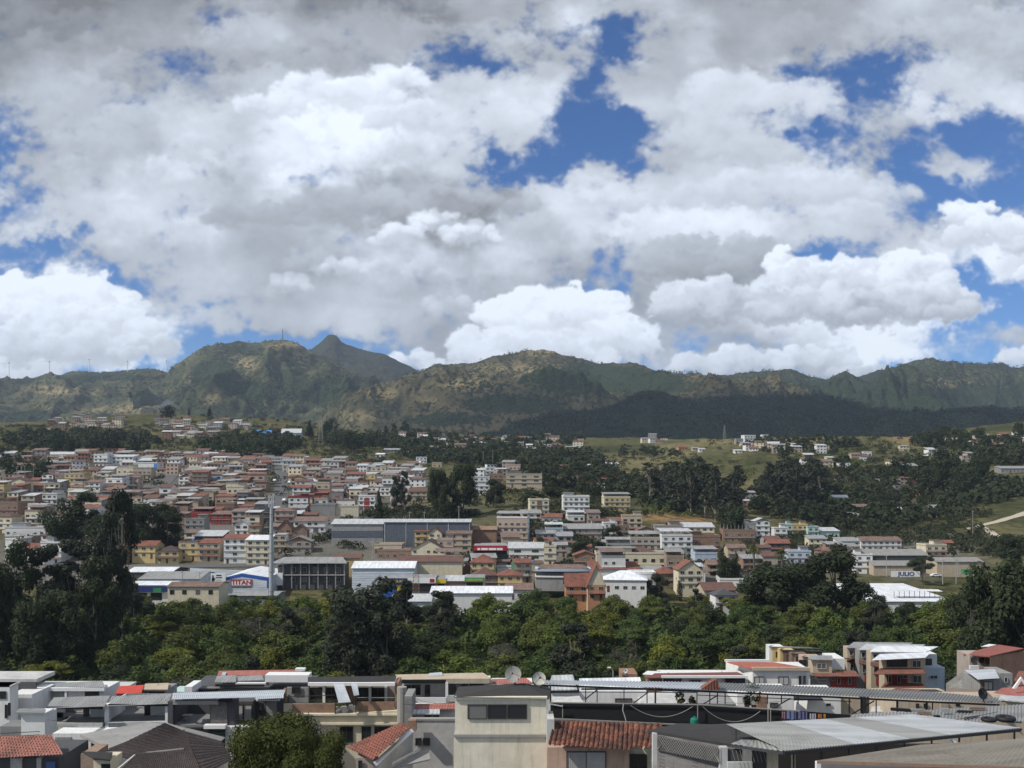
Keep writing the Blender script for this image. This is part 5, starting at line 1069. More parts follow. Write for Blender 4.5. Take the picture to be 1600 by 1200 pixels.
for (cx,cy,rx,ry,n,kd,lf,h0,h1,zn) in CL:
    for i in range(n if kd!='far_full' else max(3,int(n*.75))):
        a=rh.uniform(0,6.28); q=math.sqrt(rh.random()); px=cx+math.cos(a)*q*rx; py=cy+math.sin(a)*q*ry; x,y,z=at(px,py,380)
        nm={'far_full':'dense dark evergreen','far_broad':'round evergreen','far_euca':'tall eucalyptus','far_conifer':'dark conifer'}[kd]
        o=tree(x,y,rh.uniform(h0,h1),kd,lf,f"{nm} {zn}",rh,'trees on the upper slopes',sx=rh.uniform(.9,1.4),z=z,name={'far_full':'evergreen_tree','far_broad':'evergreen_tree','far_euca':'eucalyptus','far_conifer':'conifer'}[kd],cat={'far_full':'evergreen tree','far_broad':'evergreen tree','far_euca':'eucalyptus','far_conifer':'conifer'}[kd]); hillt.append((o,px))
ordinals(hillt,'from left'); print('hill',len(hillt))
# woods and scrub too dense to count
def mass(name,spots,leaf,label,seed,n_leaf=70):
    """spots: array x,y,z,height,width ratio"""
    rng=np.random.RandomState(seed); S_=np.array(spots); m=len(S_); k=np.repeat(np.arange(m),n_leaf); N_=len(k)
    d=rng.randn(N_,3); d/=np.linalg.norm(d,axis=1)[:,None]; d[:,2]=np.abs(d[:,2])*1.0-.25
    h=S_[k,3]; w=S_[k,4]*h
    ph=rng.uniform(0,6.28,m)[k]; lob=1+.22*np.sin(3*np.arctan2(d[:,1],d[:,0])+ph)+.12*rng.randn(N_)
    p=S_[k,:3]+np.stack([d[:,0]*w*lob,d[:,1]*w*lob,h*.42+d[:,2]*h*.56*lob],1)
    nn=d+np.array([0,0,.4])+.5*rng.randn(N_,3); nn/=np.linalg.norm(nn,axis=1)[:,None]
    o=link(name,quads_mesh(name,p,nn,h*.20*(.6+.8*rng.rand(N_)),rng,[LEAF[leaf]],1.5)); tag(o,label,None,None,'stuff'); return o
rs=np.random.RandomState(9)
def spots(regs,hmin,hmax,wr,seed,dmin=380,avoid=True):
    r=np.random.RandomState(seed); out=[]
    for (cx,cy,rx,ry,n) in regs:
        for i in range(n):
            a=r.uniform(0,6.28); q=math.sqrt(r.rand()); px=cx+math.cos(a)*q*rx; py=cy+math.sin(a)*q*ry; x,y,z=at(px,py,dmin)
            if avoid and any(abs(o[0]-x)<o[2]/2+2 and abs(o[1]-y)<o[3]/2+3 for o in OCC): continue
            h=r.uniform(hmin,hmax); out.append((x,y,z-.1*h,h,r.uniform(*wr)))
    return out
HW=spots([(30,735,45,22,90),(100,690,90,16,120),(190,694,60,12,80),(380,702,70,20,200),(440,690,30,14,60),(540,690,50,12,60),(620,690,60,16,90),(700,700,90,26,220),(800,715,80,24,180),(880,735,70,30,260),(960,765,60,16,120),(1070,780,70,22,200),(1230,780,60,34,140),(1320,770,80,50,90),(1440,770,90,50,150),(1530,770,80,20,90),(1560,710,60,20,120),(1480,690,60,12,80),(1350,810,90,20,200),(1250,700,90,14,40),(850,690,60,8,80)],5,13,(.35,.6),12)
mass('hillside_wood',HW[::2]+HW[1::6],'dark','dark woods of the far slopes',1,75); mass('hillside_wood',HW[3::6]+HW[5::6],'hill','lighter green woods mixed among the dark ones of the far slopes',6,75)
mass('scrub',spots([(660,805,90,9,160),(900,810,110,18,160),(860,835,60,16,60),(960,845,60,10,60),(1100,760,200,40,60),(620,710,110,24,110),(450,702,120,18,110),(250,700,100,16,90),(1330,720,90,26,120),(1420,695,120,14,120),(1500,790,60,30,110),(1560,860,60,12,50),(1430,835,120,18,220),(1200,842,60,12,60),(740,690,120,30,200),(990,725,110,28,170),(1200,695,120,14,90),(800,780,180,14,110),(1240,850,80,16,60),(560,720,60,14,60),(1500,850,70,14,80),(80,700,90,14,70),(330,760,320,50,260),(350,850,200,30,70),(900,880,240,26,150),(1250,880,200,24,160),(1420,880,90,16,60),(560,830,60,30,50),(170,670,120,10,90),(420,664,120,10,90),(60,680,90,16,110),(230,690,120,24,160),(330,665,60,16,90),(500,690,80,24,150),(1330,780,90,40,150),(1440,740,90,50,120)],2,5.5,(.5,.9),13),'hill','bushes and scrub scattered over the slopes',2,50)
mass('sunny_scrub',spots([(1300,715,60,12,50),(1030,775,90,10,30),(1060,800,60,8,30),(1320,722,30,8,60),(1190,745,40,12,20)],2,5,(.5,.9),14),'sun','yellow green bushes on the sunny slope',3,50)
und=[]
for i in range(2600):
    y=rs.uniform(168,372); x=rs.uniform(-.56,.56)*y
    if any(abs(o[0]-x)<o[2]/2+1 and abs(o[1]-y)<o[3]/2+2 for o in OCC): continue
    und.append((x,y,float(H(x,y))-.3,rs.uniform(2.5,6.0),rs.uniform(.5,.9)))
mass('undergrowth',und,'green','undergrowth filling the ground between the belt trees',4,110)
# tree line and scrub along the mountains, far too many to count
def far_wood(name,key,n,hs,leaf,label,seed,lo=.02,hi=.99,gate=None):
    X,Y,Z=MT[key]; r=np.random.RandomState(seed); i=(r.uniform(lo,hi,n)*169).astype(int); j=r.randint(0,X.shape[1],n)
    ok=(np.abs(X[i,j]/Y[i,j])<.58)&(fbm(X[i,j]/240,Y[i,j]/240,4)+.5*fbm(X[i,j]/60,Y[i,j]/60,2)>gate); i=i[ok]; j=j[ok]
    jit=r.uniform(-12,12,(len(i),2)); mass(name,[(X[a,b]+u,Y[a,b]+v,Z[a,b]-1,h,w) for a,b,(u,v),h,w in zip(i,j,jit,r.uniform(hs[0],hs[1],len(i)),r.uniform(.28,.5,len(i)))],leaf,label,seed,14)
far_wood('pine_plantation','wood',9000,(11,19),'pine','pine plantation covering the dark hill',21,gate=-.9)
far_wood('mountain_wood','centre',6500,(8,16),'dark','scattered woods on the centre mountain',22,gate=.12)
far_wood('mountain_scrub','main',6000,(7,14),'dark','scrub and small woods on the main mountain',23,gate=.1)
far_wood('range_wood','left',4500,(7,14),'dark','small woods along the left range',24,gate=.2)
far_wood('ridge_wood','right',7000,(9,17),'dark','woods along the right range',25,gate=-.05)
# ---------------- near roofs and houses ----------------
_open=[]
def flush():
    """deep walls end where the roof above them ends"""
    for s in _open:
        for (px0,px1,y0,y1,D,th,m,name,par,off) in s.deep:
            yb=[min(q[1] for q in r) for r in s.roofs if min(q[0] for q in r)<(px0+px1)/2+2 and max(q[0] for q in r)>(px0+px1)/2-2 and abs(max(q[1] for q in r)-y0)<9]
            if yb: th=max(.4,min(th,D*((y0-HZ)/(min(yb)-HZ)-1)-.1))
            s._w(px0,px1,y0,y1,D,th,m,name,par,off)
        s.deep=[]
    _open.clear()
def back(q,f,k):
    """keep a roof's rear corner at or above the slope k from its front corner"""
    r=(q[1]-HZ)/F; zf=(HZ-f[1])/F*f[2]; Db=(k*f[2]-zf)/(k+r); return (q[0],q[1],Db) if (Db<q[2] and Db>f[2]) else q
class FG:
    def __init__(s,label,cat,px,py,D,name='house',group=None): flush(); s.o=P(px,py,D); s.t=thing(name,label,cat,s.o,0,group); s.deep=[]; s.roofs=[]; _open.append(s)
    def p(s,px,py,D): q=P(px,py,D); return (q[0]-s.o[0],q[1]-s.o[1],q[2]-s.o[2])
    def wall(s,px0,px1,y0,y1,D,th,m,name='wall',par=None,off=0.0):
        if th>=2.5: s.deep.append((px0,px1,y0,y1,D,th,m,name,par,off)); return
        return s._w(px0,px1,y0,y1,D,th,m,name,par,off)
    def _w(s,px0,px1,y0,y1,D,th,m,name,par,off):
        a=s.p(px0,y0,D); b=s.p(px1,y1,D); return MB().box(a[0],b[0],a[1]+off,a[1]+off+th,b[2],a[2]).build(name,[m],par or s.t)
    def flat(s,px0,px1,yf,D,yb,m,name='roof',th=.2,d=None,par=None):
        s.roofs.append([(px0,yf),(px1,yf),(px1,yb),(px0,yb)])
        a=s.p(px0,yf,D); b=s.p(px1,yf,D); d=d or D*((yf-HZ)/(yb-HZ)-1); return MB().box(a[0],b[0],a[1],a[1]+d,a[2]-th,a[2]).build(name,[m],par or s.t)
    def poly(s,pts,m,off=(0,0,-.12),name='roof',par=None):
        if off[2]!=0 and off[0]==0 and len(pts)==4: pts=[pts[0],pts[1],back(pts[2],pts[1],.06),back(pts[3],pts[0],.06)]; s.roofs.append(pts)
        return MB().prism([s.p(*q) for q in pts],off).build(name,[m],par or s.t)
    def win(s,px0,px1,y0,y1,D,fr=0,pan=2,m=None,par=None,name='window'):
        a=s.p(px0,y0,D); b=s.p(px1,y1,D); w=b[0]-a[0]; h=a[2]-b[2]; f=MB(); t=min(.07,w*.08)
        for (u0,u1,v0,v1) in ((-w/2,-w/2+t,0,h),(w/2-t,w/2,0,h),(-w/2+t,w/2-t,0,t),(-w/2+t,w/2-t,h-t,h)): f.box(u0,u1,-.09,.0,v0,v1)
        for i in range(1,pan): x=-w/2+w*i/pan; f.box(x-t*.4,x+t*.4,-.07,-.0,t,h-t)
        o=f.build(name,[(FRAME,DFRAME)[fr]],par or s.t,loc=((a[0]+b[0])/2,a[1]-.003,b[2])); MB().box(-w/2+t,w/2-t,-.035,-.004,t,h-t).build('pane',[m or GLASS],o); return o
    def bar(s,a,b,w,m,name='rail',par=None): return MB().bar(s.p(*a),s.p(*b),w).build(name,[m],par or s.t)
    def sheet(s,c,waves,amp,m,name='roof',par=None,rows=1,step=0,tile=False,th=.03,seg=6):
        """ribbed or tiled sheet over four corners: front-left, front-right, back-right, back-left"""
        kk=.25 if tile else .07; c=[c[0],c[1],back(c[2],c[1],kk),back(c[3],c[0],kk)]; s.roofs.append(c)
        A,B,C_,D_=[np.array(s.p(*q)) for q in c]; nu=waves*seg+1; nv=(rows*4+1) if tile else 2
        u=np.linspace(0,1,nu)[None,:,None]; v=np.linspace(0,1,nv)[:,None,None]; G=(A*(1-u)+B*u)*(1-v)+(D_*(1-u)+C_*u)*v
        nrm=np.cross(B-A,D_-A); nrm/=np.linalg.norm(nrm); ph=u[...,0]*waves
        hgt=(np.abs(np.cos(np.pi*ph)) if tile else 0.5+0.5*np.cos(2*np.pi*ph))*amp+0*v[...,0]
        if tile:
            r=np.random.RandomState(3); vv=v[...,0]*rows; fr=1-(vv-np.floor(np.minimum(vv,rows-1e-6))); hgt=hgt*(.8+.3*fr)+step*fr; hgt=hgt+.12*amp*r.randn(nv,nu)
        G=G+nrm*hgt[...,None]
        return link(name,grid_mesh(G[...,0],G[...,1],G[...,2],name,m,not tile),par or s.t)
CLAY=None
def claym():
    def f(nt,b):
        g=nt.nodes.new('ShaderNodeTexCoord').outputs['Object']; n1=nnoise(nt,.9,5,.7,vec=g); n2=nnoise(nt,7,3,.7,vec=g); v=nt.nodes.new('ShaderNodeTexVoronoi'); v.inputs['Scale'].default_value=3.2; nt.links.new(g,v.inputs['Vector'])
        c=nmix(nt,nramp(nt,n2,(.3,0.),(.7,1.)),(0.18,0.065,0.038),(0.31,0.125,0.075)); c=nmix(nt,nramp(nt,n1,(.36,0.),(.56,.9)),c,(0.055,0.032,0.028)); c=nmix(nt,nramp(nt,v.outputs['Distance'],(.06,.8),(.16,0.)),c,(0.35,0.27,0.22))
        nt.links.new(c,b.inputs['Base Color']); b.inputs['Roughness'].default_value=.9; nbump(nt,b,n2,.4,.02)
    return mat('weathered clay tiles',f)
CLAY=claym()
def darktile():
    def f(nt,b):
        g=nt.nodes.new('ShaderNodeTexCoord').outputs['Object']; n1=nnoise(nt,.5,5,.7,vec=g); n2=nnoise(nt,5,3,.7,vec=g)
        c=nmix(nt,nramp(nt,n2,(.3,0.),(.7,1.)),(0.030,0.024,0.023),(0.062,0.048,0.045)); c=nmix(nt,nramp(nt,n1,(.5,0.),(.75,.6)),c,(0.09,0.075,0.068)); nt.links.new(c,b.inputs['Base Color']); b.inputs['Roughness'].default_value=.85
    return mat('dark clay tiles',f)
DTILE=darktile()
SALMON=metalm('salmon tile sheet',(0.33,0.125,0.10),0.3,.3,'X',.7,0); OLDZ=metalm('old zinc sheet',(0.24,0.245,0.24),0.55,.3,'Y',.6,.15); NEWZ=metalm('bright zinc sheet',(0.46,0.49,0.52),0.3,.3,'Y',.45,.2); WSLAB=wallm('weathered white slab',(0.50,0.50,0.48),.9,.6)
TARR=wallm('black roofing felt',(0.045,0.043,0.042),.6); DULLW=wallm('stained cream render',(0.70,0.65,0.52),.6,.9); PINKW=wallm('peach render',(0.52,0.36,0.28),.7,1.0); WBRICK=brickm('whitewashed brick',(0.48,0.47,0.45),(0.56,0.55,0.53),(0.25,0.24,0.22),1.0); GBRICK=brickm('rough grey brick',(0.16,0.15,0.145),(0.22,0.205,0.195),(0.12,0.115,0.11))
FLOORM=wallm('grey terrace floor',(0.20,0.20,0.195),.8,.1); TINT=glassm('dark tinted glass',(0.012,0.014,0.016),.06); CURT=plain('pale curtains',(0.42,0.42,0.41),.9)
WH=WALL['white']; DG=WALL['dark grey']; CR=WALL['cream']
def openroom(s,px0,px1,yt,yb,D,dep,mside,mback,mfloor,mceil=None):
    """terrace room open towards the viewer"""
    a=s.p(px0,yt,D); b=s.p(px1,yb,D); x0,x1,z0,z1=a[0],b[0],b[2],a[2]; y=a[1]
    MB().box(x0,x1,y+dep,y+dep+.15,z0,z1).build('back_wall',[mback],s.t); MB().box(x0,x0+.15,y,y+dep,z0,z1).build('side_wall',[mside],s.t); MB().box(x1-.15,x1,y,y+dep,z0,z1).build('side_wall',[mside],s.t); MB().box(x0,x1,y-.1,y+dep+.15,z0-.25,z0).build('floor_slab',[mfloor],s.t)
# far left: white slab-roofed houses
s=FG('white house at the lower left edge with black rear wall and roof slab','house',20,1200,118); s.wall(-60,15,1071,1290,118,8,WH); s.flat(-60,18,1071,118,1065,WSLAB); s.wall(15,50,1085,1290,121,6,WH,'wall'); s.wall(22,56,1066,1085,124,.3,DG,'dark_wall'); s.wall(-60,57,1061,1067,125,5,WSLAB,'roof'); s.win(-8,10,1080,1092,118,1,2); s.win(8,12,1101,1122,118,1,1); s.win(13,17,1098,1118,118,1,1)
s.wall(0,33,1135,1290,112,3,FLOORM,'terrace_wall'); s.bar((0,1146,109),(62,1143,109),.06,POST); s.bar((0,1151,109),(62,1148,109),.06,POST); 
s=FG('white two-bay house with glazed doors and grey ribbed roof','house',110,1200,126); s.wall(43,163,1077,1290,126,9,WH); s.sheet([(43,1077,125.6),(165,1074,125.6),(160,1064,133),(54,1069,133)],40,.05,ROOFC['grey metal']); s.wall(43,163,1075,1080,125.5,.4,WHITEP,'fascia'); s.win(50,73,1082,1103,126,1,3); s.win(133,155,1079,1100,126,1,2); s.wall(75,100,1081,1103,125.9,.08,WALL['grey'],'wall_panel'); s.wall(101,104,1080,1105,125.6,.35,WHITEP,'column')
s=FG('white wedge-roofed house behind the two-bay house','house',165,1200,133); s.wall(124,200,1072,1290,133,6,WH); s.flat(122,201,1072,132.6,1065,WSLAB); s.wall(122,198,1064,1066.5,138.3,.3,DG,'rear_parapet')
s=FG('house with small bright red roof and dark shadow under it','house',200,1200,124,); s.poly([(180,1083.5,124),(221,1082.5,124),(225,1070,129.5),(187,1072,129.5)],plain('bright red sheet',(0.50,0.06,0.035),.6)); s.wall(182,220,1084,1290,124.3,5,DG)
s=FG('grey house with beige slab roof beside the bright red roof','house',243,1200,126); s.poly([(222,1077,126),(262,1077,126),(264,1067,131),(227,1068,131)],WALL['beige']); s.wall(223,260,1078,1290,126.3,4,WALL['grey']); s.wall(232,256,1081,1084,126.2,.05,DARK_,'opening')
s=FG('low house with pale blue slab roof left of the black and white block','house',279,1200,130); s.flat(263,296,1083,130,1072,WALL['teal']); s.wall(263,296,1083.6,1290,130.2,5,WH); s.wall(288,300,1073,1083,129.8,4,WHITEP,'parapet')
# terrace row of three open-fronted units
s=FG('white terrace unit with ribbed roof, open front, black sofa and chair','house',118,1200,114); s.sheet([(71,1107.5,113),(163,1104,113),(172,1087,119),(84,1090,119)],30,.05,ROOFC['grey metal']); s.wall(72,160,1104.5,1108,113.3,.25,BLACKP,'fascia'); openroom(s,70,165,1107,1129,114,5,WH,WALL['grey'],FLOORM); s.wall(70,165,1135.5,1290,114.0,5,WH); s.wall(141,163,1107,1128,116.5,.2,WH,'wall_panel'); s.win(131,140,1107,1128,117,1,2); s.win(117,130,1107,1112.5,118.8,0,1,CURT)
s.wall(64,160,1130,1135.2,113.2,.3,WSLAB,'parapet'); s.bar((68,1130,113),(68,1145,113),.1,POST,'post'); 
for x in range(74,160,8): s.bar((x,1136,112.9),(x,1145,112.9),.04,POST,'baluster')
s.bar((66,1136,112.9),(160,1135,112.9),.05,WHITEP); s.bar((66,1145,112.9),(160,1144,112.9),.05,WHITEP)
sf=FG('black sofa on the terrace of the left white unit','sofa',90,1129,115.5,'sofa'); sf.wall(80,98,1125,1129,115.5,.9,BLACKP,'seat'); sf.wall(88,97,1114,1125,116.4,.35,BLACKP,'backrest'); sf.wall(79,82,1122,1129,115.4,.9,BLACKP,'arm'); sf.wall(98,101,1122,1129,115.4,.9,BLACKP,'arm')
sf=FG('dark chair on the terrace of the left white unit','chair',114,1129,115.5,'chair'); sf.wall(110,117,1126,1127,115.5,.5,BLACKP,'seat'); sf.wall(111,118,1122,1126,116,.08,BLACKP,'backrest'); sf.bar((111,1127,115.5),(111,1130,115.5),.05,BLACKP,'leg'); sf.bar((117,1127,115.5),(117,1130,115.5),.05,BLACKP,'leg')
s=FG('white middle terrace unit with high window band and low railing wall','house',216,1200,114.5); s.sheet([(166,1104,113.5),(262,1100,113.5),(268,1084,119.5),(174,1088,119.5)],30,.05,ROOFC['grey metal']); s.wall(169,262,1100.5,1103.5,113.8,.25,BLACKP,'fascia'); openroom(s,164,262,1102,1127,114.5,6,WH,WALL['grey'],FLOORM); s.wall(164,170,1100,1138,113.9,.6,WHITEP,'column'); s.wall(258,264,1099,1130,113.9,.6,WHITEP,'column')
for i in range(4): s.win(180+i*11.4,190.5+i*11.4,1104,1109,120.2,0,1,CURT)
s.win(226,235,1102,1124,117.5,1,2); s.wall(235,258,1102,1124,117.4,.2,WH,'wall_panel'); s.wall(164,264,1128,1138,114,.25,WSLAB,'parapet'); s.bar((168,1129,113.4),(258,1126.5,113.4),.06,WHITEP); s.wall(164,264,1138.2,1290,114.5,5,WH)
s=FG('charcoal terrace unit with rough grey stone pillar and white ribbed roof','house',350,1200,114); s.sheet([(268,1093,112.8),(442,1089,112.8),(446,1078,119),(270,1083,119)],56,.05,NEWZ); s.wall(270,341,1095,1101,113.2,.5,SLAB,'fascia'); s.wall(341,362,1093,1097,113,.5,BLACKP,'fascia'); openroom(s,271,330,1101,1132,114,5,DG,DG,FLOORM); s.wall(262,270,1096,1138,113.6,.6,DG,'column'); s.wall(329,355,1098,1133,113.8,1.2,GBRICK,'stone_pillar'); s.wall(355,366,1096,1290,113.9,2,DG,'column'); s.wall(366,395,1096,1290,116.6,3,DG,'wall'); s.win(366,380,1100,1126,116.5,1,1,CURT); s.win(381,394,1100,1126,116.5,1,1,CURT)
s.wall(271,330,1132.5,1138,114,.2,SLAB,'parapet'); s.wall(271,330,1138.2,1290,114.2,4,DG,'wall'); s.wall(318,352,1133.5,1139,112.6,.8,WHITEP,'balcony_wall'); s.wall(352,394,1136,1290,113.2,1.5,WH,'wall'); s.bar((356,1125,113),(396,1125,113),.05,POST); s.bar((356,1131,113),(396,1131,113),.05,POST); s.win(367,375,1140,1150,113.2,1,1); s.wall(326,351,1134.5,1156,112.9,.25,plain('dark green wall',(0.02,0.035,0.025)),'green_wall')
tb=FG('small steel table with crossed legs on the charcoal terrace','table',291,1131,115.5,'table'); tb.wall(284,299,1118,1119,115.5,.8,SLAB,'table_top'); tb.bar((286,1119,115.6),(296,1131,115.6),.06,SLAB,'leg'); tb.bar((297,1119,115.6),(287,1131,115.6),.06,SLAB,'leg')
# white lower walls, far-left shelf roof
s=FG('white block with small grey roof left of the terrace row','house',48,1200,108); s.poly([(24,1113,109),(70,1113.5,109),(70,1106.5,113),(30,1107,113)],OLDZ); s.wall(33,70,1116.5,1290,109.4,4,WH); s.wall(31,71,1113.6,1116.3,109.1,4.2,WHITEP,'fascia')
s=FG('white house with closed grey shutter below the terrace row','house',112,1200,101); s.wall(82,142,1146,1290,101,2.4,WH); s.wall(86,111,1152,1187,100.9,.1,WALL['grey'],'shutter'); s.flat(80,124,1193,99,1190,WSLAB); s.wall(99,124,1194,1290,99.2,3,DG); s.win(143,155,1156,1174,101.2,1,2); s.wall(142,175,1152,1290,101.4,4,WH)
# red tile roof low left
s=FG('low house with faded red tile roof at the lower left corner','house',45,1240,88); s.sheet([(-30,1187,87),(99,1180,87),(80,1148,95),(-30,1152,95)],26,.06,tilem('salmon clay tile',(0.33,0.14,0.105),.8,.3),rows=9,step=.05,tile=True); s.wall(-30,93,1184,1290,88,6,DG)
for a,b in ((-30,-20),(16,34),(57,64)): s.wall(a,b,1185,1290,87.8,.6,WBRICK,'brick_pier')
s.wall(73,83,1190,1204,87.7,.1,plain('blue cloth',(0.06,0.12,0.28)),'blue_cloth') if False else None
c=FG('blue laundry hanging under the faded red tile roof','laundry',78,1200,87.6,'laundry'); c.wall(72,86,1190,1204,87.6,.06,plain('blue cloth',(0.06,0.12,0.28)),'cloth'); 
# grey slab roof and big dark tile roofs
s=FG('house under a smooth grey hipped slab roof','house',190,1240,99); s.poly([(125,1147,97),(170,1169,90),(262,1133,101),(232,1128,106)],WALL['grey'],(0,0,-.3)); s.wall(143,155,1158,1290,96,3,WALL['brown']); s.wall(155,172,1163,1290,95,3,DG)
s=FG('large house under a dark tiled hipped roof with mortar ridges','house',262,1250,88)
s.sheet([(160,1178,84),(318,1215,80),(287,1142,95),(258,1130,96)],40,.045,DTILE,rows=14,step=.045,tile=True); s.sheet([(318,1215,80),(362,1188,86),(345,1158,96),(287,1142,95)],20,.045,DTILE,rows=14,step=.045,tile=True); s.poly([(287,1142,95),(345,1158,96),(352,1152,99),(262,1130,97)],WALL['grey'])
s.bar((258,1130,96),(287,1141,95),.16,SLAB,'ridge'); s.bar((287,1141,95),(318,1213,80),.14,DTILE,'ridge'); s.wall(170,330,1216,1290,84,5,CR); s.bar((263,1154,90),(284,1147,92),.09,SLAB,'ridge')
s=FG('front wing under a smaller dark tiled gable at the bottom','house',230,1250,80); s.sheet([(172,1220,76),(300,1235,74),(287,1171,84),(212,1180,84)],30,.045,DTILE,rows=10,step=.045,tile=True); s.bar((172,1212,76),(212,1179,84),.14,WSLAB,'ridge'); s.bar((212,1178,84),(287,1170,84),.12,SLAB,'ridge'); s.wall(180,290,1232,1290,80,3,CR)
s=FG('small pale yellow annex with brick side and dark sheet roof','annex',150,1240,82,'annex'); s.poly([(146,1184,80),(172,1187,80),(176,1175,85),(128,1174,86)],TARR); s.wall(146,172,1188,1290,80.4,4,CR); s.wall(126,146,1178,1290,82,3,WALL['pale brick']); s.wall(158,172,1194,1290,80.3,.06,DARK_,'opening')
# black and white modern block with stepped roofs
s=FG('black and white modern block with stepped grey and red roofs','house',390,1200,134); s.wall(297,482,1072,1290,134,8,DG); s.flat(297,335,1075,133.6,1060,ROOFC['grey metal']); s.poly([(335,1066,133),(369,1065,133),(368,1055,138),(339,1056,138)],ROOFC['grey metal']); s.poly([(368,1064,134.5),(412,1062,134.5),(410,1055,139),(369,1056.5,139)],ROOFC['grey metal'])
s.wall(368,415,1067,1070,133,.5,WHITEP,'fascia'); s.wall(414,482,1055,1066,133.2,2.2,WHITEP,'white_box'); s.wall(336,412,1070,1073,132.6,.6,BLACKP,'fascia'); s.wall(300,420,1074,1076,133.4,.5,SLAB,'floor_band'); s.wall(340,482,1079.5,1082.5,131.8,1.2,BLACKP,'balcony_slab')
for x in range(344,478,13): s.win(x,x+10,1073.5,1079,133.6,1,2)
for x in (303,312): s.win(x,x+6,1078,1084,134,1,1)
s.poly([(339,1056,141),(474,1056,141),(470,1046,147),(342,1048,147)],SALMON,name='red_roof'); s.wall(461,476,1045,1048.5,140.5,1,WHITEP,'chimney_block'); s.poly([(346,1055,140.6),(352,1055,140.6),(354,1050,143.5),(348,1050,143.5)],NEWZ,name='skylight')
s=FG('dark balconied house with salvaged pale sheet roof beside the brick parapet','house',425,1200,118); s.sheet([(398,1093,116),(443,1091,116),(443,1079,121),(402,1081,121)],14,.05,NEWZ); s.wall(400,443,1094,1290,118,5,DG); s.win(404,410,1098,1116,118,1,1); s.wall(416,432,1097,1122,117.8,.3,WALL['grey'],'wall_panel'); s.wall(400,436,1093.5,1095.5,116.6,.5,WHITEP,'fascia')
# house with brick parapet terrace and cream lower storey
s=FG('house with brick terrace parapets, glazed rooms and cream lower storey','house',545,1200,119); s.sheet([(481,1069,118),(617,1065,118),(620,1056,126),(481,1058,126)],50,.03,TARR); s.wall(481,617,1067,1071.5,117.6,.4,WHITEP,'fascia'); s.wall(484,617,1072,1098,121.5,4,WALL['mauve']); 
for (a,b) in ((484,504),(508,528),(558,576),(580,601)): s.win(a,b,1074,1097,121.4,1,2,TINT)
for a in (504,576,601): s.wall(a,a+4,1072,1098,121.2,.3,WHITEP,'column')
s.wall(457,523,1100,1116,117.4,.3,WALL['brick'],'brick_parapet'); s.wall(558,616,1097,1111,117.4,.3,WALL['brick'],'brick_parapet'); s.wall(540,552,1066,1104,120.5,.4,WALL['brick'],'brick_pier'); s.wall(617,623,1066,1112,118,3,WALL['brick'],'brick_pier')
s.wall(443,457,1100,1112,117.6,.3,CR,'parapet'); s.wall(448,482,1074,1098,121,.3,WALL['grey'],'wall_panel'); s.win(456,470,1073,1084,120.9,1,1); s.wall(443,447,1076,1098,118.6,.4,WALL['brick'],'brick_pier'); s.bar((445,1089,117.6),(523,1086,117.6),.07,POST); s.bar((558,1090,117.4),(616,1090,117.4),.06,SLAB)
s.poly([(521,1068.5,117.0),(537,1068,117.0),(548,1097,115.4),(529,1098,115.2)],NEWZ,(0,.08,0),'leaning_sheet'); s.poly([(548,1068,116.8),(558,1068,116.8),(561,1086,115.4),(553,1087,115.2)],NEWZ,(0,.08,0),'leaning_sheet'); s.bar((524,1098,116.9),(524,1116,116.9),.1,POST,'post'); s.bar((556,1087,116.9),(556,1114,116.9),.1,POST,'post')
s.poly([(487,1120,117),(623,1110,117),(623,1200,117),(487,1200,117)],CR,(0,5,0),'lower_wall'); s.wall(457,624,1116,1118.5,116.7,3.5,CR,'terrace_slab'); s.wall(492,622,1130,1133,116.6,.3,CR,'floor_band')
for (a,b) in ((531,552),(565,580),(585,612)): s.win(a,b,1135,1160,116.95,1,2,TINT)
s.wall(470,500,1132,1290,116.9,.6,WHITEP,'pier')
rb2=random.Random(4); cl=FG('heap of stored odds and ends between the two brick parapets','heap',540,1110,117.5,'storage_heap'); m_=MB()
for i in range(16): x=rb2.uniform(-1.2,1.2); y=rb2.uniform(-.3,.5); h=rb2.uniform(.2,.9); w=rb2.uniform(.12,.3); m_.prism([(x-w,y-w,-.35),(x+w,y-w*.7,-.35),(x+w*.8,y+w,-.35),(x-w*.9,y+w*.8,-.35)],(rb2.uniform(-.1,.1),0,h))
m_.build('heap',[WALL['grey']],cl.t)
# black/tan fascia pair
s=FG('house with black fascia left and tan fascia right over balconies','house',690,1200,126); s.poly([(620,1062,125.3),(767,1059.5,125.3),(755,1051,131),(618,1054,131)],WALL['beige']); s.wall(628,697,1062.5,1068,125,.5,BLACKP,'fascia'); s.wall(697,765,1060.5,1067,125,.5,WALL['beige'],'fascia'); s.wall(628,765,1068,1290,128,5,WH); s.wall(764,769,1066,1086,125.4,2.6,WALL['beige'],'column')
for (a,b) in ((631,642),(643,657)): s.win(a,b,1070,1086,127.9,1,2,TINT)
s.win(664,672,1070,1088,127.9,1,1); 
for (a,b,m_) in ((701,711,TINT),(712,721,CURT),(722,732,TINT),(734,756,TINT)): s.win(a,b,1068,1084,127.9,1,2,m_)
s.wall(642,697,1090,1099,124.8,.25,WHITEP,'balcony_wall'); s.wall(698,765,1087,1096,124.8,.25,WSLAB,'balcony_wall'); s.wall(696,700,1066,1096,124.9,.4,WHITEP,'column'); s.wall(628,765,1099,1102,125,3,FLOORM,'balcony_slab'); s.wall(628,642,1086,1099,125,.4,WALL['pale blue'],'blue_panel')
s.bar((645,1086,124.9),(695,1086,124.9),.05,POST); s.poly([(668,1058,126.6),(692,1056.5,126.6),(690,1052,130),(671,1053.5,130)],NEWZ,(0,0,.15),'roof_patch')
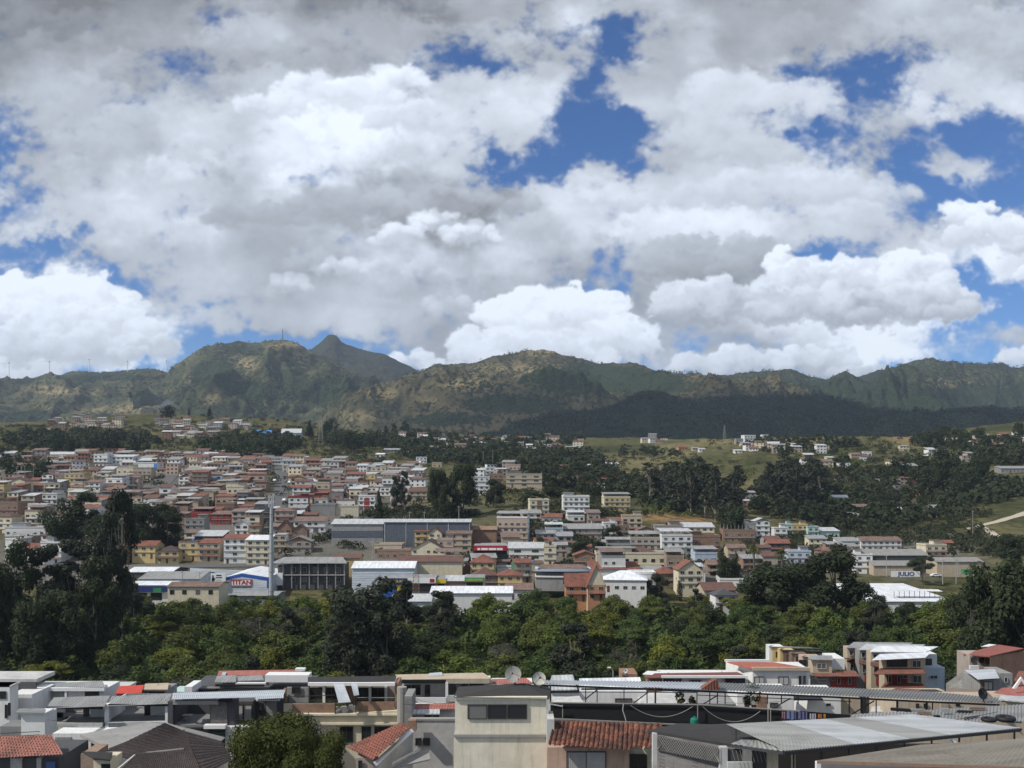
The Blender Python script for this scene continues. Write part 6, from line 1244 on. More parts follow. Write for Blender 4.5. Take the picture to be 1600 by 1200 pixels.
s=FG('small house with pink tile roof and white balcony front under the tan fascia','house',680,1200,113); s.poly([(640,1108,112),(712,1107,112),(712,1098,116),(642,1100,116)],SALMON); s.poly([(643,1115,110.6),(687,1115,110.6),(687,1107.6,112),(641,1108.4,112)],ROOFC['pale metal'],name='awning'); s.wall(640,712,1110,1290,113,4,WH); s.win(664,674,1114,1126,112.9,1,2); s.win(676,687,1114,1126,112.9,0,2)
s=FG('grey standing drain pipe beside the brick pier','pipe',628,1129,115,'drain_pipe'); MB().tube(s.p(628,1073,115),s.p(628,1129,115),.55,n=12).build('pipe',[SLAB],s.t)
s=FG('narrow side block of bare brick right of the drain pipe','wall',652,1180,108,'brick_wall'); s.wall(632,644,1088,1290,110,4,WALL['block'])
# tile roof and whitewashed brick gable
s=FG('house with steep weathered clay tile roof and whitewashed brick gable','house',620,1240,97); s.sheet([(541,1169,93),(583,1189,86),(641,1138,98),(628,1130,104)],22,.07,tilem('old clay tile',(0.27,0.10,0.07),.7,.3),rows=16,step=.06,tile=True); s.poly([(585,1189,86.2),(641,1139,98),(641,1290,98),(585,1290,86.2)],WBRICK,(.25,.1,0),'gable_wall'); s.wall(556,584,1184,1290,90,3,WALL['mauve']); s.win(560,566,1188,1204,89.9,1,1)
s.poly([(583,1191,85.8),(643,1139,97.8),(645,1141,97.7),(586,1195,85.7)],WHITEP,(.12,0,-.1),'bargeboard'); s.wall(637,650,1126,1142,99.5,.9,WALL['brick'],'chimney')
s=FG('long whitewashed brick wall with two small windows','house',690,1240,102); s.poly([(641,1128,101),(713,1124,101),(713,1290,101),(641,1290,101)],WBRICK,(0,.4,0),'wall'); s.wall(640,714,1123,1126,100.9,.6,SLAB,'coping'); s.win(649,659,1153,1165,100.9,1,1,TINT); s.win(661,672,1153,1165,100.9,1,1,TINT)
s=FG('small lean-to roof with white edge below the whitewashed wall','lean-to',650,1200,92,'lean_to'); s.poly([(612,1200,88),(672,1186,90),(670,1171,99),(655,1173,99)],WALL['grey']); s.poly([(612,1196,88),(655,1172,99),(657,1170,99),(614,1193,88)],WHITEP,(0,0,.12),'roof_edge')
# cream building with window strip, low black hipped roof, dishes
s=FG('stained cream building with long dark window strip and black hipped roof','house',785,1290,88); s._w(711,855,1093,1148,88.2,5,DULLW,'upper_wall',None,0); s._w(709,856,1152,1290,88,5.4,DULLW,'lower_wall',None,0); s._w(709,857,1148,1152,87.8,5.7,SLAB,'floor_band',None,0); s.wall(711,855,1089,1093.5,88,.4,DULLW,'parapet')
for i,(a,b) in enumerate(((730.5,761),(762,792),(793,823.5))): s.win(a,b,1100.5,1123.5,88.15,1,1,TINT)
A,B,C_,E=(709,1089.5,87.9),(858,1092.5,87.9),(861,1074.5,93.4),(716,1073,93.4); ap=(818,1067.5,91.2)
for k,(a,b) in enumerate(((A,B),(B,C_),(C_,E),(E,A))): MB().quad(s.p(*a),s.p(*b),s.p(*ap)).build('roof',[TARR],s.t)
s.wall(853,857,1093,1290,87.9,.4,WSLAB,'corner_pier')
def dish(label,px,py,r,D,m,tilt,base):
    s=FG(label,'satellite dish',px,base,D,'satellite_dish'); c=Vector(s.p(px,py,D)); mb=MB(); n=24; rings=5; R_=r/F*D; ax=Vector((tilt,-1,.35)).normalized(); u=ax.orthogonal().normalized(); w=ax.cross(u); vs=[]
    for k in range(rings+1):
        q=R_*k/rings; 
        for i in range(n): t=6.2832*i/n; vs.append(tuple(c+u*math.cos(t)*q+w*math.sin(t)*q+ax*(.28*R_*(k/rings)**2)))
    mb.v=vs
    for k in range(rings):
        for i in range(n): j=(i+1)%n; mb.f.append((k*n+i,k*n+j,(k+1)*n+j,(k+1)*n+i)); mb.m.append(0)
    mb.build('reflector',[m],s.t,True); f=c+ax*R_*.95; MB().tube(f-ax*.1,f+ax*.12,.09,n=8).build('feed_horn',[POST],s.t)
    for t in (0,2.1,4.2): MB().tube(c+(u*math.cos(t)+w*math.sin(t))*R_*.95+ax*.26*R_,f,.018,n=4).build('feed_arm',[POST],s.t)
    MB().tube(c-ax*.05,Vector(s.p(px+4,base,D+.2)),.06,n=6).build('stand',[POST],s.t)
dish('large grey mesh satellite dish on the black hipped roof',802,1054,12.8,91,SLAB,-.1,1074); dish('cream satellite dish right of the large grey one',842,1060.5,10.5,92,plain('cream dish',(0.5,0.49,0.43)),.15,1075); dish('small white satellite dish on the far white house',977,1048.5,3.6,130,WHITEP,.1,1056); dish('black satellite dish above the right-hand roofs',1534,1084.5,9,98,BLACKP,.35,1098); dish('small white dish seen edge-on on the long near roof',1487,1164,9,63,WHITEP,.4,1170)
# peach house under clay tiles
s=FG('peach house with bulging clay tile awning roof and curtained window','house',935,1290,86); s.sheet([(856,1166,83.6),(984,1175,83.6),(986,1130,88.5),(866,1127,88.5)],17,.15,CLAY,rows=7,step=.08,tile=True,seg=10); s.sheet([(984,1170,83.8),(1022,1171,83.8),(1036,1132,88.5),(986,1130,88.5)],5,.15,CLAY,rows=7,step=.08,tile=True,seg=10)
s.wall(855,983,1168,1290,85.4,5,PINKW); s.wall(983,1021,1170,1290,86,5,CR); s.win(885,947,1174,1215,85.35,1,2,CURT); s.win(984,1011,1178,1230,85.95,1,2,TINT); s.wall(855,866,1124,1168,86,3,WSLAB,'side_wall')
for k in range(18): s.wall(888+k*3.2,889.2+k*3.2,1176,1213,85.31,.03,WALL['grey'],'curtain_fold') if k<9 else None
# long canopy terrace
s=FG('roof terrace with black mesh parapet under a very long ribbed canopy','roof terrace',1150,1180,99,'roof_terrace')
CANZ=metalm('weathered canopy sheet',(0.17,0.175,0.175),.5,.3,'Y',.6,.1)
seg=[((840,1068,101),(850,1063.5,107)),((1100,1078,100),(1110,1066.5,107)),((1300,1087,99),(1310,1075,106)),((1440,1094,98.5),(1450,1081,105)),((1562,1099.5,98),(1570,1092,103))]
for k in range(4):
    n=(52,40,28,24)[k]; s.sheet([seg[k][0],seg[k+1][0],seg[k+1][1],seg[k][1]],n,.09,(NEWZ,CANZ,CANZ,CANZ)[k],'canopy_roof')
for k in range(4):
    a,b=seg[k][0],seg[k+1][0]; s.bar((a[0],a[1]+2.2,a[2]+.2),(b[0],b[1]+2.2,b[2]+.2),.16,POST,'beam'); a,b=seg[k][1],seg[k+1][1]; s.bar((a[0],a[1]+4,a[2]-.3),(b[0],b[1]+4,b[2]-.3),.12,POST,'beam')
s.poly([(1096,1076.5,99.4),(1126,1078,99.4),(1120,1061.5,99.4),(1114,1064,99.4)],ROOFC['red tile'],(0,.9,0),'red_vent')
def ycan(px): return float(np.interp(px,[q[0][0] for q in seg],[q[0][1] for q in seg]))
for px in (855,860,915,933,975,1011,1024,1089,1109,1121,1133,1199,1221,1247,1327,1346,1369,1402,1448,1457,1569): s.bar((px,ycan(px)+2,99.9),(px,(1100 if px<1250 else 1114),99.9),(.09 if px%2 else .16),POST,'post')
for a,b in (((915,1092),(933,1078)),((988,1100),(1012,1082)),((1094,1103),(1122,1086)),((1206,1108),(1235,1091)),((1331,1116),(1366,1095))): s.bar((*a,100),(*b,100),.09,POST,'brace')
s.bar((856,1081,100),(1090,1082,100),.07,POST); s.bar((1090,1086,100),(1330,1096,100),.07,POST)
s.poly([(860,1098,99),(1090,1101,99),(1250,1111,99),(1250,1128,99),(1090,1132,99),(860,1123,99)],plain('black shade mesh',(0.018,0.018,0.02),.9),(0,.08,0),'mesh_parapet'); s.bar((858,1097.5,98.8),(1095,1101,98.8),.1,SLAB); s.bar((1095,1101,98.8),(1250,1111,98.8),.1,SLAB); s.bar((858,1122.5,98.6),(1090,1133,98.6),.1,SLAB)
for px,y0,y1 in ((879,1101,1122),(1090,1100,1133),(1200,1108,1128),(1204,1109,1127)): s.bar((px,y0,98.6),(px,y1,98.6),.08,SLAB,'rail_post')
s.bar((859,1100,98.5),(879,1103.5,98.5),.1,WSLAB,'pipe')
s.poly([(860,1124,99),(1255,1134,99),(1255,1120,106),(860,1112,106)],FLOORM,(0,0,-.4),'floor_slab'); s.poly([(856,1128,99),(1250,1138,99),(1250,1290,99),(856,1290,99)],WALL['grey'],(0,5,0),'wall'); s.poly([(1250,1111,99),(1340,1118,99),(1340,1128,99),(1250,1128,99)],BLACKP,(0,.1,0),'mesh_parapet')
def cable(label,pts,r,m,D):
    s=FG(label,'cable',pts[0][0],pts[0][1],D,'hanging_hose'); mb=MB(); v=[s.p(a,b,D) for a,b in pts]
    for a,b in zip(v,v[1:]): mb.tube(a,b,r,n=5,cap=False)
    mb.build('hose',[m],s.t)
def sag(x0,y0,x1,y1,d,n=12): return [(x0+(x1-x0)*i/n,y0+(y1-y0)*i/n+4*d*(i/n)*(1-i/n)) for i in range(n+1)]
cable('grey hose sagging across the left part of the black mesh parapet',sag(985,1102,1082,1104,17),.03,SLAB,98.4); cable('grey hose sagging across the right part of the black mesh parapet',sag(1098,1104,1188,1111,20),.03,SLAB,98.4); cable('hose hanging down from the parapet onto the clay tiles',[(974,1100),(973,1110),(977,1122),(980,1135),(976,1144)],.04,WSLAB,97)
g=FG('green plastic water tank on the canopy terrace','water tank',1085,1131,98.2,'water_tank'); m_=MB(); pr=[(.62,0),(.66,.1),(.66,.65),(.62,.8),(.4,.95),(.2,1.0),(.2,1.1)]
for (a,z0),(b,z1) in zip(pr,pr[1:]): m_.tube((0,0,z0),(0,0,z1),a,b,16,cap=False)
m_.tube((0,0,1.1),(0,0,1.15),.22,n=12); m_.build('tank',[plain('green plastic',(0.015,0.16,0.12),.5)],g.t); g.t.scale=(.62,.62,.62)
for i,(x,y,w,h,c,lb) in enumerate(((1236,1111,16,13,(0.13,0.15,0.28),'bluish'),(1254,1112,14,12,(0.10,0.10,0.20),'dark blue'),(1270,1115,9,9,(0.3,0.3,0.34),'pale grey'),(1281,1116,5,6,(0.5,0.18,0.03),'orange'),(1288,1116,4,6,(0.5,0.25,0.04),'amber'),(1224,1112,7,11,(0.28,0.16,0.16),'rose'))):
    c_=FG(lb+' garment on the washing line over the black parapet','laundry',x,y+h,98.2,'laundry'); a=c_.p(x,y,98.2); w_=w/F*98; h_=h/F*98; g_=MB(); n=8
    for k in range(n): u0=-w_/2+w_*k/n; u1=-w_/2+w_*(k+1)/n; y0=.05*math.sin(k*1.9+i); y1=.05*math.sin((k+1)*1.9+i); zt=h_; zb=.06*math.sin(k*1.3+i); g_.quad((u0,y0,zb),(u1,y1,zb),(u1,y1,zt),(u0,y0,zt))
    g_.build('cloth',[plain('cloth '+lb,c,.9)],c_.t)
for (px,py,hh_,lb) in ((1062,1103,1.6,'small potted shrub on the left part of the canopy terrace'),(1178,1108,2.6,'tall potted shrub in the middle of the canopy terrace'),(1167,1106,1.3,'low potted plant beside the tall shrub on the terrace'),(1081,1103,1.0,'tiny potted plant right of the small terrace shrub')):
    X,Y,Z=P(px,py,101); t=thing('potted_plant',lb,'potted plant',(X,Y,Z)); MB().tube((0,0,-.05),(0,0,.4),.2,.28,10).build('pot',[WALL['brown']],t); rr_=np.random.RandomState(px); p_,n_=crown_points([(0,0,hh_*.6,hh_*.3,hh_*.4),(.2,0,hh_*.35,.3,.25)],260,rr_); link('foliage',quads_mesh('foliage',p_,n_,np.full(260,.14),rr_,[LEAF['green']]),t)
# near right: black felt roof, ribbed zinc roof, brick wall with lattice
s=FG('grey brick building under black felt and long ribbed zinc roof','house',1150,1290,74); s.poly([(1012,1141,73),(1143,1163,68.2),(1206,1158,69),(1134,1132,78),(1060,1130,81)],TARR,(0,0,-.18),'felt_roof')
MIDZ=metalm('dull bright zinc',(0.33,0.35,0.37),.5,.3,'Y',.6,.1); A_,B_,C2,D2=(1225,1174,65.2),(1594,1138,71.5),(1424,1117,80),(1133,1132,78)
def lerp(p,q,t): return tuple(p[i]+(q[i]-p[i])*t for i in range(3))
for (t0,t1,m_,n_) in ((0,.3,OLDZ,26),(.3,.53,MIDZ,20),(.53,.70,OLDZ,15),(.70,1,MIDZ,26)): s.sheet([lerp(A_,B_,t0),lerp(A_,B_,t1),lerp(D2,C2,t1),lerp(D2,C2,t0)],n_,.055,m_,'zinc_roof')
s.sheet([(1142,1163,68),(1224,1174.4,65.2),(1203,1158,68.6),(1160,1156,70)],10,.05,ROOFC['grey metal'],'zinc_roof')
s.sheet([(1326,1130,82.5),(1600,1128,81),(1600,1101,94),(1330,1117,91)],50,.08,OLDZ,'zinc_roof')
s.poly([(1020,1147,72.6),(1130,1168,68.2),(1130,1290,68.2),(1020,1290,72.6)],GBRICK,(.15,.3,0),'brick_wall'); s.wall(1020,1027,1146,1290,72.3,.5,WSLAB,'column'); s.wall(1125,1137,1168,1290,67.8,.5,WSLAB,'column')
s.poly([(1027,1150,72.1),(1124,1170,67.9),(1124,1192,67.9),(1027,1172,72.1)],plain('lattice shadow',(0.05,0.05,0.05)),(0,.06,0),'lattice_panel')  # dark sheet behind the lattice stands in for the shade there
g_=MB()
for k in range(26): 
    a=k/25; x0=1027+97*a; D0=72-4.2*a-.06; y0=1150+20*a
    for dx in (-1,1): 
        x1=min(max(x0+dx*16,1027),1124); b=(x1-1027)/97; g_.bar(s.p(x0,y0,D0),s.p(x1,1172+20*b,72-4.2*b-.06),.02)
g_.build('lattice',[SLAB],s.t)
s.wall(1137,1160,1172,1290,67.9,.3,plain('lattice shadow2',(0.06,0.06,0.06)),'lattice_panel'); s.wall(1137,1176,1191,1290,67.6,.2,WSLAB,'panel'); s.wall(1176,1200,1174,1290,68.5,.2,DG,'gate'); s.wall(1200,1216,1175,1290,67.5,.4,CR,'column'); s.wall(1238,1243,1174,1290,66.5,.3,CR,'column'); s._w(1216,1640,1163,1290,78,.3,plain('sooty wall',(0.03,0.027,0.025),.9),'back_wall',None,0)  # back wall blackened: the shade under the roof is put into its colour
for a in np.linspace(0,1,9): px=1240+345*a; s.bar((px,1175-35*a,65.6+5.6*a),(px,1230,65.6+5.6*a),.1,POST,'post')
for k in range(10): x=1144+k*6; s.bar((x,1172,67.4),(x+5,1191,67.4),.025,SLAB,'lattice_rod')
s.bar((1225,1177,65.2),(1594,1140.5,71.4),.2,POST,'beam'); s.bar((1142,1165.5,68),(1225,1177,65.2),.16,POST,'beam')
s=FG('lowest roof of brownish sheets at the bottom right corner','roof',1450,1290,60,'shed'); s.sheet([(1277,1189,57),(1640,1200,52),(1640,1152,66),(1440,1164,65)],40,.03,metalm('brownish sheet',(0.20,0.185,0.155),.6,.3,'Y',.75,.05),'roof'); s.bar((1277,1190.5,57),(1640,1202,52),.16,WALL['brown'],'fascia'); s.bar((1415,1177,60),(1660,1187,57),.05,WSLAB,'roof_seam'); s.bar((1468,1170,62),(1640,1178,60),.05,WSLAB,'roof_seam'); s.wall(1276,1283,1191,1290,57.3,.3,WHITEP,'post'); s.wall(1283,1640,1200,1290,60,1,DG)
for i,(px,py,r,lb) in enumerate(((1571,1127,.78,'big black tyre lying on the old zinc roof'),(1545,1127.5,.6,'smaller black tyre left of the big one on the zinc roof'))):
    t=FG(lb,'tyre',px,py,80.3,'tyre'); m_=MB(); n=22; q=10; R0=r*.72; r0=r*.28
    for a in range(n):
        for b in range(q): A_=6.2832*a/n; B_=6.2832*b/q; m_.v.append(((R0+r0*math.cos(B_))*math.cos(A_),(R0+r0*math.cos(B_))*math.sin(A_),r0+.9*r0*math.sin(B_)))
    for a in range(n):
        for b in range(q): c=(a+1)%n; d=(b+1)%q; m_.f.append((a*q+b,c*q+b,c*q+d,a*q+d)); m_.m.append(0)
    m_.build('tyre',[BLACKP],t.t,True)
rj=random.Random(8)
for i,(px,py) in enumerate(((1408,1111),(1428,1112),(1445,1116),(1464,1121),(1478,1112),(1497,1119),(1506,1114),(1516,1121),(1526,1108),(1590,1141),(1580,1129))):
    t=FG(['short dark plank','grey rubble lump','bent roof tile piece','flat grey stone','short dark beam'][i%5]+' lying on the old zinc roof','roof ballast',px,py,84+rj.uniform(-2,2),'roof_weight',); l=rj.uniform(.5,1.6); m_=MB(); m_.prism([(-l/2,-.15,0),(l/2,-.1,0),(l/2*.9,.14,0),(-l/2*.8,.17,0)],(rj.uniform(-.08,.08),0,rj.uniform(.12,.26))); m_.build('weight',[(BLACKP,WALL['grey'],WALL['brown'])[i%3]],t.t); t.t.rotation_euler=(0,0,rj.uniform(-.4,.4)); t.t['_px']=px
ordinals([(o,o['_px']) for o in bpy.data.objects if '_px' in o.keys()],'from left')
NBRICK=brickm('orange brick wall',(0.30,0.155,0.095),(0.38,0.20,0.125),(0.30,0.24,0.20))
# ---- second row at the right ----
def windows(s,lst,D,fr=0,pan=2,m=None):
    for (a,b,c,d) in lst: s.win(a,b,c,d,D,fr,pan,m)
s=FG('white house behind the canopy with grey flat roof and dark door openings','house',900,1200,122); s.wall(845,1010,1080,1290,122,6,WH); s.flat(845,905,1080,122,1070,TARR); s.poly([(856,1078,121.5),(902,1077,121.5),(895,1054,130),(862,1055,130)],ROOFC['pale metal']); s.poly([(905,1074,122.5),(1004,1073,122.5),(1000,1058,131),(905,1060,131)],ROOFC['white metal']); s.win(961,988,1091,1098,121.9,1,3)
s=FG('low grey vaulted roof seen under the canopy','house',880,1200,116); s.poly([(862,1100,114),(912,1098,114),(905,1087,119),(868,1090,119)],WSLAB); s.wall(864,910,1100.5,1290,114.4,4,WSLAB)
s=FG('brick stub of a house with white dish on its roof','house',985,1200,131); s.wall(972,996,1053,1290,131,4,WALL['brick']); s.poly([(972,1053,130.8),(998,1062,130.8),(1000,1060,134),(974,1050,134)],WALL['brown'])
s=FG('salmon roofed house between the dishes and the tan fascia','house',800,1200,128); s.poly([(764,1069,127),(832,1067,127),(822,1059,133),(768,1061,133)],SALMON); s.wall(768,832,1070,1290,127.4,5,WH); s.wall(764,834,1069.4,1073.6,126.9,.3,WHITEP,'fascia')
s=FG('white-roofed house under the canopy with grey weathered roof planes','house',1060,1200,121); s.poly([(1000,1099,118),(1075,1098,118),(1050,1080,128),(1005,1082,128)],WSLAB); s.poly([(1072,1098,118),(1150,1100,118),(1135,1083,128),(1050,1080.5,128)],WALL['grey']); s.wall(1003,1150,1100.5,1290,118.3,6,WH); s.win(1110,1120,1101,1107,118.2,1,1)
s=FG('white house with raw brick pier under the middle of the canopy','house',1175,1200,124); s.wall(1152,1240,1084,1290,124,6,WH); s.wall(1183,1199,1090,1112,122,1.2,WALL['brick'],'brick_pier'); s.win(1203,1216,1098,1106,123.9,1,2)
s=FG('white house with small window under the right part of the canopy','house',1290,1200,126); s.wall(1262,1314,1086,1290,126,6,WH); s.win(1291,1298,1099,1103,125.9,1,1); s.flat(1240,1286,1092,124,1087,BLACKP,'awning'); s.wall(1314,1345,1091,1290,127,5,WALL['beige']); s.poly([(1360,1112,118),(1390,1112,118),(1378,1103,124),(1362,1104,124)],WSLAB)
s=FG('long low white house with red-brown roof and dark window bands','house',1090,1200,150); s.poly([(1008,1059,148),(1168,1057,148),(1152,1050,158),(1012,1052,158)],plain('red-brown sheet',(0.17,0.07,0.06),.8)); s.wall(1035,1168,1058.5,1290,150,6,WH); s.wall(1034,1168,1056,1059.5,147.8,.4,WHITEP,'fascia'); s.wall(1012,1036,1054,1290,150.5,6,WALL['brown']); s.poly([(1004,1053,149.6),(1035,1056,149.6),(1045,1050,153),(1012,1048,156)],WHITEP,name='white_roof'); s.poly([(1068,1051,157),(1113,1050,157),(1103,1046.5,161),(1072,1048,161)],WHITEP,name='white_roof')
windows(s,[(1037,1065,1059.5,1066),(1078,1096,1063,1067),(1133,1164,1058.5,1068)],149.9,1,3,TINT)
s=FG('white house with red tile slope, framed windows and twin dark slits','house',1200,1200,152); s.poly([(1134,1033,160),(1176,1045,152),(1176,1290,152),(1134,1290,160)],WALL['white'],(.2,.2,0),'side_wall'); s.wall(1176,1266,1047,1290,152,9,WH); s.poly([(1175,1045,151.6),(1266,1044,151.6),(1208,1034.5,163),(1136,1034,163)],tilem('salmon tile slope',(0.42,0.14,0.10),.3),(0,0,-.15)); s.wall(1176,1266,1043,1048,151.5,.5,WALL['beige'],'fascia'); s.wall(1133,1202,1031,1034,163.5,.5,WHITEP,'rear_parapet')
windows(s,[(1178,1194,1057,1070),(1216,1232,1057,1070)],151.9,1,2,CURT); windows(s,[(1248,1252,1056,1074),(1255,1259,1056,1074)],151.9,1,1,TINT)
st=[(1202,1224,1010,1046,171,'white','yellow'),(1219,1240,1015,1046,169,'yellow','brown'),(1237,1260,1021,1046,167,'brown','pink'),(1254,1282,1026,1060,164,'pink','pink')]
for i,(a,b,y0,y1,D,w1_,w2_) in enumerate(st):
    s=FG(['white-flanked topmost','yellow second','brown third','pink fourth'][i]+' house of the stepped row on the right','house',(a+b)/2,1200,D,group='stepped row'); s.wall(a,b,y0,1290,D,2.4,WALL[w1_]); s.wall(a+5,b,y0+2,1290,D-.2,.15,WALL[w2_],'front_panel'); s.poly([(a-1,y0,D-.4),(b+26,y0+2,D-.4),(b+60,y0-2+5,D+9),(a+2,y0-2,D+9)],(ROOFC['grey metal'],ROOFC['dark sheet'],ROOFC['dark sheet'],ROOFC['faded tile'])[i]); s.win(a+10,a+16,y0+8,y0+17,D-.22,1,1) if i<2 else s.win(a+(-6 if i==2 else -7)+(12 if i==2 else 1),a+(17 if i==2 else 7),y0+5,y0+14,D-.25,1,2)
s=FG('stone and red house with clay awning, lowest of the stepped row','house',1300,1200,155); s.wall(1270,1300,1030,1052,155.4,2.4,WALL['beige'],'upper_wall'); s.poly([(1262,1030,155),(1302,1031,155),(1300,1024,162),(1266,1024,162)],ROOFC['grey metal']); s.wall(1268,1338,1056,1290,155,2.4,WALL['grey']); s.wall(1298,1338,1058,1074,154.9,.2,WALL['dark red'],'red_panel'); s.poly([(1270,1056.5,153.6),(1344,1056.5,153.6),(1336,1048,157),(1274,1048,157)],ROOFC['red tile'],name='awning'); windows(s,[(1276,1291,1036,1045)],155.3,0,2); windows(s,[(1277,1292,1061,1066),(1299,1305,1059,1063),(1308,1313,1059,1069),(1325,1330,1059,1069)],154.7,0,1)
s.wall(1300,1320,1029,1046,158,5,WH,'rear_wall')
# terrace of red and stone houses
for i,(a,b,dy,D) in enumerate(((1324,1346,-8,172),(1343,1366,-5,168),(1361,1386,-2,164))):
    s=FG(['rearmost','second','third'][i]+' house of the red and stone terrace','house',(a+b)/2,1200,D,group='red and stone terrace'); s.wall(a,b+4,1020+dy,1290,D,2.2,WALL['grey' if i%2 else 'beige']); s.poly([(a-2,1020+dy,D-.5),(b+60,1020+dy+1,D-.5),(b+80,1012+dy,D+9),(a+10,1011+dy,D+9)],(ROOFC['grey metal'],ROOFC['pale metal'],ROOFC['white metal'])[i]); s.poly([(a-1,1041+dy,D-1.2),(b+8,1048+dy,D-1.2),(b+8,1042+dy,D),(a-1,1036+dy,D)],ROOFC['red tile'],name='awning'); windows(s,[(a+3,a+9,1024+dy,1032+dy),(a+12,a+19,1026+dy,1034+dy),(a+4,a+9,1046+dy,1056+dy),(a+13,a+19,1048+dy,1058+dy)],D-.1,0,1); s.wall(a+8,b,1060+dy,1072+dy,D-.15,.12,WALL['dark red'],'red_panel')
s=FG('front house of the red and stone terrace with glazed corner room','house',1410,1200,160); s.wall(1382,1446,1029,1290,160,2.4,WALL['beige']); s.sheet([(1362,1032,158.6),(1446,1028,158.6),(1455,1019,170),(1375,1022,170)],36,.05,ROOFC['white metal']); s.wall(1386,1418,1030,1042,159.8,.15,DFRAME,'window_band'); windows(s,[(1387,1397,1031,1041.5),(1397,1407,1031,1041.5),(1407,1417,1031,1041.5)],159.7,1,2,TINT); windows(s,[(1425,1439,1032,1043),(1426,1440,1055,1067)],159.9,0,2)
s.poly([(1364,1053,156.8),(1447,1052.5,156.8),(1440,1044,160),(1376,1044,160)],ROOFC['red tile'],name='awning'); s.wall(1386,1418,1055,1067.5,159.8,.15,WALL['dark red'],'red_panel'); windows(s,[(1388,1393,1055,1067),(1402,1407,1055,1067),(1410,1418,1055,1060)],159.6,0,1); s.poly([(1376,1075,157),(1447,1074,157),(1440,1067,160),(1382,1067,160)],ROOFC['red tile'],name='awning')
s=FG('white rear house with dark windows right of the glazed corner room','house',1455,1200,168); s.wall(1444,1464,1022,1043,168,8,WH,'upper_wall'); s.wall(1446,1476,1043,1290,166,7,WALL['pale blue']); s.win(1445,1456,1029,1039,167.9,1,2,TINT); s.win(1453,1465,1055,1061,165.9,0,2)
s=FG('grey block house with zinc roof and curtained terrace door','house',1530,1200,148); s.wall(1531,1562,1062,1290,148,6,WALL['grey']); s.poly([(1478,1068,160),(1506,1048,158),(1531,1060,148),(1531,1290,148),(1478,1290,160)],WALL['block'],(.2,.3,0),'side_wall'); s.sheet([(1527,1062,146.8),(1562,1060,146.8),(1554,1046,160),(1506,1047,158)],16,.07,NEWZ); s.win(1537,1551,1065,1078,147.9,1,2,CURT); s.wall(1532,1537,1063,1078,147.9,.1,WALL['brown'],'brick_panel'); s.wall(1562,1582,1052,1290,150,5,WALL['grey'],'rear_wall'); s.win(1569,1574,1058,1066,149.9,0,1)
s=FG('bare brick house with hipped red roof at the right edge','house',1560,1200,172); s.poly([(1505,1022,176),(1547,1025,170),(1600,1013,182),(1560,1007,188)],tilem('red-brown tile sheet',(0.30,0.10,0.08),.3),(0,0,-.2)); s.poly([(1547,1026,170),(1625,1013,180),(1625,1290,180),(1547,1290,170)],NBRICK,(.1,.3,0),'brick_wall'); s.wall(1515,1547,1024,1290,174,5,WALL['mauve']); windows(s,[(1517,1523,1027,1035),(1530,1537,1028,1036),(1540,1546,1029,1037)],173.9,1,1,TINT); s.wall(1516,1530,1040,1046,173,.4,WHITEP,'balcony_wall'); s.poly([(1533,1011,182.6),(1545,1011,182.6),(1557,1008,188),(1545,1007,188)],WHITEP,(0,0,.1),'roof_light')
s=FG('pink hipped sheet roof with white pointed porch at the right edge','house',1580,1200,140); s.sheet([(1553,1083,136),(1640,1098,130),(1640,1070,146),(1566,1075,144)],30,.05,SALMON); s.wall(1556,1640,1092,1290,136,5,WALL['beige']); s.poly([(1583,1076,135),(1596,1058,135),(1610,1076,135),(1605,1076,135),(1596,1064,135),(1588,1076,135)],WHITEP,(0,.3,0),'porch_gable'); s.poly([(1580,1070,150),(1640,1070,150),(1640,1050,158),(1592,1048,158)],ROOFC['red tile'],name='rear_roof')
s=FG('orange tile patch roof below the red and stone terrace','house',1420,1200,140); s.poly([(1378,1083,138),(1424,1084,138),(1442,1077,144),(1400,1075,144)],ROOFC['red tile']); s.poly([(1424,1085,138),(1490,1086,138),(1462,1077,145),(1442,1077,145)],TARR,name='dark_roof'); s.wall(1378,1490,1087,1290,138.4,6,WALL['beige']); s.poly([(1488,1086,138),(1556,1094,134),(1540,1078,146),(1480,1075,146)],ROOFC['rust metal'],name='rusty_roof')
s=FG('grey roofs with brick front seen under the right end of the canopy','house',1430,1200,112); s.wall(1400,1560,1096,1290,114,5,WALL['beige']); windows(s,[(1431,1436,1099,1107),(1443,1449,1099,1107),(1493,1500,1099,1104)],113.9,1,1,TINT); s.wall(1470,1482,1098,1114,113.7,.3,WALL['mauve'],'pier'); s.poly([(1560,1092,96),(1640,1100,94),(1640,1090,100),(1564,1086,100)],ROOFC['pale metal'],name='sheet_roof')
X,Y,Z=P(958,1062,136); t=thing('street_lamp','pale curved street lamp behind the left part of the canopy','street lamp',(X,Y,Z-1)); m_=MB(); m_.tube((0,0,-6),(0,0,2.2),.1,.07); m_.tube((0,0,2.2),(-.35,0,2.6),.07,.05); m_.build('pole',[SLAB],t); MB().box(-.75,-.3,-.12,.12,2.55,2.68).build('lamp_head',[WHITEP],t)
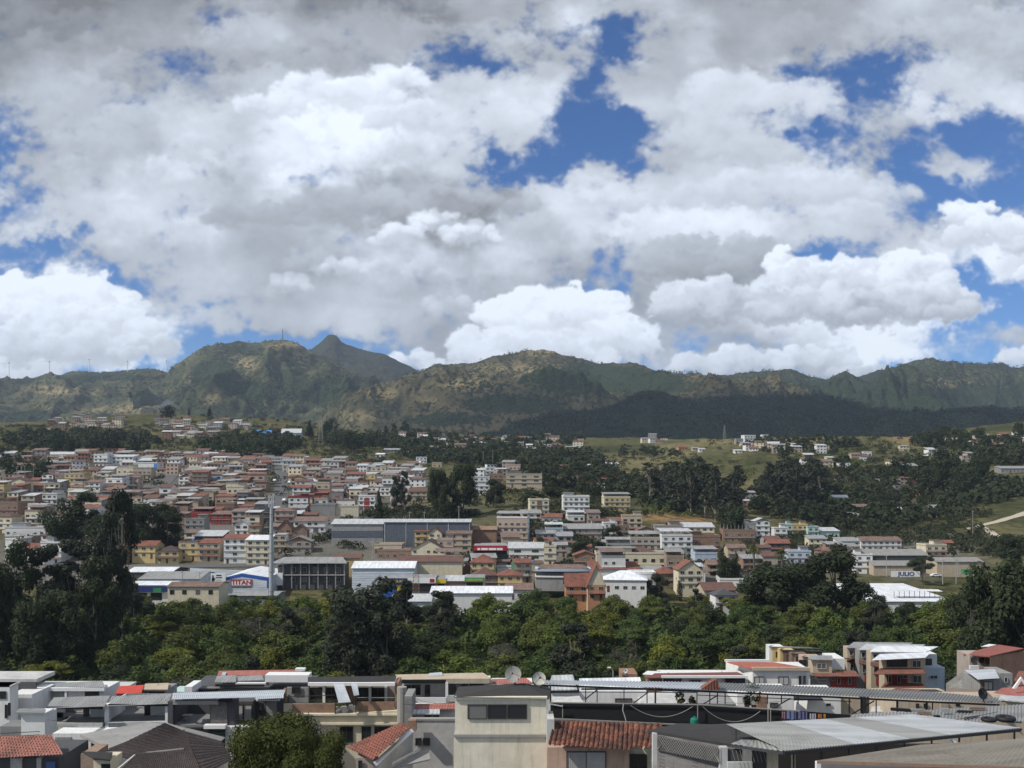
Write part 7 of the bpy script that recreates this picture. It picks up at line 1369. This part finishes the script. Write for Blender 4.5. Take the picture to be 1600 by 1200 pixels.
# trees among the near houses
tree_px(447,1107,99,None,'near','near','round bushy green tree in front of the brick parapet house',rt,wpx=196,name='tree')
o=tree_px(398,1126,97,None,'near','near','lower green crown joined to the left of the round bushy tree',rt,wpx=130); o=tree_px(496,1130,96,None,'near','near','right-hand green crown beside the round bushy tree',rt,wpx=130)
tree_px(692,1158,90,None,'bush','dark','dark green bush at the foot of the stained cream building',rt,wpx=52)
flush()
for i,pts in enumerate((sag(628,1082,720,1096,9),sag(250,1140,445,1124,14),sag(857,1083,628,1100,10),sag(1120,1096,1340,1060,16),sag(60,1122,262,1112,12),sag(1240,1140,1560,1112,10))):
    cable(['thin black wire from the drain pipe to the stained cream building','thin black wire above the dark tiled roof','thin wire from the canopy to the drain pipe','thin wire from the canopy up to the stepped row','thin wire crossing the white terrace row','thin wire over the bright zinc roof'][i],pts,.018,BLACKP,(112,100,108,112,110,74)[i])
for i,(px,py,D,h) in enumerate(((247,1066,128,2.4),(772//4,1063,136,2.0),(590,1050,140,1.6),(1128,1050,150,1.5),(1290,1046,160,2),(1487,1050,156,1.8),(1120+30,1166,70,1.3))):
    a_=FG(['thin television aerial on the beige slab roof','aerial on the white wedge roof','aerial above the white cube roof','aerial on the red-brown roof','aerial on the stepped row','aerial on the block house','short rods on the felt roof'][i],'aerial',px,py,D,'aerial'); MB().tube((0,0,-.5),(0,0,h),.03,n=5).build('mast',[POST],a_.t); g_=MB()
    for k in range(5): g_.tube((-.5+.05*k,-.02*k,h-.12*k),(.5-.05*k,.02*k,h-.12*k),.012,n=3)
    g_.build('elements',[POST],a_.t)
flush()
# ---- masts, turbines, vehicles ----
def turbine(px,yh,yb,D,label,a0):
    x,y,zb=P(px,yb,D); zh=(HZ-yh)/F*D-zb; t=thing('wind_turbine',label,'wind turbine',(x,y,zb),0,'wind turbines on the left ridge'); wt=plain('turbine white',(0.88,0.89,0.9),.6,var=.0) if 'turbine white' not in bpy.data.materials else bpy.data.materials['turbine white']
    MB().tube((0,0,-25),(0,0,zh),2.4,1.5,10).build('tower',[wt],t); MB().box(-2.4,2.4,-6,6,zh,zh+4.6).build('nacelle',[wt],t)
    for k in range(3):
        a=a0+k*2.0944; m_=MB(); L_=zh*.48; ux,uz=math.sin(a),math.cos(a); wx,wz=uz,-ux; c=(0,-8,zh+2.3)
        pr=[(0,1.2),(.12,2.2),(.3,1.8),(1,.6)]; f=[(c[0]+ux*L_*q+wx*w,c[1],c[2]+uz*L_*q+wz*w) for q,w in pr]+[(c[0]+ux*L_*q-wx*w*.35,c[1],c[2]+uz*L_*q-wz*w*.35) for q,w in reversed(pr)]; m_.prism(f,(0,.8,0)); m_.build('blade',[wt],t)
    MB().tube((0,-9,zh+2.3),(0,-5,zh+2.3),2.2,2.6,10).build('hub',[wt],t)
for i,(px,yh,yb,a0) in enumerate(((14,568,590,.3),(77,566,588,.5),(139,562,583,1.3),(199,565,584,.1),(260,564,582,.9))): turbine(px,yh,yb,5000,['leftmost wind turbine on the left ridge, half before the cloud','second wind turbine from the left on the ridge','middle one of the five wind turbines','fourth wind turbine from the left on the ridge','wind turbine nearest the big mountain, fifth from the left'][i],a0)
def lattice(label,px,yt,yb,D,w,m,cat='antenna mast',name='antenna_mast',wt=.25,bays=8,th=.1):
    x,y,z=P(px,yb,D); h=(yb-yt)/F*D; t=thing(name,label,cat,(x,y,z)); 
    for sx_,sy_ in ((-1,-1),(1,-1),(1,1),(-1,1)): MB().tube((sx_*w/2,sy_*w/2,-4),(sx_*w*wt/2,sy_*w*wt/2,h),th,th*.6,4).build('leg',[m],t)
    g=MB()
    for k in range(bays):
        z0,z1=h*k/bays,h*(k+1)/bays; a=w/2*(1-(1-wt)*k/bays); b=w/2*(1-(1-wt)*(k+1)/bays)
        for (p,q) in (((-1,-1),(1,-1)),((1,-1),(1,1)),((1,1),(-1,1)),((-1,1),(-1,-1))): g.tube((p[0]*a,p[1]*a,z0),(q[0]*b,q[1]*b,z1),th*.5,n=3,cap=False); g.tube((q[0]*a,q[1]*a,z0),(p[0]*b,p[1]*b,z1),th*.5,n=3,cap=False); g.tube((p[0]*b,p[1]*b,z1),(q[0]*b,q[1]*b,z1),th*.5,n=3,cap=False)
    g.build('lattice',[m],t); return t,h
lattice('thin red-grey antenna mast on top of the main mountain',441.5,514,533,4700,6,SLAB,bays=6,th=.9); lattice('antenna mast on the pointed dark peak',525.5,522,531,5950,8,SLAB,bays=3,th=1.0); lattice('short second antenna on the pointed dark peak',521.5,525,532,5950,5,SLAB,bays=2,th=.8)
lattice('steel lattice pylon between the tall dark pair of trees',501,650,690,1100,5,SLAB,cat='pylon',name='pylon',bays=8,th=.13); lattice('rusty lattice tower in front of the white fascia shop',650,896,931,366,2.4,WALL['brown'],wt=.8,bays=6,th=.07)
t,h_=lattice('faint steel pylon standing before the dark pine hill',1132,664,690,1500,4,SLAB,cat='pylon',name='pylon',bays=6,th=.13)
x,y,z=P(424,942,362); t=thing('steel_mast','tall pale steel telecom mast rising across the town','telecom mast',(x,y,z)); h_=(942-792)/F*362; GALV=plain('galvanised steel',(0.42,0.44,0.45),.5,.2)
MB().tube((0,0,-5),(0,0,h_),.95,.55,12).build('pole',[GALV],t)
for k in range(5): zz=h_*(.12+k*.2); MB().tube((0,0,zz),(0,0,zz+.25),1.0-.09*k,n=12).build('flange',[SLAB],t)
for dx in (-.75,.1,.8): MB().box(dx-.28,dx+.28,-.5,-.2,h_-.2,h_+4.0+(dx>.5)*.6).build('antenna_panel',[GALV],t)
MB().tube((0,0,h_),(0,0,h_+4.5),.18,n=6).build('antenna_pole',[POST],t)
g_=MB()
for k in range(14): g_.tube((-.95+.02*k,-.35,h_*k/14),(-.95+.02*(k+1),-.35,h_*(k+1)/14),.05,n=4)
g_.build('cable_ladder',[POST],t)
def pole(px,yt,yb,D,label,arm=True):
    x,y,z=P(px,yb,D); h=(yb-yt)/F*D; t=thing('utility_pole',label,'utility pole',(x,y,z),0,'utility poles'); MB().tube((0,0,-2),(0,0,h),.17,.11,7).build('pole',[SLAB],t)
    if arm: MB().box(-.9,.9,-.06,.06,h-.7,h-.55).build('crossarm',[SLAB],t)
for a in ((640,799,811,512,'left of three poles behind the long warehouse roofs'),(663,799,811,512,'middle of three poles behind the long warehouse roofs'),(717,790,811,512,'right and tallest of three poles behind the long warehouses'),(285,892,916,398,'thin pole in front of the grey hall near the billboard'),(312,893,914,398,'thin pole touching the billboard on the left'),(582,845,880,420,'pole behind the pale clad shed'),(1385,866,893,415,'pole in front of the beige stores'),(1473,873,905,400,'pole at the depot yard, left one'),(1494,873,905,400,'pole at the depot yard, right one'),(1520,797,828,560,'pole on the slope by the dirt track'),(1497,858,893,420,'pole before the long beige depot'),(1099,880,905,400,'lamp pole right of the arched villa'),(22,738,754,640,'first pole under the left knoll'),(39,727,745,650,'second pole under the left knoll'),(52,722,742,660,'third pole under the left knoll'),(26,730,750,650,'slender pole between first and second under the left knoll'),(1013,712,728,800,'pole in the meadow slope'),(755,705,722,900,'pole in the woods above the school building'),(770,703,720,900,'right pole in the woods above the school building')): pole(*a)
def car(px,py,D,col,label,rz=0,L=4.2,cat='car',name='car'):
    x,y,z=P(px,py,D); t=thing(name,label,cat,(x,y,float(H(x,y))+.02 if abs(float(H(x,y))-z)<3 else z),rz,'vehicles'); k=L/4.2; m_=MB(); m_.prism([(-2.1*k,-.85,.35),(2.1*k,-.85,.35),(2.1*k,-.85,.8),(1.2*k,-.85,.95),(.7*k,-.8,1.42),(-.9*k,-.8,1.45),(-1.6*k,-.85,.95),(-2.1*k,-.85,.85)],(0,1.7,0)); m_.build('body',[col],t)
    MB().box(-1.2*k,.85*k,-.87,.88,.98,1.3).build('windows',[TINT],t)
    for wx_ in (-1.3*k,1.3*k):
        for wy_ in (-.9,.75): MB().tube((wx_,wy_,.33),(wx_,wy_+.16,.33),.33,n=12).build('wheel',[BLACKP],t)
car(1462,896,452,WHITEP,'white car parked before the big hangar',L=4.6)
for i,(px,py,D,c,lb) in enumerate(((453,755,640,WHITEP,'white car on the main street, upper one'),(444,762,620,BLACKP,'dark car on the main street'),(445,783,548,WHITEP,'white car at the lower end of the main street'),(430,752,648,WHITEP,'white van at the left kerb of the main street'),(245,757,660,BLACKP,'dark car on the climbing left street'))): car(px,py,D,c,lb,1.45)
x,y,z=P(1519,899,440); t=thing('bus','green bus with orange tail parked at the depot','bus',(x,y,z)); MB().box(-3.6,1.2,0,2.4,.4,2.6).build('body',[GREENP],t); MB().prism([(1.2,0,.4),(3.4,0,.4),(3.5,0,1.6),(3.1,0,2.5),(1.2,0,2.6)],(0,2.4,0)).build('tail',[plain('orange paint',(0.5,0.1,0.02))],t); MB().box(-3.3,1.0,-.04,0-.002,1.4,2.2).build('windows',[TINT],t)
for wx_ in (-2.4,2.2): MB().tube((wx_,-.05,.42),(wx_,.25,.42),.42,n=12).build('wheel',[BLACKP],t)
# roads
def road(name,pts,w,m):
    X=[at(a,b,380)[:2] for a,b in pts]; out=[]
    for (x0,y0),(x1,y1) in zip(X,X[1:]):
        n=max(2,int(math.hypot(x1-x0,y1-y0)/3)); out+=[(x0+(x1-x0)*i/n,y0+(y1-y0)*i/n) for i in range(n)]
    out.append(X[-1]); A=np.array(out); T=np.gradient(A,axis=0); T/=np.linalg.norm(T,axis=1)[:,None]+1e-9; N_=np.stack([-T[:,1],T[:,0]],1); u=np.linspace(-.5,.5,7)*w
    XX=A[:,0][:,None]+N_[:,0][:,None]*u; YY=A[:,1][:,None]+N_[:,1][:,None]*u; ZZ=H(XX,YY)+.25; o=link(name,grid_mesh(XX,YY,ZZ,name,m)); tag(o,kind='structure')
ASPH=wallm('worn asphalt',(0.11,0.11,0.11),.5,.1); TRACK=wallm('pale dirt track',(0.42,0.37,0.29),.5,.1)
flush()
road('street',[(432,812),(436,790),(440,768),(440,745),(437,728)],9,ASPH); road('street',[(228,780),(245,765),(262,752),(272,740)],8,ASPH); road('road',[(255,886),(330,885),(400,884),(440,886)],7,ASPH)
road('dirt_track',[(1510,828),(1530,822),(1560,815),(1585,808),(1610,800)],6,TRACK); road('dirt_track',[(1530,822),(1545,830),(1560,840)],5,TRACK)
# clouds overhead, outside the view, that lay the shade on the pine hill and parts of the range
def cloud(name,label,x,y,z,rx,ry,rz,seed,dens):
    u=np.linspace(0,2*np.pi,49); v=np.linspace(-np.pi/2,np.pi/2,25); U,V=np.meshgrid(u,v); X=np.cos(V)*np.cos(U); Y=np.cos(V)*np.sin(U); Z=np.sin(V)
    k=1+.28*np.abs(perlin(np.cos(U)*2.2+seed,np.sin(U)*2.2+V*2))*np.cos(V)+.15*perlin(np.cos(U)*5+seed,np.sin(U)*5+V*4)*np.cos(V)
    k[:,-1]=k[:,0]; m=bpy.data.materials.new(name); m.use_nodes=True; nt=m.node_tree; nt.nodes.clear(); o_=nt.nodes.new('ShaderNodeOutputMaterial'); vv=nt.nodes.new('ShaderNodeVolumePrincipled'); vv.inputs['Color'].default_value=(1,1,1,1); vv.inputs['Density'].default_value=dens; nt.links.new(vv.outputs[0],o_.inputs['Volume'])
    o=link(name,grid_mesh(x+X*k*rx,y+Y*k*ry,z+np.where(Z<0,Z*.4,Z)*k*rz,name,m)); tag(o,label,None,None,'stuff')
def shade(px,D,zg,rx,ry,name,label,seed,dens,hz=1650):
    h=hz-zg; t=h/math.tan(SUN_EL); x=(px-800)/F*D+math.sin(SUN_AZ)*t; y=D+math.cos(SUN_AZ)*t; cloud(name,label,x,y,hz,rx,ry,160,seed,dens)
shade(1120,2750,120,1000,480,'cloud_over_hill','cloud above the pine hill, out of view',1.0,0.0045)
haze(0.000045)

X_,Y_,Z_=P(243,664,1500); mb=MB(); v=np.linspace(0,1,9); m=bpy.data.materials.new('smoke'); m.use_nodes=True; nt=m.node_tree; nt.nodes.clear(); o_=nt.nodes.new('ShaderNodeOutputMaterial'); vv=nt.nodes.new('ShaderNodeVolumePrincipled'); vv.inputs['Color'].default_value=(.75,.85,1,1); vv.inputs['Density'].default_value=.012; nt.links.new(vv.outputs[0],o_.inputs['Volume'])
u=np.linspace(0,2*np.pi,17); U,V=np.meshgrid(u,np.linspace(0,1,12)); rr_=(2+13*V)*np.sin(np.pi*np.clip(V*.93+.05,0,1))**.5; tag(link('smoke',grid_mesh(X_+22*V+rr_*np.cos(U)*(1+.2*np.sin(3*U+5*V)),Y_+rr_*np.sin(U),Z_+38*V,'smoke',m)),'thin blue smoke rising by the village trees',None,None,'stuff')
